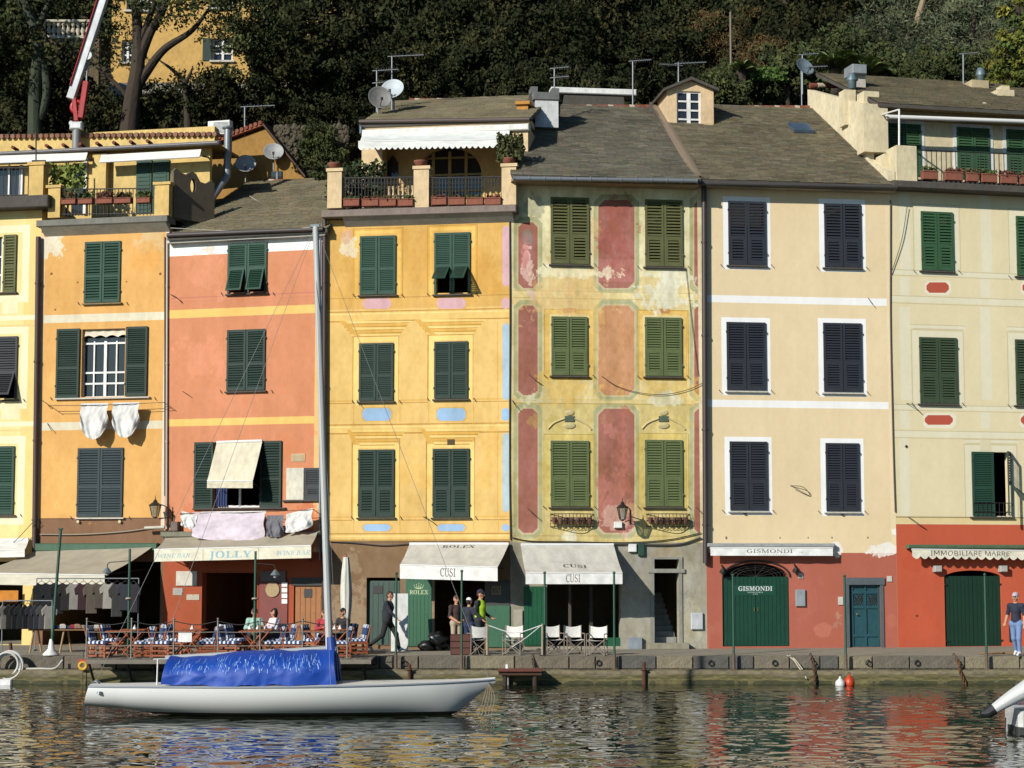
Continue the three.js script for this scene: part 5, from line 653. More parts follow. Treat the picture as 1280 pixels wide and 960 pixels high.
// ochre gable house behind the salmon house
{
  const H = hC, z = -6.15, g = thing('ochre_gable_house', 'ochre gabled house rising behind the salmon house roof', 'house', [H.a[0], 0, H.a[1]], H.rot), p = (x, y) => { const q = H.P(x, y, z); return [q[0], q[1]]; };
  const s = new THREE.Shape(), pts = [[262, 300], [262, 186], [300, 172], [331, 161], [381, 224], [381, 300]].map((q) => p(...q)); pts.forEach((q, i) => i ? s.lineTo(...q) : s.moveTo(...q)); s.closePath(); part(g, 'wall', new THREE.ExtrudeGeometry(s, { depth: 5, bevelEnabled: false }).translate(0, 0, z - 5), M('#b88a44', 0.95, { k: 0.62, bump: 0.004 }));
  const a = p(260, 184), b = p(331, 158), c = p(384, 224); const slope = (q, r, m, n) => { const s2 = new THREE.Shape(); s2.moveTo(...q); s2.lineTo(...r); s2.lineTo(r[0], r[1] + 0.1); s2.lineTo(q[0], q[1] + 0.1); s2.closePath(); part(g, 'roof', new THREE.ExtrudeGeometry(s2, { depth: 5.4, bevelEnabled: false }).translate(0, 0, z - 5.2), m); };
  slope(a, b, M('#9c5a3e', 0.95)); slope(b, c, M('#5a4234', 0.95)); for (let i = 0; i < 13; i++) { const t = i / 12.5, x = a[0] + (b[0] - a[0]) * t, y = a[1] + (b[1] - a[1]) * t + 0.12; part(g, 'roof_tile', rod([x, y, z + 0.25], [x, y + 0.02, z - 5], 0.075, 0.075, 8), i % 3 ? terracotta : ridgeDark); }
  part(g, 'window', [H.B(339, 214, 352, 228, z + 0.01, z + 0.06)], darkGlass); part(g, 'window_frame', H.B(345, 214, 347, 228, z + 0.06, z + 0.09), M('#8a8a84', 0.7));
  const f = thing('metal_flue', 'bent grey metal flue rising past the ochre gable', 'flue', [H.a[0], 0, H.a[1]], H.rot), fp = (x, y, d) => H.P(x, y, d); part(f, 'lower_pipe', rod(fp(262, 252, -2.6), fp(284, 220, -3.2), 0.13, 0.13, 12), zinc); part(f, 'upper_pipe', rod(fp(284, 222, -3.2), fp(285, 162, -3.2), 0.13, 0.13, 12), zinc); part(f, 'cap', lathe([[0.13, -0.06], [0.2, -0.02], [0.2, 0.02], [0.001, 0.1]], 12).translate(...fp(285, 160, -3.2)), zinc);
  const ac = thing('air_conditioner', 'white air conditioner unit on the roof beside the flue', 'air conditioner', H.world(H.P(273, 168, -4.2)), H.rot); part(ac, 'case', cbx(-0.42, 0.42, 0, 0.5, -0.3, 0, 0.02), whitePaint); part(ac, 'grille', [...Array.from({ length: 9 }, (_, i) => bx(-0.2, 0.38, 0.06 + i * 0.045, 0.075 + i * 0.045, 0.004, 0.02))], M('#7d8688', 0.6)); part(ac, 'stand', bx(-0.4, -0.34, -0.6, 0, -0.28, -0.02), iron); part(ac, 'stand', bx(0.34, 0.4, -0.6, 0, -0.28, -0.02), iron);
}
single('skylight_box', 'long low white roof light behind the slate ridge', 'roof light', [cbx(-1.55, 1.55, 0, 0.22, -0.3, 0.3, 0.03)], whitePaint, hE.wp(741, 120, -7.2), hE.rot);
part(hE.g, 'light_support', hE.B(705, 118, 780, 140, -7.5, -7.0), slateEdge);
// cables strung along the fronts
function cable(H, pts, label, r = 0.016, z = 0.05, mat = iron) { return single('cable', label, 'cable', [tube(pts.map((p) => H.world(H.P(p[0], p[1], p[2] ?? z))), r, pts.length * 8, 5)], mat); }
cable(hE, [[640, 672], [660, 676], [710, 677], [790, 678], [840, 674], [876, 666]], 'dark cable along the base of the frescoed wall'); cable(hE, [[690, 680], [780, 680], [850, 680], [876, 672]], 'thick dark pipe above the stair door', 0.03, 0.06, M('#57524a', 0.8)); cable(hD, [[412, 677], [445, 679], [480, 682], [512, 680]], 'sagging black cable on the brown base of the yellow house'); cable(hB, [[50, 668], [100, 668], [160, 664], [200, 658]], 'pale cable under the orange house shutters', 0.022, 0.06, M('#a89a86', 0.8)); cable(hF, [[1113, 250], [1113, 330], [1113, 400], [1115, 500], [1117, 580], [1119, 640]], 'beaded cable down the edge of the cream house', 0.022, 0.04, M('#6b5a48', 0.8)); cable(hD, [[637, 276], [637.5, 380], [637, 500], [637, 600], [638, 675]], 'thin cable down the seam of the yellow house', 0.02, 0.04, M('#4d443a', 0.8)); cable(hB, [[206, 296], [206, 400], [206, 520], [206, 620]], 'thin dark cable down the edge of the orange house', 0.022, 0.04, M('#5a4c40', 0.8)); cable(hE, [[752, 470], [770, 482], [800, 491], [830, 493], [860, 487], [880, 478]], 'loose wire looping across the frescoed wall', 0.01, 0.06); cable(hC, [[213, 285, 0.3], [270, 288, 0.1], [330, 289, 0.3], [400, 283, 0.5]], 'pale wire draped along the salmon house roof', 0.014, 0, M('#b8b4a4', 0.8)); cable(hC, [[312, 245, -3.8], [340, 262, -2.4], [372, 275, -1.2], [400, 284, 0.4]], 'pale wire running down the slates of the salmon house', 0.014, 0, M('#b8b4a4', 0.8)); cable(hF, [[1134, 258], [1127, 300], [1114, 342]], 'beaded cable slanting from the ivory cornice', 0.012, 0.05, M('#5d4c3c', 0.8)); cable(hE, [[857, 334], [862, 380], [868, 430], [873, 470]], 'thin wire slanting below the olive shutters', 0.008, 0.04); cable(hA, [[-20, 700], [10, 684], [44, 650]], 'thin wire rising from the white awning', 0.012, 0.3);
// ---------------------------------------------------------------- small wall fittings
function wallBracket(H, pts) { part(H.g, 'wall_bracket', [tube(pts.map((p, i) => H.P(p[0], p[1], 0.03 + 0.12 * (i % 2))), 0.011, pts.length * 5, 5)], iron); }
wallBracket(hF, [[988, 607], [1004, 609], [1013, 620], [990, 608]]); wallBracket(hG, [[1133, 504], [1140, 506], [1153, 518]]); wallBracket(hG, [[1135, 646], [1143, 651], [1158, 662]]); wallBracket(hE, [[659, 635], [667, 643], [677, 651]]); wallBracket(hE, [[661, 468], [669, 475], [678, 481]]); wallBracket(hC, [[213, 368], [221, 372], [228, 379]]); wallBracket(hC, [[228, 489], [236, 494]]); wallBracket(hB, [[52, 500], [60, 506], [64, 511]]); wallBracket(hB, [[59, 529], [65, 539]]); wallBracket(hD, [[529, 646], [536, 649], [546, 657]]); wallBracket(hD, [[446, 500], [450, 507]]); wallBracket(hF, [[1085, 372], [1091, 381]]); wallBracket(hE, [[640, 500], [646, 510]]); wallBracket(hE, [[870, 634], [878, 642], [884, 648]]);
part(hE.g, 'junction_box', hE.C(768, 652, 778, 660, 0.002, 0.12, 0.015), whitePaint); part(hD.g, 'vent_grille', [hD.B(559, 549, 568, 556, 0.004, 0.02)], M('#5a4a30', 0.9));
for (const x of [98, 150]) part(hB.g, 'downlight', new THREE.CylinderGeometry(0.05, 0.05, 0.1, 12).rotateX(Math.PI / 2).translate(...hB.P(x, 652, 0.05)), M('#d8c9a4', 0.7));
{ const a = hB.P(181, 660, 0.3), b = hB.P(206, 659, 0.3); part(hB.g, 'tube_lamp', [rod(a, b, 0.055, 0.055, 10)], M('#c9c2b0', 0.6)); part(hC.g, 'camera_box', hC.C(213, 652, 222, 664, 0.002, 0.25, 0.02), M('#6a5a50', 0.7)); }
for (const [x, y] of [[931, 642], [1053, 643]]) part(hF.g, 'shutter_stop', new THREE.SphereGeometry(0.045, 8, 6).translate(...hF.P(x, y, 0.04)), iron);
part(hG.g, 'wall_anchor', new THREE.OctahedronGeometry(0.06).scale(1, 1, 0.4).translate(...hG.P(1133, 558, 0.02)), iron);
// ---------------------------------------------------------------- quay furniture
function groundX(px, z) { return atZ(px, 810, z)[0]; }
function post(px, top, z, label, foot = -0.37) { const x = groundX(px, z), t = atZ(px, top, z)[1], g = thing('awning_post', label, 'post', [x, foot, z], 0, 'posts along the quay'); part(g, 'shaft', rod([0, 0, 0], [0, t - foot, 0], 0.035, 0.032, 10), greenIron); part(g, 'foot', [rod([0, 0, 0], [0, 0.45, 0], 0.05, 0.045, 10), cbx(-0.09, 0.09, 0, 0.03, -0.09, 0.09, 0.01)], M('#6a5a48', 0.8)); part(g, 'cap', new THREE.SphereGeometry(0.045, 8, 6).translate(0, t - foot, 0), greenIron); return g; }
const PZ = 4.72;
post(495, 717, PZ, 'green post beside the striding man'); post(577, 714, PZ, 'green post beside the worker in the yellow vest'); post(681, 716, 4.1, 'green post at the corner of the wide pale awning with its own chairs', 0); post(768, 716, PZ, 'green post before the dark shop by the stair door'); post(917, 719, PZ, 'green post in front of the arched green doors'); post(1057, 720, PZ, 'green post beside the teal door'); post(1233, 718, PZ, 'green post in front of the plain green doors');
{ // leaning flag pole with stone foot
  const z = 4.3, a = atZ(64, 808, z), b = atZ(76, 661, z), g = thing('leaning_pole', 'tall leaning green pole in a white concrete foot', 'pole', [a[0], 0, z]); part(g, 'shaft', rod([0, 0.05, 0], [b[0] - a[0], b[1], 0], 0.045, 0.04, 10), greenIron); part(g, 'collar', cbx(-0.06 + b[0] - a[0], 0.06 + b[0] - a[0], b[1] - 0.03, b[1] + 0.02, -0.06, 0.06, 0.01), greenIron); part(g, 'foot', lathe([[0.001, 0.5], [0.05, 0.48], [0.1, 0.2], [0.24, 0.06], [0.24, 0], [0.001, 0]], 12), whitePaint); }
function lampPost(px, top, bot, z, armPx, label) { const x = groundX(px, z), t = atZ(px, top, z)[1], dx = groundX(armPx, z) - x, g = thing('lamp_post', label, 'lamp post', [x, 0, z]); part(g, 'shaft', rod([0, 0, 0], [0, t, 0], 0.04, 0.035, 10), greenIron); part(g, 'arm', [tube([[0, t - 0.35, 0], [dx * 0.5, t - 0.38, 0], [dx * 0.96, t - 0.42, 0], [dx, t - 0.55, 0]], 0.014, 16, 6)], iron); part(g, 'lamp_shade', lathe([[0.03, 0.16], [0.06, 0.12], [0.15, 0], [0.14, 0]], 14).translate(dx, t - 0.7, 0), M('#8d9aa0', 0.4, { metal: 0.5 })); part(g, 'bulb', new THREE.SphereGeometry(0.06, 10, 8).translate(dx, t - 0.73, 0), whitePaint); part(g, 'rope_knot', new THREE.TorusGeometry(0.07, 0.03, 6, 12).rotateX(1.4).translate(0, 1.62, 0.02), M('#b5ac98', 0.9)); return g; }
lampPost(160, 686, 806, 3.2, 132, 'green post with a lamp hung before the beige shop awning'); lampPost(318, 689, 806, 3.4, 343, 'green post with a lamp hung under the lettered cafe awning');
// ---- restaurant deck over the water
{
  const x0 = groundX(108, DECKZ), x1 = groundX(464, DECKZ), g = thing('restaurant_deck', 'wooden restaurant deck carried out over the water', 'deck'); const n = 60, wood = ['#7d7468', '#6f675c', '#857b6c'].map((c) => M(c, 0.9, { k: 0.6 }));
  const nb = Math.round((x1 - x0) / 0.14); for (let i = 0; i < nb; i++) part(g, 'plank', bx(x0 + i * 0.14, x0 + i * 0.14 + 0.132, -0.03 + 0.012, 0.014, EDGE - 0.6, DECKZ), wood[i % 3]);
  part(g, 'edge_beam', [bx(x0, x1, -0.14, -0.02, DECKZ - 0.08, DECKZ + 0.03)], M('#8f8778', 0.9, { k: 0.65 })); part(g, 'joist', [bx(x0, x1, -0.16, -0.022, LEDGE - 0.35, LEDGE - 0.25)], wood[1]);
  for (const px of [112, 160, 192, 300, 380, 455]) { const x = groundX(px, 5.7); part(g, 'strut', rod([x, -0.06, DECKZ - 0.15], [x, -0.7, LEDGE + 0.02], 0.04), M('#4a4238', 0.8)); }
}
{ // rope rail along the deck
  const xs = [108, 164, 217, 272, 325, 378, 434].map((p) => groundX(p, DECKZ - 0.06)), z = DECKZ - 0.06; const steel = M('#a59f92', 0.5, { metal: 0.5, k: 0.7 });
  xs.forEach((x, i) => { const g = thing('rail_post', 'slim metal post holding the rope rail of the deck', 'post', [x, 0.014, z], 0, 'posts of the deck rail'); part(g, 'shaft', rod([0, 0, 0], [0, 1.08, 0], 0.024), steel); part(g, 'base_plate', cbx(-0.07, 0.07, 0, 0.02, -0.05, 0.05, 0.005), steel); part(g, 'finial', new THREE.SphereGeometry(0.034, 8, 6).translate(0, 1.09, 0), steel); });
  for (const [h, s] of [[1.04, 0.1], [0.74, 0.01], [0.36, 0.01]]) { const l = []; for (let i = 0; i < xs.length - 1; i++) l.push(sag([xs[i], h, z], [xs[i + 1], h, z], s, h > 1 ? 0.014 : 0.012)); single('guard_rope', h > 1 ? 'sagging top chain of the deck rail' : h > 0.5 ? 'taut middle wire of the deck rail' : 'taut low wire of the deck rail', 'rope', l, h > 1 ? iron : steel); }
  single('hanging_notice', 'small white notice hung on the deck rail', 'sign', [cbx(-0.19, 0.19, -0.14, 0.12, 0, 0.012, 0.004)], whitePaint, [groundX(231, DECKZ), 0.6, DECKZ - 0.03]);
}
const stripeTex = canvasTex(256, 64, (c, w, h) => { c.fillStyle = '#e6e8ea'; c.fillRect(0, 0, w, h); c.fillStyle = '#2f4a7c'; for (let i = 0; i < 4; i++) c.fillRect(i * 64 + 30, 0, 34, h); }); stripeTex.wrapS = stripeTex.wrapT = THREE.RepeatWrapping;
const backTex = canvasTex(64, 64, (c) => { c.fillStyle = '#2c4068'; c.fillRect(0, 0, 64, 64); c.fillStyle = '#e2e4e6'; for (let i = 0; i < 3; i++) { c.fillRect(0, 6 + i * 20, 16, 11); c.fillRect(48, 6 + i * 20, 16, 11); } });
const stripes = printed(stripeTex, 0.95), backCloth = printed(backTex, 0.95), chairWood = M('#a5552b', 0.6, { k: 0.75 }), blueCloth = M('#38506e', 0.9);
function cushion(w, h, d) { const g = new THREE.BoxGeometry(w, h, d, 8, 3, 8), p = g.attributes.position; for (let i = 0; i < p.count; i++) { const x = p.getX(i) / w * 2, z = p.getZ(i) / d * 2, y = p.getY(i), e = Math.max(Math.abs(x), Math.abs(z)); p.setY(i, y * (1 - 0.45 * Math.pow(e, 6))); } g.computeVertexNormals(); return g; }
function makeDeckChair() {   // low slatted lounge chair, faces +x
  const g = thing('deck_chair', '', 'chair'); const fr = []; for (const z of [-0.26, 0.26]) { fr.push(bx(-0.27, -0.22, 0, 0.36, z - 0.025, z + 0.025), bx(0.22, 0.27, 0, 0.36, z - 0.025, z + 0.025), bx(-0.22, 0.22, 0.03, 0.08, z - 0.02, z + 0.02), bx(-0.22, 0.22, 0.17, 0.21, z - 0.02, z + 0.02), bx(-0.22, 0.22, 0.3, 0.36, z - 0.022, z + 0.022)); } for (const x of [-0.25, 0.25]) for (const y of [0.04, 0.17, 0.29]) fr.push(bx(x - 0.02, x + 0.02, y, y + 0.05, -0.24, 0.24)); part(g, 'frame', fr, chairWood);
  const bk = []; for (const z of [-0.24, 0.24]) bk.push(rod([-0.23, 0.3, z], [-0.36, 0.84, z], 0.022)); for (let i = 0; i < 3; i++) { const t = 0.35 + i * 0.28; bk.push(rod([-0.23 - 0.13 * t, 0.3 + 0.54 * t, -0.24], [-0.23 - 0.13 * t, 0.3 + 0.54 * t, 0.24], 0.018)); } part(g, 'back_frame', bk, chairWood);
  const s = part(g, 'seat_cushion', cushion(0.5, 0.11, 0.5), stripes); s.position.set(0.0, 0.415, 0); const b = part(g, 'back_cushion', cushion(0.42, 0.1, 0.5), backCloth); b.rotation.z = Math.PI / 2 + 0.24; b.position.set(-0.24, 0.66, 0); return g;
}
const chairLabel = (t) => 'low wooden deck chair with blue and white striped cushions ' + t;
const chair0 = makeDeckChair(); let chairUsed = false;
function placeChair(px, z, turn, label, group) { const c = chairUsed ? copy(chair0) : chair0; chairUsed = true; c.position.set(groundX(px, z), z > 4 ? 0.015 : 0.001, z); c.rotation.y = turn; c.userData.label = label; c.userData.group = group; return c; }
function makeTable() { const g = thing('cafe_table', '', 'table'); const t = []; for (let i = 0; i < 6; i++) t.push(cbx(-0.36 + i * 0.122, -0.36 + i * 0.122 + 0.112, 0.7, 0.73, -0.36, 0.36, 0.005)); part(g, 'table_top', t, chairWood); for (const z of [-0.28, 0.28]) { part(g, 'leg', rod([-0.3, 0, z], [0.3, 0.7, z], 0.022), chairWood); part(g, 'leg', rod([0.3, 0, z], [-0.3, 0.7, z], 0.022), chairWood); } part(g, 'stretcher', rod([0, 0.35, -0.28], [0, 0.35, 0.28], 0.015), chairWood); return g; }
const table0 = makeTable(); let tableUsed = false;
function placeTable(px, z, label, group) { const c = tableUsed ? copy(table0) : table0; tableUsed = true; c.position.set(groundX(px, z), z > 4 ? 0.015 : 0.001, z); c.userData.label = label; c.userData.group = group; return c; }
for (const [a, t, b] of [[124, 150, 180], [203, 230, 258], [287, 316, 342], [368, 396, 426]]) { placeChair(a, 5.35, -0.12, chairLabel('along the rope rail'), 'deck chairs along the rope rail'); placeChair(b, 5.35, Math.PI + 0.12, chairLabel('along the rope rail'), 'deck chairs along the rope rail'); placeTable(t, 4.9, 'slatted wooden cafe table along the rope rail', 'cafe tables along the rope rail'); }
for (const [a, t, b] of [[142, 168, 192], [222, 242, 264], [296, 326, 356], [392, 422, 446]]) { placeChair(a, 3.1, -0.3, chairLabel('in the inner row'), 'deck chairs in the inner row'); placeChair(b, 3.1, Math.PI + 0.3, chairLabel('in the inner row'), 'deck chairs in the inner row'); placeTable(t, 3.1, 'slatted wooden cafe table in the inner row', 'cafe tables in the inner row'); }
{ const gp = [[312, 3.1], [322, 3.2], [332, 3.0], [418, 3.15], [425, 3.05], [168, 3.1], [240, 3.1]]; for (const [px, z] of gp) { const g = single('napkin_stand', 'folded white napkin standing on a cafe table', 'napkin', [new THREE.ConeGeometry(0.07, 0.14, 4).translate(0, 0.07, 0)], whitePaint, [groundX(px, z), 0.732, z], 0.4, 'napkins on the cafe tables'); } }
// closed parasols
function parasol(px, z, h, label) { const g = thing('closed_parasol', label, 'parasol', [groundX(px, z), 0, z]); part(g, 'pole', rod([0, 0, 0], [0, h + 0.1, 0], 0.025), chairWood); const pr = []; for (let i = 0; i <= 10; i++) pr.push([0.05 + 0.11 * Math.sin(i / 10 * 2.6 + 0.25), h * 0.22 + h * 0.78 * i / 10]); pr.push([0.001, h]); const c = lathe(pr, 24), p = c.attributes.position; for (let i = 0; i < p.count; i++) { const a = Math.atan2(p.getZ(i), p.getX(i)), f = 1 + 0.22 * Math.sin(a * 8) + 0.1 * nz(p.getY(i) * 0.2, a * 0.1); p.setX(i, p.getX(i) * f); p.setZ(i, p.getZ(i) * f); } c.computeVertexNormals(); part(g, 'folded_canopy', c, M('#dcd9cc', 0.95)); part(g, 'foot', cbx(-0.25, 0.25, 0, 0.08, -0.25, 0.25, 0.02), concrete); return g; }
parasol(432, 1.2, 2.85, 'closed cream parasol by the brown wall of the yellow house');
// white director's chairs
function makeDirector() { const g = thing('director_chair', '', 'chair'), w = 0.26; part(g, 'frame', [...[-1, 1].flatMap((s) => [rod([s * w, 0.0, 0.2], [s * w, 0.0, -0.22], 0.016), rod([s * w, 0.62, 0.2], [s * w, 0.62, -0.2], 0.018), rod([s * w, 0, -0.2], [s * w, 0.86, -0.24], 0.016), rod([s * w, 0, 0.2], [s * w, 0.62, 0.2], 0.016)]), rod([-w, 0.02, 0.2], [w, 0.45, 0.2], 0.016), rod([w, 0.02, 0.2], [-w, 0.45, 0.2], 0.016), rod([-w, 0.02, -0.2], [w, 0.45, -0.2], 0.016), rod([w, 0.02, -0.2], [-w, 0.45, -0.2], 0.016)], M('#8d8072', 0.6)); part(g, 'seat', quad([-w, 0.45, 0.2], [w, 0.45, 0.2], [w, 0.45, -0.2], [-w, 0.45, -0.2], 8, 4, (u) => [0, -0.03 * Math.sin(Math.PI * u), 0]), whiteCloth); part(g, 'backrest', quad([-w, 0.5, -0.22], [w, 0.5, -0.22], [w, 0.85, -0.25], [-w, 0.85, -0.25], 10, 4, (u, v) => [0, -0.05 * Math.sin(Math.PI * u) * v, -0.03 * Math.sin(Math.PI * u)]), whiteCloth); return g; }
const dir0 = makeDirector(); [[597, 3.5, 0.3], [641, 3.6, 0.2], [692, 3.5, -0.3], [718, 3.6, -0.2], [746, 4.0, 0.25]].forEach(([px, z, t], i) => { const c = i ? copy(dir0) : dir0; c.position.set(groundX(px, z), 0.001, z); c.rotation.y = t + Math.PI; c.userData.label = 'white canvas director chair lined up at the quay edge'; c.userData.group = 'white director chairs at the quay edge'; });
{ // posts and rope round the director chairs
  const z = 4.2; [[609, 796], [678, 795], [704, 806]].forEach(([px, y], i) => { if (i === 2) return; const g = thing('barrier_post', i ? 'pale wooden barrier post beside the row of white chairs' : 'pale wooden barrier post beside the yellow vested worker', 'post', [groundX(px, z), 0, z]); part(g, 'shaft', rod([0, 0, 0], [0, 0.92, 0], 0.03), M('#a89c84', 0.8)); part(g, 'base_plate', cbx(-0.09, 0.09, 0, 0.03, -0.09, 0.09, 0.01), iron); }); single('barrier_rope', 'white rope slung between the wooden barrier posts', 'rope', [sag([groundX(609, z), 0.88, z], [groundX(678, z), 0.88, z], 0.22, 0.014), sag([groundX(640, z), 0.25, z], [groundX(678, z), 0.9, z], 0.03, 0.01)], whitePaint);
}
single('leaning_board', 'tall white board leaning by the green door posts', 'board', [cbx(-0.26, 0.26, 0, 1.75, -0.03, 0.01, 0.005).rotateX(-0.1)], whitePaint, [groundX(500, 0.9), 0, 1.1], 0.12);
{ const g = thing('crate', 'brown wooden crate at the feet of the man in dark shirt', 'crate', [groundX(576, 3.4), 0, 3.4]); for (let i = 0; i < 3; i++) part(g, 'slat', cbx(-0.3, 0.3, 0.02 + i * 0.19, 0.19 + i * 0.19, 0.2, 0.23, 0.006), M('#5c3122', 0.7)); part(g, 'case', bx(-0.29, 0.29, 0, 0.59, -0.22, 0.198), M('#4c2a1e', 0.8)); }
{ const q = rng(9); for (let i = 0; i < 4; i++) { const s = new THREE.SphereGeometry(0.17 + q() * 0.07, 14, 10), p = s.attributes.position; for (let k = 0; k < p.count; k++) { const f = 1 + 0.45 * nz(p.getX(k) * 2 + i * 0.3, p.getY(k) * 2 + p.getZ(k)); p.setXYZ(k, p.getX(k) * f * 1.25, p.getY(k) * f * 0.85, p.getZ(k) * f); } s.computeVertexNormals(); single('rubbish_bag', 'black bag heaped in the shop doorway beside the green lettered door', 'bag', [s], M('#141414', 0.4, { plain: true }), [groundX(539, 0.8) + (i % 2) * 0.34 - 0.15, i > 2 ? 0.36 : 0.14, 0.8 + (i > 1 ? 0.15 : -0.12)], 0, 'black bags in the shop doorway'); } }
// ---- clothes shop spilling out under the beige awning
const garmentCols = ['#1a1a1c', '#5a5046', '#16171c', '#4a4846', '#8e8880', '#26222a', '#6a5e50', '#151517', '#a59e94', '#2a2622', '#32343c', '#3a2024'];
function garment(x, y, z, col, label, w = 0.42, h = 0.62, turn = 0) { const s = new THREE.Shape(), a = w / 2; s.moveTo(-a * 0.62, -h); s.lineTo(a * 0.62, -h); s.lineTo(a * 0.6, -h * 0.35); s.lineTo(a * 0.95, -h * 0.42); s.lineTo(a * 1.05, -h * 0.22); s.lineTo(a * 0.45, 0); s.quadraticCurveTo(0, -0.1, -a * 0.45, 0); s.lineTo(-a * 1.05, -h * 0.22); s.lineTo(-a * 0.95, -h * 0.42); s.lineTo(-a * 0.6, -h * 0.35); s.closePath(); const g = new THREE.ExtrudeGeometry(s, { depth: 0.03, bevelEnabled: true, bevelThickness: 0.015, bevelSize: 0.01, bevelSegments: 1 }); const t = thing('hanging_garment', label, 'garment', [x, y, z], turn, 'garments of the clothes shop'); part(t, 'cloth', g, M(col, 0.95)); part(t, 'hanger', [tube([[-a * 0.6, -0.06, 0.015], [0, 0.06, 0.015], [a * 0.6, -0.06, 0.015]], 0.008, 10, 4), rod([0, 0.05, 0.015], [0, 0.14, 0.015], 0.006)], iron); return t; }
{
  const rack = (x0, x1, y, z, label) => { const g = thing('clothes_rail', label, 'clothes rail', [0, 0, z]); part(g, 'bar', rod([x0, y, 0], [x1, y, 0], 0.018), zinc); for (const x of [x0, x1]) { part(g, 'upright', rod([x, 0, 0], [x, y, 0], 0.018), zinc); part(g, 'foot', rod([x, 0.02, -0.25], [x, 0.02, 0.25], 0.018), zinc); } };
  const a0 = groundX(2, 2.4), a1 = groundX(64, 2.4); rack(a0, a1, 1.55, 2.4, 'metal clothes rail full of pale garments by the white rope coil'); for (let i = 0; i < 9; i++) garment(a0 + 0.08 + (a1 - a0 - 0.16) * i / 8, 1.42, 2.4, garmentCols[(i * 5 + 4) % 12], 'garment hung on the rail by the white rope coil', 0.44, 0.7, 0.5 + rr(-0.2, 0.2)).userData.group = 'garments on the rail by the rope coil';
  const b0 = groundX(44, 0.7), b1 = groundX(172, 0.7); rack(b0, b1, 2.2, 0.7, 'long metal clothes rail in the shade of the beige awning'); for (let i = 0; i < 12; i++) garment(b0 + 0.15 + (b1 - b0 - 0.3) * i / 11, 2.06, 0.72, garmentCols[(i * 7) % 12], 'garment hung in the shade of the beige awning', 0.5, 0.85 + rr(-0.1, 0.25), rr(-0.3, 0.5)).userData.group = 'garments in the awning shade';
  const g = thing('trestle_table', 'trestle table heaped with folded clothes', 'table', [groundX(82, 2.0), 0, 2.0]); part(g, 'table_top', cbx(-1.05, 1.05, 0.66, 0.7, -0.35, 0.35, 0.01), M('#8a6848', 0.8)); for (const x of [-0.9, 0, 0.9]) { part(g, 'leg', rod([x - 0.1, 0, 0.3], [x, 0.66, 0.25], 0.03), M('#b0916a', 0.8)); part(g, 'leg', rod([x + 0.1, 0, -0.3], [x, 0.66, -0.25], 0.03), M('#b0916a', 0.8)); }
  const q = rng(3); for (let i = 0; i < 14; i++) { const x = groundX(82, 2) - 0.95 + i * 0.146, h = 0.05 + q() * 0.12; single('folded_garment', 'folded garment on the trestle table', 'garment', [cushion(0.17, h, 0.3)], M(['#9a3038', '#2a2c44', '#d8d2c6', '#7c7a80', '#a88a72', '#2a4c6a', '#c9c0b0'][(q() * 7) | 0], 0.95), [x, 0.7 + h / 2, 2.05 + q() * 0.1], q() * 0.4, 'folded garments on the trestle table'); }
  single('orange_sign', 'orange cloth hung under the short white awning', 'banner', [cbx(-0.7, 0.45, -0.32, 0.05, 0, 0.02, 0.004)], M('#d88a28', 0.8), hA.wp(6, 740, 0.3), 0);
}
// ---- harbour clutter
{ const q = rng(4), l = []; const p = atZ(10, 824, 5.0), g = thing('rope_coil', 'coil of thick white rope hung on the quay edge', 'rope', [p[0], -0.22, 4.72]); for (let i = 0; i < 7; i++) l.push(new THREE.TorusGeometry(0.27 + q() * 0.1, 0.035, 7, 26).scale(1, 0.9 + q() * 0.2, 1).rotateX((q() - 0.5) * 0.3).translate((q() - 0.5) * 0.1, (q() - 0.5) * 0.1, 0.05 + i * 0.03)); part(g, 'coil', l, M('#dcd9d0', 0.9)); part(g, 'peg', rod([0, 0.2, -0.1], [0, 0.62, 0.06], 0.05), M('#6b4a34', 0.9)); }
{ const p = atZ(104, 832, 5.05), g = thing('life_ring', 'small yellow and orange fender ring at the deck corner', 'fender', [p[0], p[1], LEDGE + 0.08]); part(g, 'ring', new THREE.TorusGeometry(0.1, 0.05, 10, 22), M('#d8a830', 0.6)); part(g, 'strap', cbx(-0.12, 0.12, 0.09, 0.17, -0.04, 0.04, 0.01), M('#c8482a', 0.7)); part(g, 'line', [rod([0, -0.1, 0], [0.01, -0.5, 0.02], 0.012), rod([0, 0.15, 0], [-0.02, 0.45, -0.1], 0.012)], iron); }
single('mooring_line', 'white mooring line lying along the quay foot', 'rope', [tube([[groundX(26, 4.8), -0.34, 4.8], [groundX(50, 4.85), -0.33, 4.85], [groundX(70, 4.85), -0.31, 4.85], [groundX(78, 4.75), -0.1, 4.7]], 0.03, 24, 7)], M('#cfcabc', 0.9));
{ const p = atY(41, 848, WATER); single('floating_box', 'small white foam box floating below the rope coil', 'float', [cbx(-0.21, 0.21, -0.05, 0.16, -0.12, 0.12, 0.03)], whitePaint, [p[0], WATER, LEDGE + 0.3]); }
function buoy(px, col, label) { const z = 5.75, g = thing('buoy', label, 'buoy', [groundX(px, z), WATER, z]); part(g, 'float', lathe([[0.001, -0.1], [0.1, -0.07], [0.14, 0.03], [0.13, 0.12], [0.06, 0.19], [0.03, 0.22], [0.03, 0.26], [0.001, 0.27]], 18), col); part(g, 'eye', new THREE.TorusGeometry(0.035, 0.01, 6, 12).translate(0, 0.28, 0), iron); }
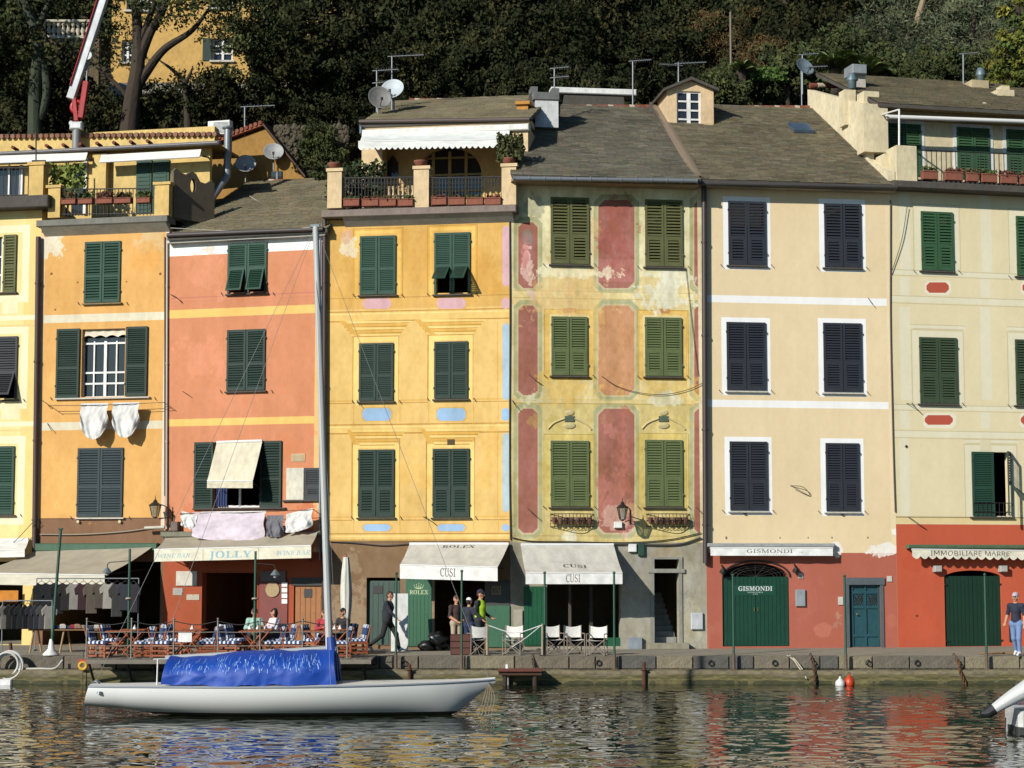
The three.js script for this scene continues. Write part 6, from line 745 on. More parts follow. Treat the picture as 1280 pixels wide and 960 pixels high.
buoy(1049.5, M('#e4e4e0', 0.4), 'small white mooring buoy'); { const z = 5.65, g = thing('buoy', 'small orange mooring buoy', 'buoy', [groundX(1061, z), WATER, z]); part(g, 'float', lathe([[0.001, -0.1], [0.1, -0.07], [0.15, 0.05], [0.14, 0.16], [0.06, 0.25], [0.03, 0.3], [0.001, 0.32]], 18), M('#d2441a', 0.4)); part(g, 'eye', new THREE.TorusGeometry(0.035, 0.01, 6, 12).translate(0, 0.33, 0), iron); }
{ const x = groundX(650, 5.6), g = thing('landing_stage', 'small rusty red wooden landing stage over the water', 'jetty', [x, -0.36, 5.45]); for (let i = 0; i < 5; i++) part(g, 'plank', cbx(-0.62, 0.62, 0.0, 0.05, -0.42 + i * 0.19, -0.42 + i * 0.19 + 0.17, 0.008), M(i % 2 ? '#7c3a26' : '#6b3424', 0.8)); part(g, 'beam', [bx(-0.6, 0.6, -0.1, -0.002, 0.36, 0.44), bx(-0.6, 0.6, -0.1, -0.002, -0.4, -0.32)], M('#4a3020', 0.9)); for (const s of [-0.42, 0.42]) part(g, 'pile', rod([s, -0.75, 0.32], [s, -0.1, 0.32], 0.07), M('#3a2a20', 0.9)); }
for (const [px, h, l] of [[805, 0.42, 'rusty mooring stake below the stair door'], [634, 0.3, 'white mooring stub beside the landing stage'], [512, 0.3, 'short brown mooring pile behind the sailing boat bow']]) single('mooring_stake', l, 'mooring post', [rod([0, -0.55, 0], [0, h * 0.6, 0.0], 0.06, 0.05, 10), new THREE.TorusGeometry(0.07, 0.02, 6, 12).rotateX(1.4).translate(0, 0.02, 0)], px === 634 ? whitePaint : M('#5c3524', 0.95), [groundX(px, 5.1), -0.38, 5.08]);
function chain(pts, label, col) { const q = rng(pts.length * 17), l = []; const c = new THREE.CatmullRomCurve3(pts.map((p) => V3(...p))), n = Math.round(c.getLength() / 0.07); for (let i = 0; i <= n; i++) { const p = c.getPointAt(i / n); l.push(new THREE.TorusGeometry(0.05, 0.018, 5, 9).scale(0.7, 1.2, 1).rotateY(i % 2 * 1.57 + q() * 0.4).translate(p.x, p.y, p.z)); } return single('mooring_chain', label, 'chain', l, M(col, 0.9)); }
chain([[groundX(1014, 4.6), 0.02, 4.45], [groundX(1017, 4.8), -0.2, 4.7], [groundX(1018, 5.1), -0.42, 5.04], [groundX(1018, 5.1), -0.75, 5.1]], 'rusty chain hanging over the ledge before the faded red wall', '#5a4028'); chain([[groundX(1193, 4.5), 0.02, 4.4], [groundX(1199, 4.7), -0.18, 4.62], [groundX(1200, 5.1), -0.4, 5.04], [groundX(1206, 5.1), -0.75, 5.1]], 'rusty chain hanging over the ledge before the bright red wall', '#6a4526'); chain([[groundX(666, 4.6), 0.02, 4.45], [groundX(667, 4.7), -0.25, 4.62]], 'short chain on the quay edge below the white chairs', '#5a4a3a');
single('mooring_line', 'white ropes hanging down the quay stones near the arched doors', 'rope', [tube([[groundX(984, 4.4), 0.02, 4.35], [groundX(992, 4.6), -0.1, 4.58], [groundX(1000, 4.75), -0.36, 4.75], [groundX(1008, 5.1), -0.6, 5.08]], 0.018, 20, 6), tube([[groundX(987, 4.4), 0.02, 4.35], [groundX(995, 4.6), -0.12, 4.58], [groundX(1003, 4.75), -0.36, 4.75]], 0.018, 20, 6)], M('#c9bfa8', 0.9));
for (const [a, b, za, zb2] of [[1235, 1285, 3.6, 4.2], [1240, 1277, 3.9, 3.55]]) single('oar', 'weathered oar lying on the quay by the man in jeans', 'oar', [rod([groundX(a, za), 0.06, za], [groundX(b, zb2), 0.07, zb2], 0.03), cbx(-0.3, 0.3, -0.015, 0.015, -0.07, 0.07, 0.01).rotateY(-Math.atan2(zb2 - za, groundX(b, zb2) - groundX(a, za))).translate(groundX(a, za), 0.06, za)], M('#8a6a4c', 0.8), [0, 0, 0], 0, 'oars on the quay');
for (const [px, i] of [[468, 0], [505, 1], [748, 2], [888, 3], [968, 4], [1085, 5], [1146, 6]]) { const g = single('mooring_ring', 'iron mooring ring let into the quay stones', 'mooring ring', [new THREE.TorusGeometry(0.07, 0.017, 6, 14), rod([0, 0.07, -0.05], [0, 0.07, 0.02], 0.02)], iron, [groundX(px, 4.55), -0.18, 4.56], 0, 'iron rings in the quay stones'); }
// ---------------------------------------------------------------- people: one skin over a jointed skeleton
function skinMesh(bones, cell, k = 0.03) {   // bones: [a, b, ra, rb, colour]; smooth union meshed by surface nets
  const lo = [9, 9, 9], hi = [-9, -9, -9]; for (const b of bones) for (const [p, r] of [[b[0], b[2]], [b[1], b[3]]]) for (let i = 0; i < 3; i++) { lo[i] = Math.min(lo[i], p[i] - r - 3 * cell); hi[i] = Math.max(hi[i], p[i] + r + 3 * cell); }
  const n = lo.map((l, i) => Math.ceil((hi[i] - l) / cell) + 1), [nx, ny, nzz] = n, Fd = new Float32Array(nx * ny * nzz);
  const pre = bones.map(([a, b, ra, rb]) => { const d = [b[0] - a[0], b[1] - a[1], b[2] - a[2]]; return [a, d, d[0] * d[0] + d[1] * d[1] + d[2] * d[2] || 1e-9, ra, rb - ra]; });
  const dist = (p, x, y, z) => { const ax = x - p[0][0], ay = y - p[0][1], az = z - p[0][2]; let t = (ax * p[1][0] + ay * p[1][1] + az * p[1][2]) / p[2]; t = t < 0 ? 0 : t > 1 ? 1 : t; const dx = ax - p[1][0] * t, dy = ay - p[1][1] * t, dz = az - p[1][2] * t; return Math.sqrt(dx * dx + dy * dy + dz * dz) - p[3] - p[4] * t; };
  let q = 0; for (let z = 0; z < nzz; z++) for (let y = 0; y < ny; y++) for (let x = 0; x < nx; x++) { const X = lo[0] + x * cell, Y = lo[1] + y * cell, Z = lo[2] + z * cell; let m = 9; for (const p of pre) { const d = dist(p, X, Y, Z); if (d > m + k) continue; if (d < m - k) { m = d; continue; } const h = 0.5 + 0.5 * (m - d) / k; m = m * (1 - h) + d * h - k * h * (1 - h); } Fd[q++] = m; }
  const P = [], Cc = [], I = [], idx = new Int32Array(nx * ny * nzz).fill(-1), at = (x, y, z) => x + nx * (y + ny * z);
  const E = [[0, 1], [0, 2], [0, 4], [1, 3], [1, 5], [2, 3], [2, 6], [3, 7], [4, 5], [4, 6], [5, 7], [6, 7]];
  for (let z = 0; z < nzz - 1; z++) for (let y = 0; y < ny - 1; y++) for (let x = 0; x < nx - 1; x++) {
    let mask = 0; const v = []; for (let c = 0; c < 8; c++) { const f = Fd[at(x + (c & 1), y + (c >> 1 & 1), z + (c >> 2))]; v.push(f); if (f < 0) mask |= 1 << c; } if (mask === 0 || mask === 255) continue;
    let s = [0, 0, 0], cnt = 0; for (const [a, b] of E) if ((v[a] < 0) !== (v[b] < 0)) { const t = v[a] / (v[a] - v[b]); s[0] += (a & 1) + ((b & 1) - (a & 1)) * t; s[1] += (a >> 1 & 1) + ((b >> 1 & 1) - (a >> 1 & 1)) * t; s[2] += (a >> 2) + ((b >> 2) - (a >> 2)) * t; cnt++; }
    const w = [lo[0] + (x + s[0] / cnt) * cell, lo[1] + (y + s[1] / cnt) * cell, lo[2] + (z + s[2] / cnt) * cell]; idx[at(x, y, z)] = P.length / 3; P.push(...w);
    let best = 9, col = bones[0][4]; pre.forEach((p, i) => { const d = dist(p, ...w); if (d < best - 1e-4) { best = d; col = bones[i][4]; } }); Cc.push(...col);
  }
  const face = (a, b, c, d, fl) => { if (a < 0 || b < 0 || c < 0 || d < 0) return; fl ? I.push(a, b, c, a, c, d) : I.push(a, c, b, a, d, c); };
  for (let z = 1; z < nzz - 1; z++) for (let y = 1; y < ny - 1; y++) for (let x = 1; x < nx - 1; x++) { const s = Fd[at(x, y, z)] < 0; if (s !== Fd[at(x + 1, y, z)] < 0) face(idx[at(x, y - 1, z - 1)], idx[at(x, y, z - 1)], idx[at(x, y, z)], idx[at(x, y - 1, z)], s); if (s !== Fd[at(x, y + 1, z)] < 0) face(idx[at(x - 1, y, z - 1)], idx[at(x - 1, y, z)], idx[at(x, y, z)], idx[at(x, y, z - 1)], s); if (s !== Fd[at(x, y, z + 1)] < 0) face(idx[at(x - 1, y - 1, z)], idx[at(x, y - 1, z)], idx[at(x, y, z)], idx[at(x - 1, y, z)], s); }
  const g = new THREE.BufferGeometry(); g.setAttribute('position', new THREE.Float32BufferAttribute(P, 3)); g.setAttribute('color', new THREE.Float32BufferAttribute(Cc, 3)); g.setIndex(I); g.computeVertexNormals(); return g;
}
const lc = (h, k = 0.75) => new THREE.Color(h).multiplyScalar(k).toArray();
const skinC = lc('#c68f70', 0.72);
function headGeo(o) {   // head frame: origin at its centre, face towards +z
  const h = lc(o.hair || '#2c2018', 0.6), s = skinC, dk = lc('#1c1613', 0.8), b = [[[0, 0.03, -0.012], [0, -0.005, 0.006], 0.088, 0.078, s], [[0, -0.03, 0.025], [0, -0.075, 0.038], 0.062, 0.04, s], [[0, 0.012, 0.088], [0, -0.024, 0.106], 0.01, 0.014, s], [[-0.083, 0.005, 0], [-0.086, -0.022, 0.004], 0.017, 0.012, s], [[0.083, 0.005, 0], [0.086, -0.022, 0.004], 0.017, 0.012, s], [[-0.02, -0.055, 0.083], [0.02, -0.055, 0.083], 0.007, 0.007, lc('#9a5648')], [[-0.04, 0.028, 0.08], [-0.02, 0.03, 0.086], 0.008, 0.008, h], [[0.04, 0.028, 0.08], [0.02, 0.03, 0.086], 0.008, 0.008, h]];
  for (const x of [-0.03, 0.03]) b.push([[x, 0.008, 0.078], [x + 0.001, 0.008, 0.079], 0.0115, 0.0115, o.glasses ? dk : lc('#4a3a30')]);
  if (o.glasses) b.push([[-0.042, 0.008, 0.084], [-0.018, 0.006, 0.09], 0.017, 0.016, dk], [[0.042, 0.008, 0.084], [0.018, 0.006, 0.09], 0.017, 0.016, dk], [[-0.05, 0.01, 0.07], [-0.084, 0.012, 0], 0.006, 0.006, dk], [[0.05, 0.01, 0.07], [0.084, 0.012, 0], 0.006, 0.006, dk]);
  b.push([[0, 0.052, -0.018], [0, 0.05, 0.01], 0.09, 0.075, h], [[0, 0.0, -0.05], [0, -0.03, -0.045], 0.07, 0.05, h]); if (o.long) b.push([[-0.06, 0.02, -0.03], [-0.07, -0.09, -0.02], 0.04, 0.035, h], [[0.06, 0.02, -0.03], [0.07, -0.09, -0.02], 0.04, 0.035, h], [[0, -0.03, -0.06], [0, -0.12, -0.05], 0.06, 0.045, h]);
  if (o.cap) { const c = lc(o.cap); b.push([[0, 0.066, -0.012], [0, 0.06, 0.012], 0.093, 0.085, c], [[-0.03, 0.05, 0.1], [0.03, 0.05, 0.1], 0.014, 0.014, c], [[-0.03, 0.045, 0.135], [0.03, 0.045, 0.135], 0.01, 0.01, c]); }
  return skinMesh(b, 0.0065, 0.012);
}
function handGeo(side, glove) {   // wrist at origin, fingers along -y, palm towards +z * ..., thumb on +x * side
  const s = glove || skinC, b = [], F = [[-0.027, 0.058, 0.9], [-0.009, 0.068, 1], [0.009, 0.063, 0.95], [0.026, 0.05, 0.8]]; b.push([[0, 0.02, 0], [0, -0.02, 0], 0.026, 0.026, s]);
  F.forEach(([x, l]) => { const X = -x * side; b.push([[X * 0.7, -0.02, 0], [X, -0.085, 0.002], 0.015, 0.0115, s]); b.push([[X, -0.085, 0.002], [X * 1.08, -0.085 - l * 0.5, 0.012], 0.0095, 0.0088, s], [[X * 1.08, -0.085 - l * 0.5, 0.012], [X * 1.08, -0.085 - l * 0.85, 0.034], 0.0088, 0.0078, s]); });
  b.push([[0.018 * side, -0.025, 0.006], [0.05 * side, -0.06, 0.022], 0.015, 0.0115, s], [[0.05 * side, -0.06, 0.022], [0.055 * side, -0.09, 0.035], 0.0105, 0.009, s]); return skinMesh(b, 0.0055, 0.006);
}
const hands = { l: handGeo(1), r: handGeo(-1) };
const personMat = new THREE.MeshPhysicalMaterial({ vertexColors: true, roughness: 0.85 });
function person(label, pos, turn, J, o) {
  const top = lc(o.top), leg = lc(o.legs), shoe = lc(o.shoes || '#222222'), fat = o.fat || 0, sl = o.sleeve ?? 1, B = [], j = { pelvis: [0, 0.94, 0], waist: [0, 1.08, 0], chest: [0, 1.3, 0], neck: [0, 1.46, 0], head: [0, 1.62, 0.02], shL: [0.18, 1.41, 0], shR: [-0.18, 1.41, 0], hipL: [0.09, 0.92, 0], hipR: [-0.09, 0.92, 0], knL: [0.1, 0.5, 0.02], knR: [-0.1, 0.5, 0.02], anL: [0.1, 0.09, 0], anR: [-0.1, 0.09, 0], toL: [0.11, 0.045, 0.15], toR: [-0.11, 0.045, 0.15], elL: [0.24, 1.14, -0.02], elR: [-0.24, 1.14, -0.02], wrL: [0.25, 0.9, 0.06], wrR: [-0.25, 0.9, 0.06], ...J };
  const up = (p, d) => [p[0], p[1] + d, p[2]];
  B.push([j.hipL, j.hipR, 0.115 + fat, 0.115 + fat, leg], [[j.pelvis[0], j.pelvis[1] + 0.08, j.pelvis[2]], j.waist, 0.14 + fat, 0.13 + fat, top], [j.waist, j.chest, 0.13 + fat, 0.14 + fat, top], [j.chest, up(j.chest, 0.05), 0.15 + fat, 0.14, top], [j.shL, j.shR, 0.075, 0.075, top], [up(j.neck, -0.06), j.head, 0.055, 0.05, skinC]);
  for (const s of ['L', 'R']) { B.push([j['sh' + s], j['el' + s], 0.064, 0.052, top], [j['el' + s], j['wr' + s], 0.05, 0.036, sl ? top : skinC], [j['hip' + s], j['kn' + s], 0.098, 0.07, leg], [j['kn' + s], j['an' + s], 0.068, 0.05, leg], [j['an' + s], j['to' + s], 0.048, 0.038, shoe], [up(j['an' + s], -0.03), j['an' + s], 0.05, 0.045, shoe]); }
  if (o.vest) { const v = lc(o.vest); B.push([up(j.waist, -0.08), j.chest, 0.143, 0.152, v], [j.chest, up(j.chest, 0.06), 0.162, 0.145, v]); }
  const geos = [skinMesh(B, 0.015, 0.035)];
  const hd = headGeo(o); hd.applyMatrix4(new THREE.Matrix4().makeRotationFromEuler(new THREE.Euler(o.nod || 0, o.look || 0, 0, 'YXZ'))); hd.translate(j.head[0], j.head[1] + 0.02, j.head[2]); geos.push(hd);
  for (const s of ['L', 'R']) { const d = V3(...j['wr' + s]).sub(V3(...j['el' + s])).normalize(), h = hands[s === 'L' ? 'l' : 'r'].clone(); h.applyQuaternion(new THREE.Quaternion().setFromUnitVectors(V3(0, -1, 0), d)); h.translate(...j['wr' + s]); geos.push(h); }
  const g = merge(geos), m = single('person', label, 'person', g, personMat, pos, turn); m.scale.setScalar(o.size || 1); return m;
}
const FX = (px, z, y = 0) => [groundX(px, z), y, z];
// striding man
person('man in a dark suit striding past the grey green door', FX(484, 1.9), Math.PI / 2 - 0.15, { pelvis: [0, 0.92, 0], knL: [0.09, 0.52, 0.24], anL: [0.09, 0.1, 0.34], toL: [0.09, 0.09, 0.5], knR: [-0.09, 0.5, -0.12], anR: [-0.09, 0.2, -0.5], toR: [-0.09, 0.07, -0.42], elL: [0.23, 1.16, -0.16], wrL: [0.24, 0.95, -0.08], elR: [-0.23, 1.16, 0.14], wrR: [-0.2, 0.98, 0.32], chest: [0, 1.3, 0.03], neck: [0, 1.46, 0.05], head: [0, 1.61, 0.08] }, { top: '#22242c', legs: '#1d1c1c', shoes: '#cfcfcc', hair: '#4a3524', size: 1.04, fat: 0.015 });
// group at the shop
person('man in a dark shirt and beige trousers by the shop opening', FX(570, 2.2), 0.5, { wrL: [0.12, 1.0, 0.26], elL: [0.25, 1.14, 0.06], wrR: [-0.1, 0.98, 0.26], elR: [-0.25, 1.12, 0.05] }, { top: '#3a2422', legs: '#b09c84', sleeve: 0, hair: '#5a4030', size: 0.96 });
person('person in a white cap and dark blue jacket beside the worker', FX(586, 2.5), 2.6, { wrL: [0.1, 1.0, 0.25], elL: [0.25, 1.14, 0.04] }, { top: '#262a38', legs: '#22304e', cap: '#e6e2d8', size: 0.92 });
person('worker in a bright yellow green vest and dark cap', FX(600, 3.0), 1.1, { wrL: [0.22, 1.0, 0.24], elL: [0.27, 1.12, 0.0], wrR: [-0.24, 0.96, 0.2] }, { top: '#1c2026', legs: '#22262c', vest: '#a8cc22', cap: '#1d2230', size: 1.06, look: 0.3 });
// man in jeans at the far end
person('man in navy top and blue jeans stepping along the quay edge', FX(1271, 4.4), -0.6, { knL: [0.1, 0.5, 0.1], anL: [0.1, 0.1, 0.06], toL: [0.1, 0.05, 0.22], knR: [-0.1, 0.5, -0.05], anR: [-0.1, 0.12, -0.24], toR: [-0.1, 0.06, -0.1], wrR: [-0.27, 0.92, 0.14], elR: [-0.27, 1.14, -0.06] }, { top: '#24283a', legs: '#7088b0', shoes: '#e4e2de', sleeve: 0, cap: '#b8a8b0', size: 1.02 });
// seated guests
const SIT = (lean = 0) => ({ pelvis: [0, 0.5, 0], waist: [0, 0.64, -0.01], chest: [0, 0.86, lean * 0.5], neck: [0, 1.02, lean], head: [0, 1.18, lean + 0.03], shL: [0.18, 0.97, lean * 0.8], shR: [-0.18, 0.97, lean * 0.8], hipL: [0.09, 0.5, 0], hipR: [-0.09, 0.5, 0], knL: [0.13, 0.52, 0.42], knR: [-0.13, 0.52, 0.42], anL: [0.13, 0.09, 0.44], anR: [-0.13, 0.09, 0.44], toL: [0.14, 0.045, 0.6], toR: [-0.14, 0.045, 0.6], elL: [0.26, 0.74, 0.12], elR: [-0.26, 0.74, 0.12], wrL: [0.1, 0.78, 0.34], wrR: [-0.1, 0.78, 0.34] });
person('seated guest in a pale green shirt and sunglasses', FX(318, 2.35), 0.05, SIT(0.03), { top: '#9fc0ae', legs: '#3a3f4a', glasses: true, hair: '#4a3828' });
person('seated guest in a white blouse looking sideways at the cafe table', FX(343, 2.5), -0.9, SIT(0.0), { top: '#e2d2d0', legs: '#3c3434', hair: '#2a1a16', long: true, look: -0.5 });
person('seated guest in a red top under the closed parasol', FX(405, 2.1), 0.2, SIT(0.0), { top: '#b0383c', legs: '#2c2a30', hair: '#6a4a34', long: true, size: 0.96 });
person('seated guest in dark clothes by the green door', FX(430, 2.3), -0.6, SIT(0.05), { top: '#2a2523', legs: '#22201f', hair: '#1c1512' });
for (const [px, z, t] of [[318, 2.3, -Math.PI / 2], [343, 2.45, -Math.PI / 2 - 0.9], [405, 2.05, -Math.PI / 2 + 0.2], [430, 2.25, -Math.PI / 2 - 0.6]]) placeChair(px, z, t, chairLabel('with a guest sitting in it'), 'deck chairs taken by guests');
// ---------------------------------------------------------------- hillside, villa, trees
function hillY(x, z) { const d = Math.max(0, -z - 8.5); return 11.2 + d * 0.8 + 1.1 * nz(x / 60, z / 60) + (x > 8 ? 0.3 : 0) - (x < -6 && d < 9 ? Math.min(1.6, (9 - d) * 0.2) : 0); }
{
  const nx = 110, nzr = 60, P = [], I = [], U = []; for (let j = 0; j <= nzr; j++) for (let i = 0; i <= nx; i++) { const x = -70 + 140 * i / nx, z = -8.5 - 90 * Math.pow(j / nzr, 1.2); P.push(x, j === 0 ? 0 : hillY(x, z), z); U.push(x * 0.5, z * 0.5); if (i < nx && j < nzr) { const b = j * (nx + 1) + i; I.push(b, b + 1, b + nx + 1, b + 1, b + nx + 2, b + nx + 1); } }
  const g = new THREE.BufferGeometry(); g.setAttribute('position', new THREE.Float32BufferAttribute(P, 3)); g.setAttribute('uv', new THREE.Float32BufferAttribute(U, 2)); g.setIndex(I); g.computeVertexNormals(); structure('hillside', g, M('#4a4228', 0.98, { k: 0.6, bump: 0.1 }));
}
// crowns: thousands of single leaves gathered in clumps along an uneven volume
function crownGeo(seed, rx, ry, rz, clumps, per, leaf, tones, o = {}) {
  const q = rng(seed), P = [], Cc = [], N = [];
  const ang = q() * 6;
  for (let c = 0; c < clumps; c++) {
    const a = q() * 6.283, u = q() * 2 - 1, s = Math.sqrt(1 - u * u), rad = 0.55 + 0.45 * Math.pow(q(), 0.5), lump = 1 + 0.32 * Math.sin(a * 3 + ang) * s + 0.2 * Math.sin(u * 5 + a * 2 + seed), cx = Math.cos(a) * s * rx * rad * lump, cy = u * ry * rad * lump, cz = Math.sin(a) * s * rz * rad * lump, cr = (o.clump || 0.5) * (0.6 + q() * 0.9), t0 = tones[(q() * tones.length) | 0], f = 0.7 + q() * 0.6;
    for (let l = 0; l < per; l++) {
      const b = q() * 6.283, w = q() * 2 - 1, sw = Math.sqrt(1 - w * w), r = cr * Math.pow(q(), 0.4), x = cx + Math.cos(b) * sw * r, y = cy + w * r * 0.75, z = cz + Math.sin(b) * sw * r, e = new THREE.Euler(q() * 6.3, q() * 6.3, q() * 6.3), L = leaf * (0.6 + q() * 0.8), U = V3(L * (o.slim || 0.5), 0, 0).applyEuler(e), W = V3(0, L, 0).applyEuler(e), g = f * (0.75 + q() * 0.5);
      P.push(x - U.x, y - U.y, z - U.z, x + U.x, y + U.y, z + U.z, x + W.x, y + W.y, z + W.z, x - U.x, y - U.y, z - U.z, x - W.x, y - W.y, z - W.z, x + U.x, y + U.y, z + U.z); const col = [t0[0] * g, t0[1] * g, t0[2] * g]; for (let i = 0; i < 6; i++) Cc.push(...col);
    }
  }
  const g = new THREE.BufferGeometry(); g.setAttribute('position', new THREE.Float32BufferAttribute(P, 3)); g.setAttribute('color', new THREE.Float32BufferAttribute(Cc, 3)); g.computeVertexNormals(); return g;
}
const leafMat = new THREE.MeshPhysicalMaterial({ vertexColors: true, roughness: 1, specularIntensity: 0.25, side: THREE.DoubleSide });
const bark = M('#4c3f30', 0.95, { k: 0.55, bump: 0.03 }), barkGreen = M('#47503a', 0.95, { k: 0.55, bump: 0.03 });
const TON = { oak: [[0.021, 0.024, 0.009], [0.027, 0.029, 0.011], [0.017, 0.02, 0.008], [0.038, 0.035, 0.013]], mid: [[0.045, 0.055, 0.02], [0.06, 0.065, 0.022], [0.035, 0.045, 0.018]], olive: [[0.075, 0.085, 0.045], [0.06, 0.075, 0.04], [0.09, 0.095, 0.05]], citrus: [[0.16, 0.16, 0.03], [0.11, 0.12, 0.025], [0.2, 0.17, 0.03], [0.06, 0.08, 0.02]], dry: [[0.11, 0.06, 0.025], [0.08, 0.05, 0.02], [0.09, 0.075, 0.03]] };
const crowns = [crownGeo(1, 3.3, 2.7, 2.8, 190, 72, 0.115, TON.oak), crownGeo(2, 2.8, 3.0, 2.6, 180, 72, 0.11, TON.oak), crownGeo(3, 3.6, 2.5, 3.0, 200, 70, 0.115, TON.oak), crownGeo(4, 2.4, 2.2, 2.2, 150, 60, 0.105, TON.mid), crownGeo(5, 2.5, 1.9, 2.3, 130, 46, 0.13, TON.olive, { slim: 0.22, clump: 0.45 }), crownGeo(6, 1.25, 0.95, 1.1, 60, 40, 0.1, TON.mid, { clump: 0.35 }), crownGeo(7, 1.3, 1.0, 1.1, 60, 40, 0.1, TON.oak, { clump: 0.35 }), crownGeo(8, 1.6, 1.9, 1.5, 90, 40, 0.14, TON.citrus, { clump: 0.35 }), crownGeo(9, 1.3, 0.9, 1.1, 60, 36, 0.09, TON.dry, { clump: 0.4, slim: 0.2 }), crownGeo(10, 1.9, 1.3, 1.2, 46, 26, 0.085, TON.mid, { clump: 0.42 })];
const trunkGeo = [0, 1, 2].map((i) => merge([taper([[0, -3.6, 0], [0.15 * (i - 1), -2.0, 0.1], [0.1, -0.6, 0]], [0.3, 0.24, 0.17]), taper([[0.12 * (i - 1), -2.0, 0.1], [0.9, -0.6, 0.2], [1.3, 0.6, 0.3]], [0.16, 0.11, 0.05]), taper([[0.1, -1.2, 0.05], [-0.8, 0.0, -0.1], [-1.2, 1.0, 0]], [0.15, 0.1, 0.04]), taper([[0.1, -0.7, 0], [0.1, 0.6, -0.3], [-0.1, 1.7, -0.3]], [0.16, 0.1, 0.04])]));
function tree(px, py, z, kind, scale, label, group, name = 'evergreen_tree') { const p = atZ(px, py, z), g = thing(name, label, 'tree', [p[0], p[1], p[2]], rr(0, 6.28), group); part(g, 'trunk', trunkGeo[kind % 3], bark); part(g, 'crown', crowns[kind], leafMat); g.scale.setScalar(scale); return g; }
function bush(px, py, z, kind, scale, label, group, name = 'shrub') { const p = atZ(px, py, z), g = thing(name, label, 'shrub', p, rr(0, 6.28), group); part(g, 'stems', [taper([[0, -1.1, 0], [0.1, -0.3, 0], [0.3, 0.3, 0.1]], [0.08, 0.06, 0.02], 6), taper([[0, -1.1, 0], [-0.2, -0.3, 0.1], [-0.4, 0.4, 0]], [0.07, 0.05, 0.02], 6)], bark); part(g, 'crown', crowns[kind], leafMat); g.scale.setScalar(scale); return g; }
const DARK = 'dense dark evergreen tree on the hillside behind the roofs', DG = 'dark evergreens on the hillside';
for (const [x, y, z, k, s] of [[-30, 30, -17, 0, 1], [10, -10, -24, 1, 1.1], [120, -30, -30, 2, 1.1], [352, 20, -16, 0, 0.7], [372, 96, -11.5, 1, 0.72], [420, 60, -15, 2, 1], [478, 120, -12, 0, 0.72], [500, 40, -20, 0, 1.1], [560, 95, -14, 2, 0.85], [585, 20, -24, 1, 1.15], [640, 80, -16, 0, 0.95], [690, 20, -22, 2, 1.15], [715, 95, -14.5, 1, 0.8], [770, 60, -18, 0, 1.05], [830, 15, -24, 1, 1.1], [800, 105, -15, 2, 0.75], [870, 70, -17, 2, 0.85], [945, 10, -26, 0, 1.1], [1000, 45, -21, 1, 0.9], [420, -10, -26, 0, 1.1], [300, -15, -28, 1, 1.1], [740, -20, -30, 0, 1.2], [1080, -5, -32, 2, 1.1], [540, 140, -11, 1, 0.55], [425, 165, -10, 0, 0.5], [660, 125, -12, 2, 0.5]]) tree(x, y, z, k, s, DARK, DG);
for (const [x, y, z, s] of [[1095, 60, -19, 0.8], [1150, 85, -16, 0.75], [1210, 50, -20, 0.95], [1130, 25, -25, 1.0], [1270, 20, -24, 1.0], [1200, 0, -30, 1.1], [1300, 70, -17, 0.9]]) tree(x, y, z, 4, s, 'silvery green olive tree on the hillside above the ivory house', 'olive trees above the ivory house', 'olive_tree');
for (const [x, y, z, s] of [[1062, 90, -14, 0.7], [1150, 108, -12.5, 0.55], [900, 30, -22, 0.9], [1200, 108, -12.5, 0.55], [905, 110, -12.5, 0.4]]) tree(x, y, z, 3, s, 'mid green bushy tree between the slate ridge and the olive grove', 'mid green trees at the olive grove', 'bushy_tree');
tree(1285, 62, -9.6, 7, 0.8, 'yellow green citrus tree behind the ivory house chimney', undefined, 'citrus_tree'); tree(1262, 95, -9.8, 7, 0.5, 'low yellow green citrus tree close behind the chimney', undefined, 'citrus_tree');
for (const [x, y, k, s] of [[20, 150, 7, 1], [70, 140, 6, 0.8], [130, 150, 6, 0.9], [200, 142, 6, 0.9], [240, 150, 6, 0.9], [290, 130, 6, 1.2], [275, 118, 6, 0.8], [315, 150, 6, 0.9], [30, 110, 6, 1.0], [115, 128, 6, 0.8], [400, 195, 6, 0.8], [378, 150, 6, 0.9], [70, 90, 6, 1.0], [205, 124, 6, 0.7]]) bush(x, y, -9.6 - (170 - y) * 0.05, k === 7 ? 6 : k, s, 'dark leafy shrub at the foot of the yellow villa garden', 'shrubs below the villa');
for (const [x, y, k, s] of [[620, 122, 6, 1], [750, 118, 6, 0.9], [900, 122, 5, 0.8], [985, 95, 5, 1.1], [1110, 98, 5, 0.9], [1170, 100, 5, 1.0], [1220, 90, 5, 0.9], [880, 45, 8, 1.0], [915, 62, 8, 0.9], [950, 70, 8, 0.8], [935, 35, 8, 0.8]]) bush(x, y, -11 - (130 - y) * 0.06, k, s, k === 8 ? 'dry russet shrub on the slope above the dormer' : 'green shrub just behind the roof ridges', k === 8 ? 'dry shrubs above the dormer' : 'green shrubs behind the ridges');
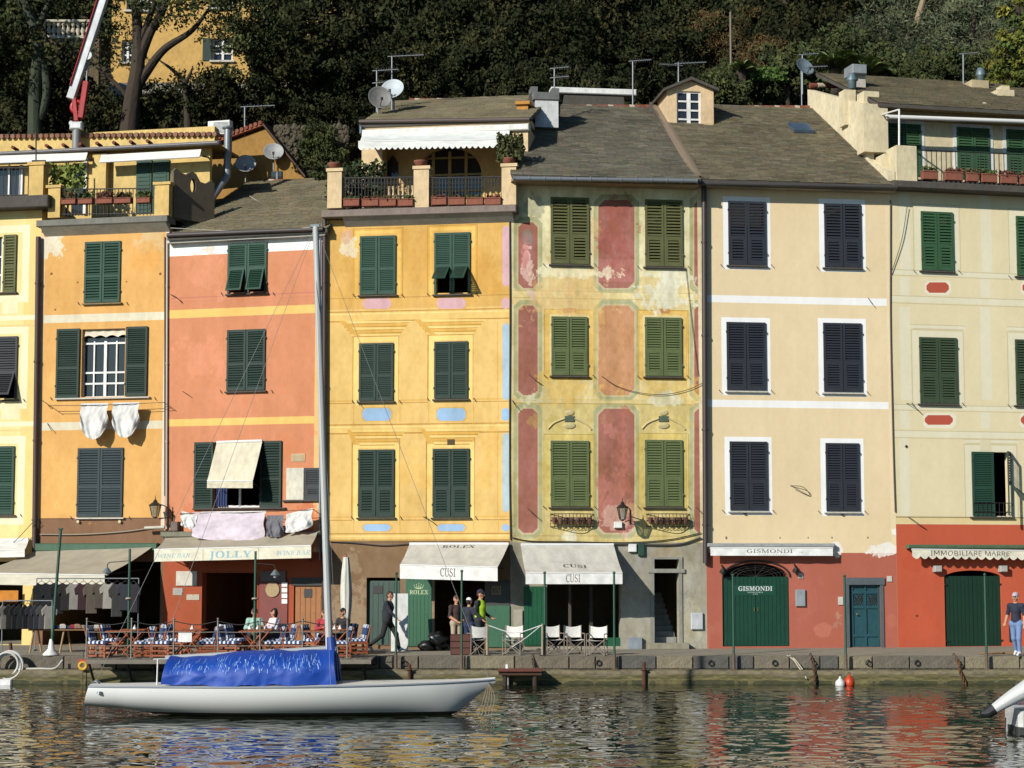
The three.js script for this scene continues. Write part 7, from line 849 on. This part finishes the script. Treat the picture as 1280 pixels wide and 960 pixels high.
// ivy on the rubble wall beside the salmon roof
for (const [x, y, s] of [[404, 188, 0.55], [412, 212, 0.6], [398, 170, 0.5]]) bush(x, y, -7.4, 5, s, 'green creeper on the rubble wall beside the terrace', 'creepers on the rubble wall');
{ // rubble retaining wall
  const q = rng(51), l = [], g = thing('rubble_wall', 'sunlit rubble stone wall behind the salmon house roof', 'wall', [0, 0, 0]); for (let i = 0; i < 900; i++) { const p = atZ(345 + q() * 90, 158 + q() * 74, -8.38 - q() * 0.1), s = new THREE.IcosahedronGeometry(0.05 + q() * 0.09, 0); s.scale(1.3, 0.8, 0.8); s.rotateZ(q() * 3); s.rotateY(q() * 3); s.translate(...p); l.push(s); } const m = part(g, 'stones', l, M('#7c7058', 0.95, { k: 0.42 })); m.userData.kind = 'stuff'; const a = atZ(345, 240, -8.4), b = atZ(436, 158, -8.4); part(g, 'mortar_bed', bx(a[0], b[0], a[1], b[1], -8.9, -8.42), M('#6d6350', 0.95, { k: 0.6, bump: 0.05 }));
}
// two big garden trees with bare limbs
function bigTree(label, trunkPts, radii, limbs, crownList, mat, z) { const b = atZ(...trunkPts[0], z), g = thing('garden_tree', label, 'tree', b), loc = (p, dz = 0) => { const w = atZ(p[0], p[1], z + (p[2] || 0)); return [w[0] - b[0], w[1] - b[1], w[2] - b[2]]; }; part(g, 'trunk', taper(trunkPts.map((p) => loc(p)), radii, 12), mat); for (const [pts, r] of limbs) part(g, 'limb', taper(pts.map((p) => loc(p)), r, 9), mat); for (const [p, k, s] of crownList) { const c = part(g, 'crown', crowns[k], leafMat); c.position.set(...loc(p)); c.scale.setScalar(s); c.rotation.y = p[0]; } return g; }
bigTree('tall garden tree with a forked dark trunk before the yellow villa', [[160, 190], [165, 130], [172, 85], [172, 40], [168, -10]], [0.42, 0.34, 0.28, 0.2, 0.15], [[[[168, 115], [182, 92], [205, 62], [240, 38], [262, 10]], [0.2, 0.17, 0.14, 0.1, 0.05]], [[[172, 80], [188, 40], [205, 10], [216, -20]], [0.22, 0.18, 0.14, 0.1]], [[[172, 60], [184, 30], [194, 0], [200, -20]], [0.16, 0.13, 0.1, 0.08]], [[[166, 128], [140, 100], [120, 84]], [0.12, 0.08, 0.04]]], [[[255, 2], 9, 0.9], [[305, 22], 9, 1.0], [[132, 60], 9, 0.7], [[225, -12], 9, 1.0], [[330, 50], 6, 0.8], [[352, 85], 6, 0.8], [[140, 8], 9, 0.8], [[318, 70], 9, 0.9], [[190, 5], 9, 0.7], [[285, 40], 9, 0.6]], bark, -10);
bigTree('ivy green garden tree beside the red and white crane', [[44, 190], [44, 110], [48, 60], [40, 25], [20, -10]], [0.3, 0.26, 0.24, 0.2, 0.16], [[[[46, 60], [56, 88], [58, 120], [50, 150]], [0.12, 0.16, 0.16, 0.16]], [[[44, 40], [55, 18], [66, -10]], [0.16, 0.12, 0.09]]], [[[5, 5], 9, 1.2], [[-10, 60], 6, 1.1], [[18, 78], 9, 0.9], [[88, -8], 9, 0.7]], barkGreen, -9.6);
bigTree('small forked garden tree below the villa wall', [[236, 185], [234, 140], [231, 100]], [0.16, 0.13, 0.1], [[[[231, 102], [214, 86], [200, 76]], [0.09, 0.07, 0.03]], [[[232, 104], [238, 92], [241, 84]], [0.08, 0.06, 0.03]]], [[[258, 112], 6, 0.75]], bark, -9.8);
// villa
{
  const z = -24, g = thing('yellow_villa', 'ochre yellow villa glimpsed behind the garden trees', 'house', [0, 0, 0]), a = atZ(138, 108, z), b = atZ(440, -70, z), m = M('#d6ac62', 0.93, { bump: 0.004 }); const s = new THREE.Shape(); s.moveTo(a[0], a[1] - 6); s.lineTo(b[0], a[1] - 6); s.lineTo(b[0], b[1]); s.lineTo(a[0], b[1]); s.closePath(); const rects = [[265, 48, 291, 76], [152, 50, 166, 78], [158, -26, 190, 13], [262, -26, 292, 10], [340, 50, 362, 78]]; const W = rects.map(([x0, y0, x1, y1]) => { const p = atZ(x0, y1, z), q = atZ(x1, y0, z), h = new THREE.Path(); h.moveTo(p[0], p[1]); h.lineTo(q[0], p[1]); h.lineTo(q[0], q[1]); h.lineTo(p[0], q[1]); h.closePath(); s.holes.push(h); return [p[0], q[0], p[1], q[1]]; });
  part(g, 'wall', new THREE.ExtrudeGeometry(s, { depth: 0.4, bevelEnabled: false }).translate(0, 0, z - 0.4), m); part(g, 'side_wall', [bx(a[0], a[0] + 0.3, a[1] - 6, b[1], z - 8, z - 0.41), bx(b[0] - 0.3, b[0], a[1] - 6, b[1], z - 8, z - 0.41), bx(a[0], b[0], b[1] - 0.2, b[1], z - 8, z - 0.41)], m); part(g, 'plinth', bx(a[0] - 0.05, b[0], a[1] - 6, a[1] + 0.15, z + 0.003, z + 0.1), M('#a8a294', 0.95, { k: 0.6 }));
  for (const r of W) { part(g, 'window', bx(r[0], r[1], r[2], r[3], z - 0.25, z - 0.22), darkGlass); const wd = r[1] - r[0], f = [bx(r[0], r[0] + 0.07, r[2], r[3], z - 0.21, z - 0.14), bx(r[1] - 0.07, r[1], r[2], r[3], z - 0.21, z - 0.14), bx(r[0] + wd / 2 - 0.05, r[0] + wd / 2 + 0.05, r[2], r[3], z - 0.21, z - 0.13)]; for (const t of [0, 0.33, 0.66, 0.94]) f.push(bx(r[0] + 0.07, r[1] - 0.07, r[2] + (r[3] - r[2]) * t, r[2] + (r[3] - r[2]) * t + 0.06, z - 0.208, z - 0.142)); part(g, 'window_frame', f, whitePaint); part(g, 'sill', bx(r[0] - 0.1, r[1] + 0.1, r[2] - 0.08, r[2], z - 0.1, z + 0.14), marble); }
  part(g, 'shutter', bx(W[0][0] - 0.42, W[0][0] - 0.02, W[0][2], W[0][3], z + 0.005, z + 0.05), MS.dark); part(g, 'shutter', bx(W[2][1] + 0.02, W[2][1] + 0.45, W[2][2], W[2][3], z + 0.005, z + 0.05), MS.green);
}
{ // terrace balustrade left of the crane
  const z = -17, g = thing('stone_balustrade', 'pale stone balustrade on a garden terrace beside the crane boom', 'balustrade', [0, 0, 0]), a = atZ(46, 46, z), b = atZ(113, 28, z), m = M('#c9bfa8', 0.9), n = 11; part(g, 'rail', cbx(a[0], b[0], b[1] - 0.02, b[1] + 0.09, z - 0.14, z + 0.14, 0.02), m); part(g, 'plinth', [bx(a[0], b[0], a[1] - 0.1, a[1], z - 0.15, z + 0.15)], m); part(g, 'retaining_wall', bx(a[0] - 3, b[0] + 0.4, a[1] - 2.2, a[1] - 0.104, z - 0.3, z + 0.1), M('#7a6a4c', 0.95, { k: 0.55, bump: 0.05 })); const h = b[1] - 0.02 - a[1]; for (let i = 0; i < n; i++) { const c = part(g, 'baluster', lathe([[0.001, 0], [0.09, 0], [0.09, 0.1 * h], [0.045, 0.16 * h], [0.1, 0.4 * h], [0.045, 0.75 * h], [0.08, 0.84 * h], [0.08, h]], 10), m); c.position.set(a[0] + (b[0] - a[0]) * (i + 0.5) / n, a[1], z); }
}
{ // crane behind the terrace roof
  const z = -7.2, P = (x, y, d = 0) => atZ(x, y, z + d), g = thing('mobile_crane', 'red and white crane boom rising behind the terrace roof', 'crane', [0, 0, 0]), red = M('#b02020', 0.45), wh = M('#e6e8e6', 0.4);
  const beam = (a, b, w, d, m, n) => { const A = V3(...a), B = V3(...b), L = A.distanceTo(B), q = cbx(-w / 2, w / 2, 0, L, -d / 2, d / 2, 0.02); q.applyQuaternion(new THREE.Quaternion().setFromUnitVectors(V3(0, 1, 0), B.clone().sub(A).normalize())); q.translate(...a); return part(g, n, q, m); };
  beam(P(88.5, 124), P(134, -14), 0.28, 0.3, wh, 'boom'); beam(P(88.5, 108, 0.05), P(126.5, -12, 0.05), 0.05, 0.34, red, 'boom_rail'); beam(P(106, 68), P(140, -30), 0.16, 0.22, wh, 'inner_boom'); part(g, 'hinge_plate', new THREE.CylinderGeometry(0.16, 0.16, 0.24, 16).rotateX(Math.PI / 2).translate(...P(110, 70)), wh); part(g, 'hydraulic_ram', rod(P(110, 72), P(108, 104), 0.035), zinc); beam(P(108, 102), P(101, 148), 0.2, 0.24, red, 'ram_cylinder'); part(g, 'knuckle', [new THREE.TorusGeometry(0.2, 0.09, 8, 16).translate(...P(97, 134))], red); beam(P(93, 122), P(96, 152), 0.16, 0.24, red, 'knuckle_arm'); part(g, 'slew_head', [cbx(-0.22, 0.22, -0.14, 0.14, -0.2, 0.2, 0.05).translate(...P(96, 158)), new THREE.SphereGeometry(0.09, 8, 6).translate(...P(89, 154))], wh); part(g, 'column', rod(P(96, 162), [P(96, 162)[0], 8, z], 0.16), M('#8a8a88', 0.5));
  const c0 = atZ(45, 236, -0.3); }
single('flag_mast', 'thin dark mast standing on the terrace of the pale house', 'mast', [rod(hA.wp(45, 244, 0.1), hA.wp(45, 165, 0.1), 0.025), rod(hA.wp(40, 201, 0.1), hA.wp(57, 201, 0.1), 0.03)], iron);
{ // palm
  const q = rng(88); function palm(px, py, z, n, len, label) { const p = atZ(px, py, z), g = thing('palm_tree', label, 'palm', p); part(g, 'trunk', taper([[0, -4, 0], [0.05, -2, 0], [0, 0, 0]], [0.24, 0.2, 0.22]), bark); for (let i = 0; i < n; i++) { const a = i / n * 6.283 + q() * 0.3, el = 0.6 + q() * 0.8, L = len * (0.8 + q() * 0.4), P = [], rib = []; for (let k = 0; k <= 10; k++) { const t = k / 10, r = L * t * Math.cos(el) * (1 - 0.15 * t), y = L * (Math.sin(el) * t - 0.6 * t * t); rib.push([Math.cos(a) * r, y, Math.sin(a) * r]); } const leafs = []; for (let k = 2; k < 30; k++) { const t = k / 30, j = Math.min(9, t * 10 | 0), f = t * 10 - j, c = [0, 1, 2].map((m) => rib[j][m] + (rib[j + 1][m] - rib[j][m]) * f); for (const s of [-1, 1]) { const w = 0.5 * Math.sin(Math.PI * (0.15 + t * 0.8)), dx = -Math.sin(a) * s * w + Math.cos(a) * w * 0.5, dz = Math.cos(a) * s * w + Math.sin(a) * w * 0.5; P.push(c[0], c[1], c[2], c[0] + Math.cos(a) * 0.06, c[1] + 0.01, c[2] + Math.sin(a) * 0.06, c[0] + dx, c[1] - w * 0.35, c[2] + dz); } } const lg = new THREE.BufferGeometry(); lg.setAttribute('position', new THREE.Float32BufferAttribute(P, 3)); lg.computeVertexNormals(); const t = tube(rib, 0.02, 12, 4); t.deleteAttribute('uv'); part(g, 'frond', merge([lg, t]), M('#7d8c4c', 0.7, { k: 0.75, plain: true })); } }
  palm(1044, 86, -11, 26, 1.8, 'palm with arching fronds behind the stepped cream gable'); palm(1082, 94, -11.6, 20, 1.5, 'low palm beside the bigger palm behind the gable'); palm(926, 88, -12, 14, 0.9, 'small spiky palm on the grassy slope by the dormer');
}
{ const p = atZ(942, 92, -12.4), g = single('grass_patch', 'bright green grass patch on the slope beside the dormer', 'grass', [tuft(2.6, 0.8, 0.5, 1600, 91, 0.05)], M('#6c8f38', 0.9, { k: 0.42, plain: true }), [p[0], p[1] - 0.3, p[2]]); g.userData.kind = 'stuff'; }
single('bare_trunk', 'pale bare leaning tree trunk high on the olive slope', 'tree', [taper([atZ(1146, 30, -19), atZ(1152, 8, -19), atZ(1160, -20, -19)], [0.16, 0.14, 0.1])], M('#a08a6c', 0.9, { k: 0.7 }));
{ const p = atZ(914, 132, -12), q = atZ(913, 15, -12); single('utility_pole', 'slim wooden pole on the slope behind the dormer', 'pole', [rod([p[0], p[1] - 3, p[2]], q, 0.05, 0.04)], M('#9a8e7c', 0.9, { k: 0.6 })); }
// ---------------------------------------------------------------- boats
{
  const zb = 16.4, X = (px) => atZ(px, 870, zb)[0], Y = (py) => atZ(640, py, zb)[1], g = thing('sailing_boat', 'white moored sailing boat with a blue cover over its cockpit', 'boat', [0, 0, zb]);
  const st = [[115, 857.5, 882.5, 0.4], [150, 857.5, 886, 0.55], [200, 857, 892, 0.78], [290, 856.5, 899, 1.02], [380, 856, 900, 1.08], [460, 855, 899, 0.95], [530, 853.5, 897, 0.66], [565, 852.5, 893, 0.44], [595, 851.5, 871, 0.2], [619, 850, 853, 0.012]];
  const rows = 12, wl = WATER + 0.09; const curve = (k, t) => { const f = t * (st.length - 1), i = Math.min(st.length - 2, f | 0), u = f - i, p0 = st[Math.max(0, i - 1)][k], p1 = st[i][k], p2 = st[i + 1][k], p3 = st[Math.min(st.length - 1, i + 2)][k]; return 0.5 * (2 * p1 + (p2 - p0) * u + (2 * p0 - 5 * p1 + 4 * p2 - p3) * u * u + (3 * p1 - p0 - 3 * p2 + p3) * u * u * u); };
  const N = 70; const build = (v0, v1) => { const P = [], I = []; for (const s of [1, -1]) { const o = P.length / 3; for (let i = 0; i <= N; i++) { const t = i / N, x0 = curve(0, t), ys = Y(curve(1, t)), yk = Math.min(ys - 0.03, Y(curve(2, t))), b = Math.max(0.01, curve(3, t)); for (let j = 0; j <= rows; j++) { const w = Math.max(yk, Math.min(ys, wl)), y = v0 === 0 ? ys + (w - ys) * j / rows : w + (yk - w) * j / rows, q = Math.max(0, Math.min(1, (ys - y) / Math.max(0.02, ys - yk))); P.push(X(x0 - 8 * q * Math.max(0, 1 - t * 9)), y, s * b * Math.pow(Math.max(0, 1 - Math.pow(q, 2.6 - 1.3 * Math.max(0, t * 1.6 - 0.6))), 0.62 + 0.25 * Math.max(0, t * 1.6 - 0.6))); if (i < N && j < rows) { const k = o + i * (rows + 1) + j; s > 0 ? I.push(k, k + 1, k + rows + 1, k + 1, k + rows + 2, k + rows + 1) : I.push(k, k + rows + 1, k + 1, k + 1, k + rows + 1, k + rows + 2); } } } } const q = new THREE.BufferGeometry(); q.setAttribute('position', new THREE.Float32BufferAttribute(P, 3)); q.setIndex(I); q.computeVertexNormals(); return q; };
  const white = new THREE.MeshPhysicalMaterial({ color: new THREE.Color(0.5, 0.5, 0.47), roughness: 0.35, side: THREE.DoubleSide });
  part(g, 'hull', build(0), white); { const tp = []; const yT = Y(857.5), yB = Y(882.5); for (let j = 0; j <= 10; j++) { const q = j / 10, w = 0.4 * Math.pow(Math.max(0, 1 - Math.pow(q, 2.6)), 0.62); tp.push([X(115 - 8 * q), yT + (yB - yT) * q, w]); } const P = [], I = []; tp.forEach(([x, y, w], j) => { P.push(x, y, -w, x, y, w); if (j < 10) { const k = j * 2; I.push(k, k + 1, k + 2, k + 1, k + 3, k + 2); } }); const q = new THREE.BufferGeometry(); q.setAttribute('position', new THREE.Float32BufferAttribute(P, 3)); q.setIndex(I); q.computeVertexNormals(); part(g, 'transom', q, white); } part(g, 'antifouling', build(1), M('#3a3a22', 0.9, { k: 0.55, plain: true }), 'weedy dark underwater band');
  { const P = [], I = []; for (let i = 0; i <= N; i++) { const t = i / N, x = X(curve(0, t)), ys = Y(curve(1, t)), b = Math.max(0.01, curve(3, t)); for (const s of [-1, -0.5, 0, 0.5, 1]) P.push(x, ys + 0.015 + 0.05 * (1 - s * s), s * b * 1.005); if (i < N) for (let j = 0; j < 4; j++) { const k = i * 5 + j; I.push(k, k + 1, k + 5, k + 1, k + 6, k + 5); } } const q = new THREE.BufferGeometry(); q.setAttribute('position', new THREE.Float32BufferAttribute(P, 3)); q.setIndex(I); q.computeVertexNormals(); part(g, 'deck', q, M('#dcdad2', 0.6)); }
  for (const s of [1, -1]) part(g, 'rubbing_strake', tube(Array.from({ length: 24 }, (_, i) => { const t = i / 23; return [X(curve(0, t)), Y(curve(1, t)) + 0.012, s * Math.max(0.012, curve(3, t)) * 1.01]; }), 0.022, 60, 6), M('#8f98a4', 0.5));
  const mb = [X(413), Y(856), 0], mt = [atZ(394.5, 283, zb)[0], atZ(394.5, 283, zb)[1], 0]; part(g, 'mast', rod(mb, mt, 0.085, 0.07, 14), M('#c2c3be', 0.5)); part(g, 'masthead', [cbx(mt[0] - 0.12, mt[0] + 0.1, mt[1] - 0.03, mt[1] + 0.05, -0.05, 0.05, 0.01)], zinc);
  const tarpTex = canvasTex(1024, 256, (c, w, h) => { c.fillStyle = '#08409c'; c.fillRect(0, 0, w, h); const q = rng(66); c.strokeStyle = 'rgba(220,228,240,0.95)'; for (let i = 0; i < 260; i++) { const x = 40 + Math.pow(q(), 0.9) * 900, y = 20 + q() * 110; c.lineWidth = 0.8 + q() * 3.2; c.globalAlpha = 0.35 + q() * 0.6; c.beginPath(); c.moveTo(x, y); c.lineTo(x + (q() - 0.5) * 14, y + 6 + q() * 40); c.stroke(); } c.globalAlpha = 1; for (let i = 0; i < 5; i++) { c.globalAlpha = 0.3; c.beginPath(); const x = 240 + i * 18; c.moveTo(x, 40); c.quadraticCurveTo(x + 20, 120, x + 100, 180 + i * 8); c.stroke(); } c.globalAlpha = 1; }); tarpTex.wrapS = tarpTex.wrapT = THREE.ClampToEdgeWrapping;
  const tm = new THREE.MeshPhysicalMaterial({ map: tarpTex, roughness: 0.6, side: THREE.DoubleSide }); tm.color.setScalar(0.8);
  { const P = [], U = [], I = [], nu = 60, nv = 24; for (let j = 0; j <= nv; j++) for (let i = 0; i <= nu; i++) { const u = i / nu, v = j / nv, sg = v < 0.5 ? -1 : 1, wv = 1 - Math.abs(v * 2 - 1), s = sg * (1 - Math.pow(wv, 4)), top = Y(820 - 11 * u), bot = Y(854), w = 0.72 + 0.2 * Math.sin(u * 3), a = 1 - Math.abs(s), h = wv, x = X(208 + 5 * h) + (X(424 - 6 * h) - X(208 + 5 * h)) * u; P.push(x, bot + (top - bot) * h + 0.03 * nz(u * 1.5, v) - (1 - Math.abs(s)) * 0.02 * Math.sin(u * 9), s * w + 0.06 * nz(u * 1.2, v * 0.5 + 0.2) + 0.02 * Math.sin(u * 26 + v * 9) * a); U.push(u, v < 0.5 ? v * 2 : 2 - v * 2); if (i < nu && j < nv) { const k = j * (nu + 1) + i; I.push(k, k + nu + 1, k + 1, k + 1, k + nu + 1, k + nu + 2); } } const q = new THREE.BufferGeometry(); q.setAttribute('position', new THREE.Float32BufferAttribute(P, 3)); q.setAttribute('uv', new THREE.Float32BufferAttribute(U, 2)); q.setIndex(I); q.computeVertexNormals(); part(g, 'cockpit_cover', q, tm, 'blue tarpaulin with white wear marks'); }
  part(g, 'mast_sleeve', taper([[X(416), Y(836), 0.02], [X(415), Y(815), 0.03], [X(413), Y(796), 0.02]], [0.2, 0.13, 0.1], 12), M('#24469c', 0.5)); part(g, 'boom', rod([X(206), Y(822), 0], [X(412), Y(810), 0], 0.05), M('#b0b4b4', 0.4));
  const stay = (a, b, n = 'stay', r = 0.0055) => part(g, n, rod(a, b, r, r, 5), M('#8c8c88', 0.5)); stay([X(119), Y(853), 0], mt); stay([X(207), Y(800), 0.2], mt); stay([X(612), Y(851), 0], mt); stay([X(418), Y(856), 0.95], [mt[0], mt[1] - 0.6, 0]); stay([X(418), Y(856), -0.95], [mt[0], mt[1] - 0.6, 0]);
  part(g, 'pushpit', [tube([[X(114), Y(858), 0.2], [X(119), Y(851), 0.1], [X(128), Y(857), 0.2]], 0.015, 12, 6), tube([[X(114), Y(858), -0.2], [X(119), Y(851), -0.1], [X(128), Y(857), -0.2]], 0.015, 12, 6)], zinc); part(g, 'stanchion', [rod([X(201), Y(857), 0.5], [X(201), Y(823), 0.45], 0.018), rod([X(196), Y(823), 0.45], [X(213), Y(823), 0.3], 0.02)], whitePaint); part(g, 'rudder', cbx(X(104), X(107), WATER - 0.4, Y(878), -0.02, 0.02, 0.005), M('#2c2a28', 0.7)); part(g, 'hatch', cbx(X(455), X(500), Y(856), Y(851), -0.3, 0.3, 0.04), M('#c9c6bc', 0.6)); part(g, 'cleat', new THREE.CylinderGeometry(0.05, 0.06, 0.05, 10).translate(X(130), Y(864), 0.5), zinc); const rl = []; for (let i = 0; i < 5; i++) rl.push(tube([[X(610), Y(852), 0.05 * i - 0.1], [X(606 + i * 3), Y(868), 0.12], [X(598 + i * 4), WATER - 0.05, 0.1 + 0.1 * i]], 0.011, 10, 5)); part(g, 'bow_rope', rl, M('#8c7f68', 0.9)); part(g, 'mast_rope', [0, 1, 2, 3].map((i) => rod([X(418 + i * 3.5), Y(854), 0.3], [X(415 + i * 2), Y(808), 0.1], 0.008, 0.008, 4)), M('#b8b09c', 0.9));
}
{ // inflatable dinghy: conical tube ends
  const zb = 21.4, P = (px, py, d = 0) => atZ(px, py, zb + d), g = thing('inflatable_dinghy', 'pale grey inflatable dinghy with conical tube ends', 'boat', [0, 0, 0]); const grey = M('#c2c2be', 0.5, { plain: true });
  for (const d of [0.5, -0.9]) part(g, 'tube', taper([[...P(1237, 890, d)], [...P(1252, 880, d)], [...P(1275, 866, d)], [...P(1310, 850, d)], [...P(1400, 846, d)]], [0.09, 0.16, 0.24, 0.3, 0.3], 16), grey); part(g, 'tube_cap', [taper([[...P(1226, 892, 0.5)], [...P(1234, 891, 0.5)], [...P(1242, 886, 0.5)]], [0.05, 0.11, 0.12], 12)], M('#1c1c1e', 0.7)); const a = P(1266, 884, -0.1), b = P(1400, 914, -0.1); part(g, 'hull', [cbx(a[0], b[0], WATER - 0.1, a[1], zb - 0.8, zb + 0.35, 0.08)], M('#cfcfca', 0.5)); part(g, 'transom_bracket', cbx(a[0] - 0.02, a[0] + 0.25, WATER - 0.02, WATER + 0.16, zb - 0.5, zb + 0.38, 0.03), M('#3a3c3a', 0.7)); part(g, 'mooring_rope', rod(P(1257, 897, 0.5), [P(1248, 914)[0], WATER - 0.1, zb + 0.5], 0.014), iron);
}
renderer.render(scene, camera);
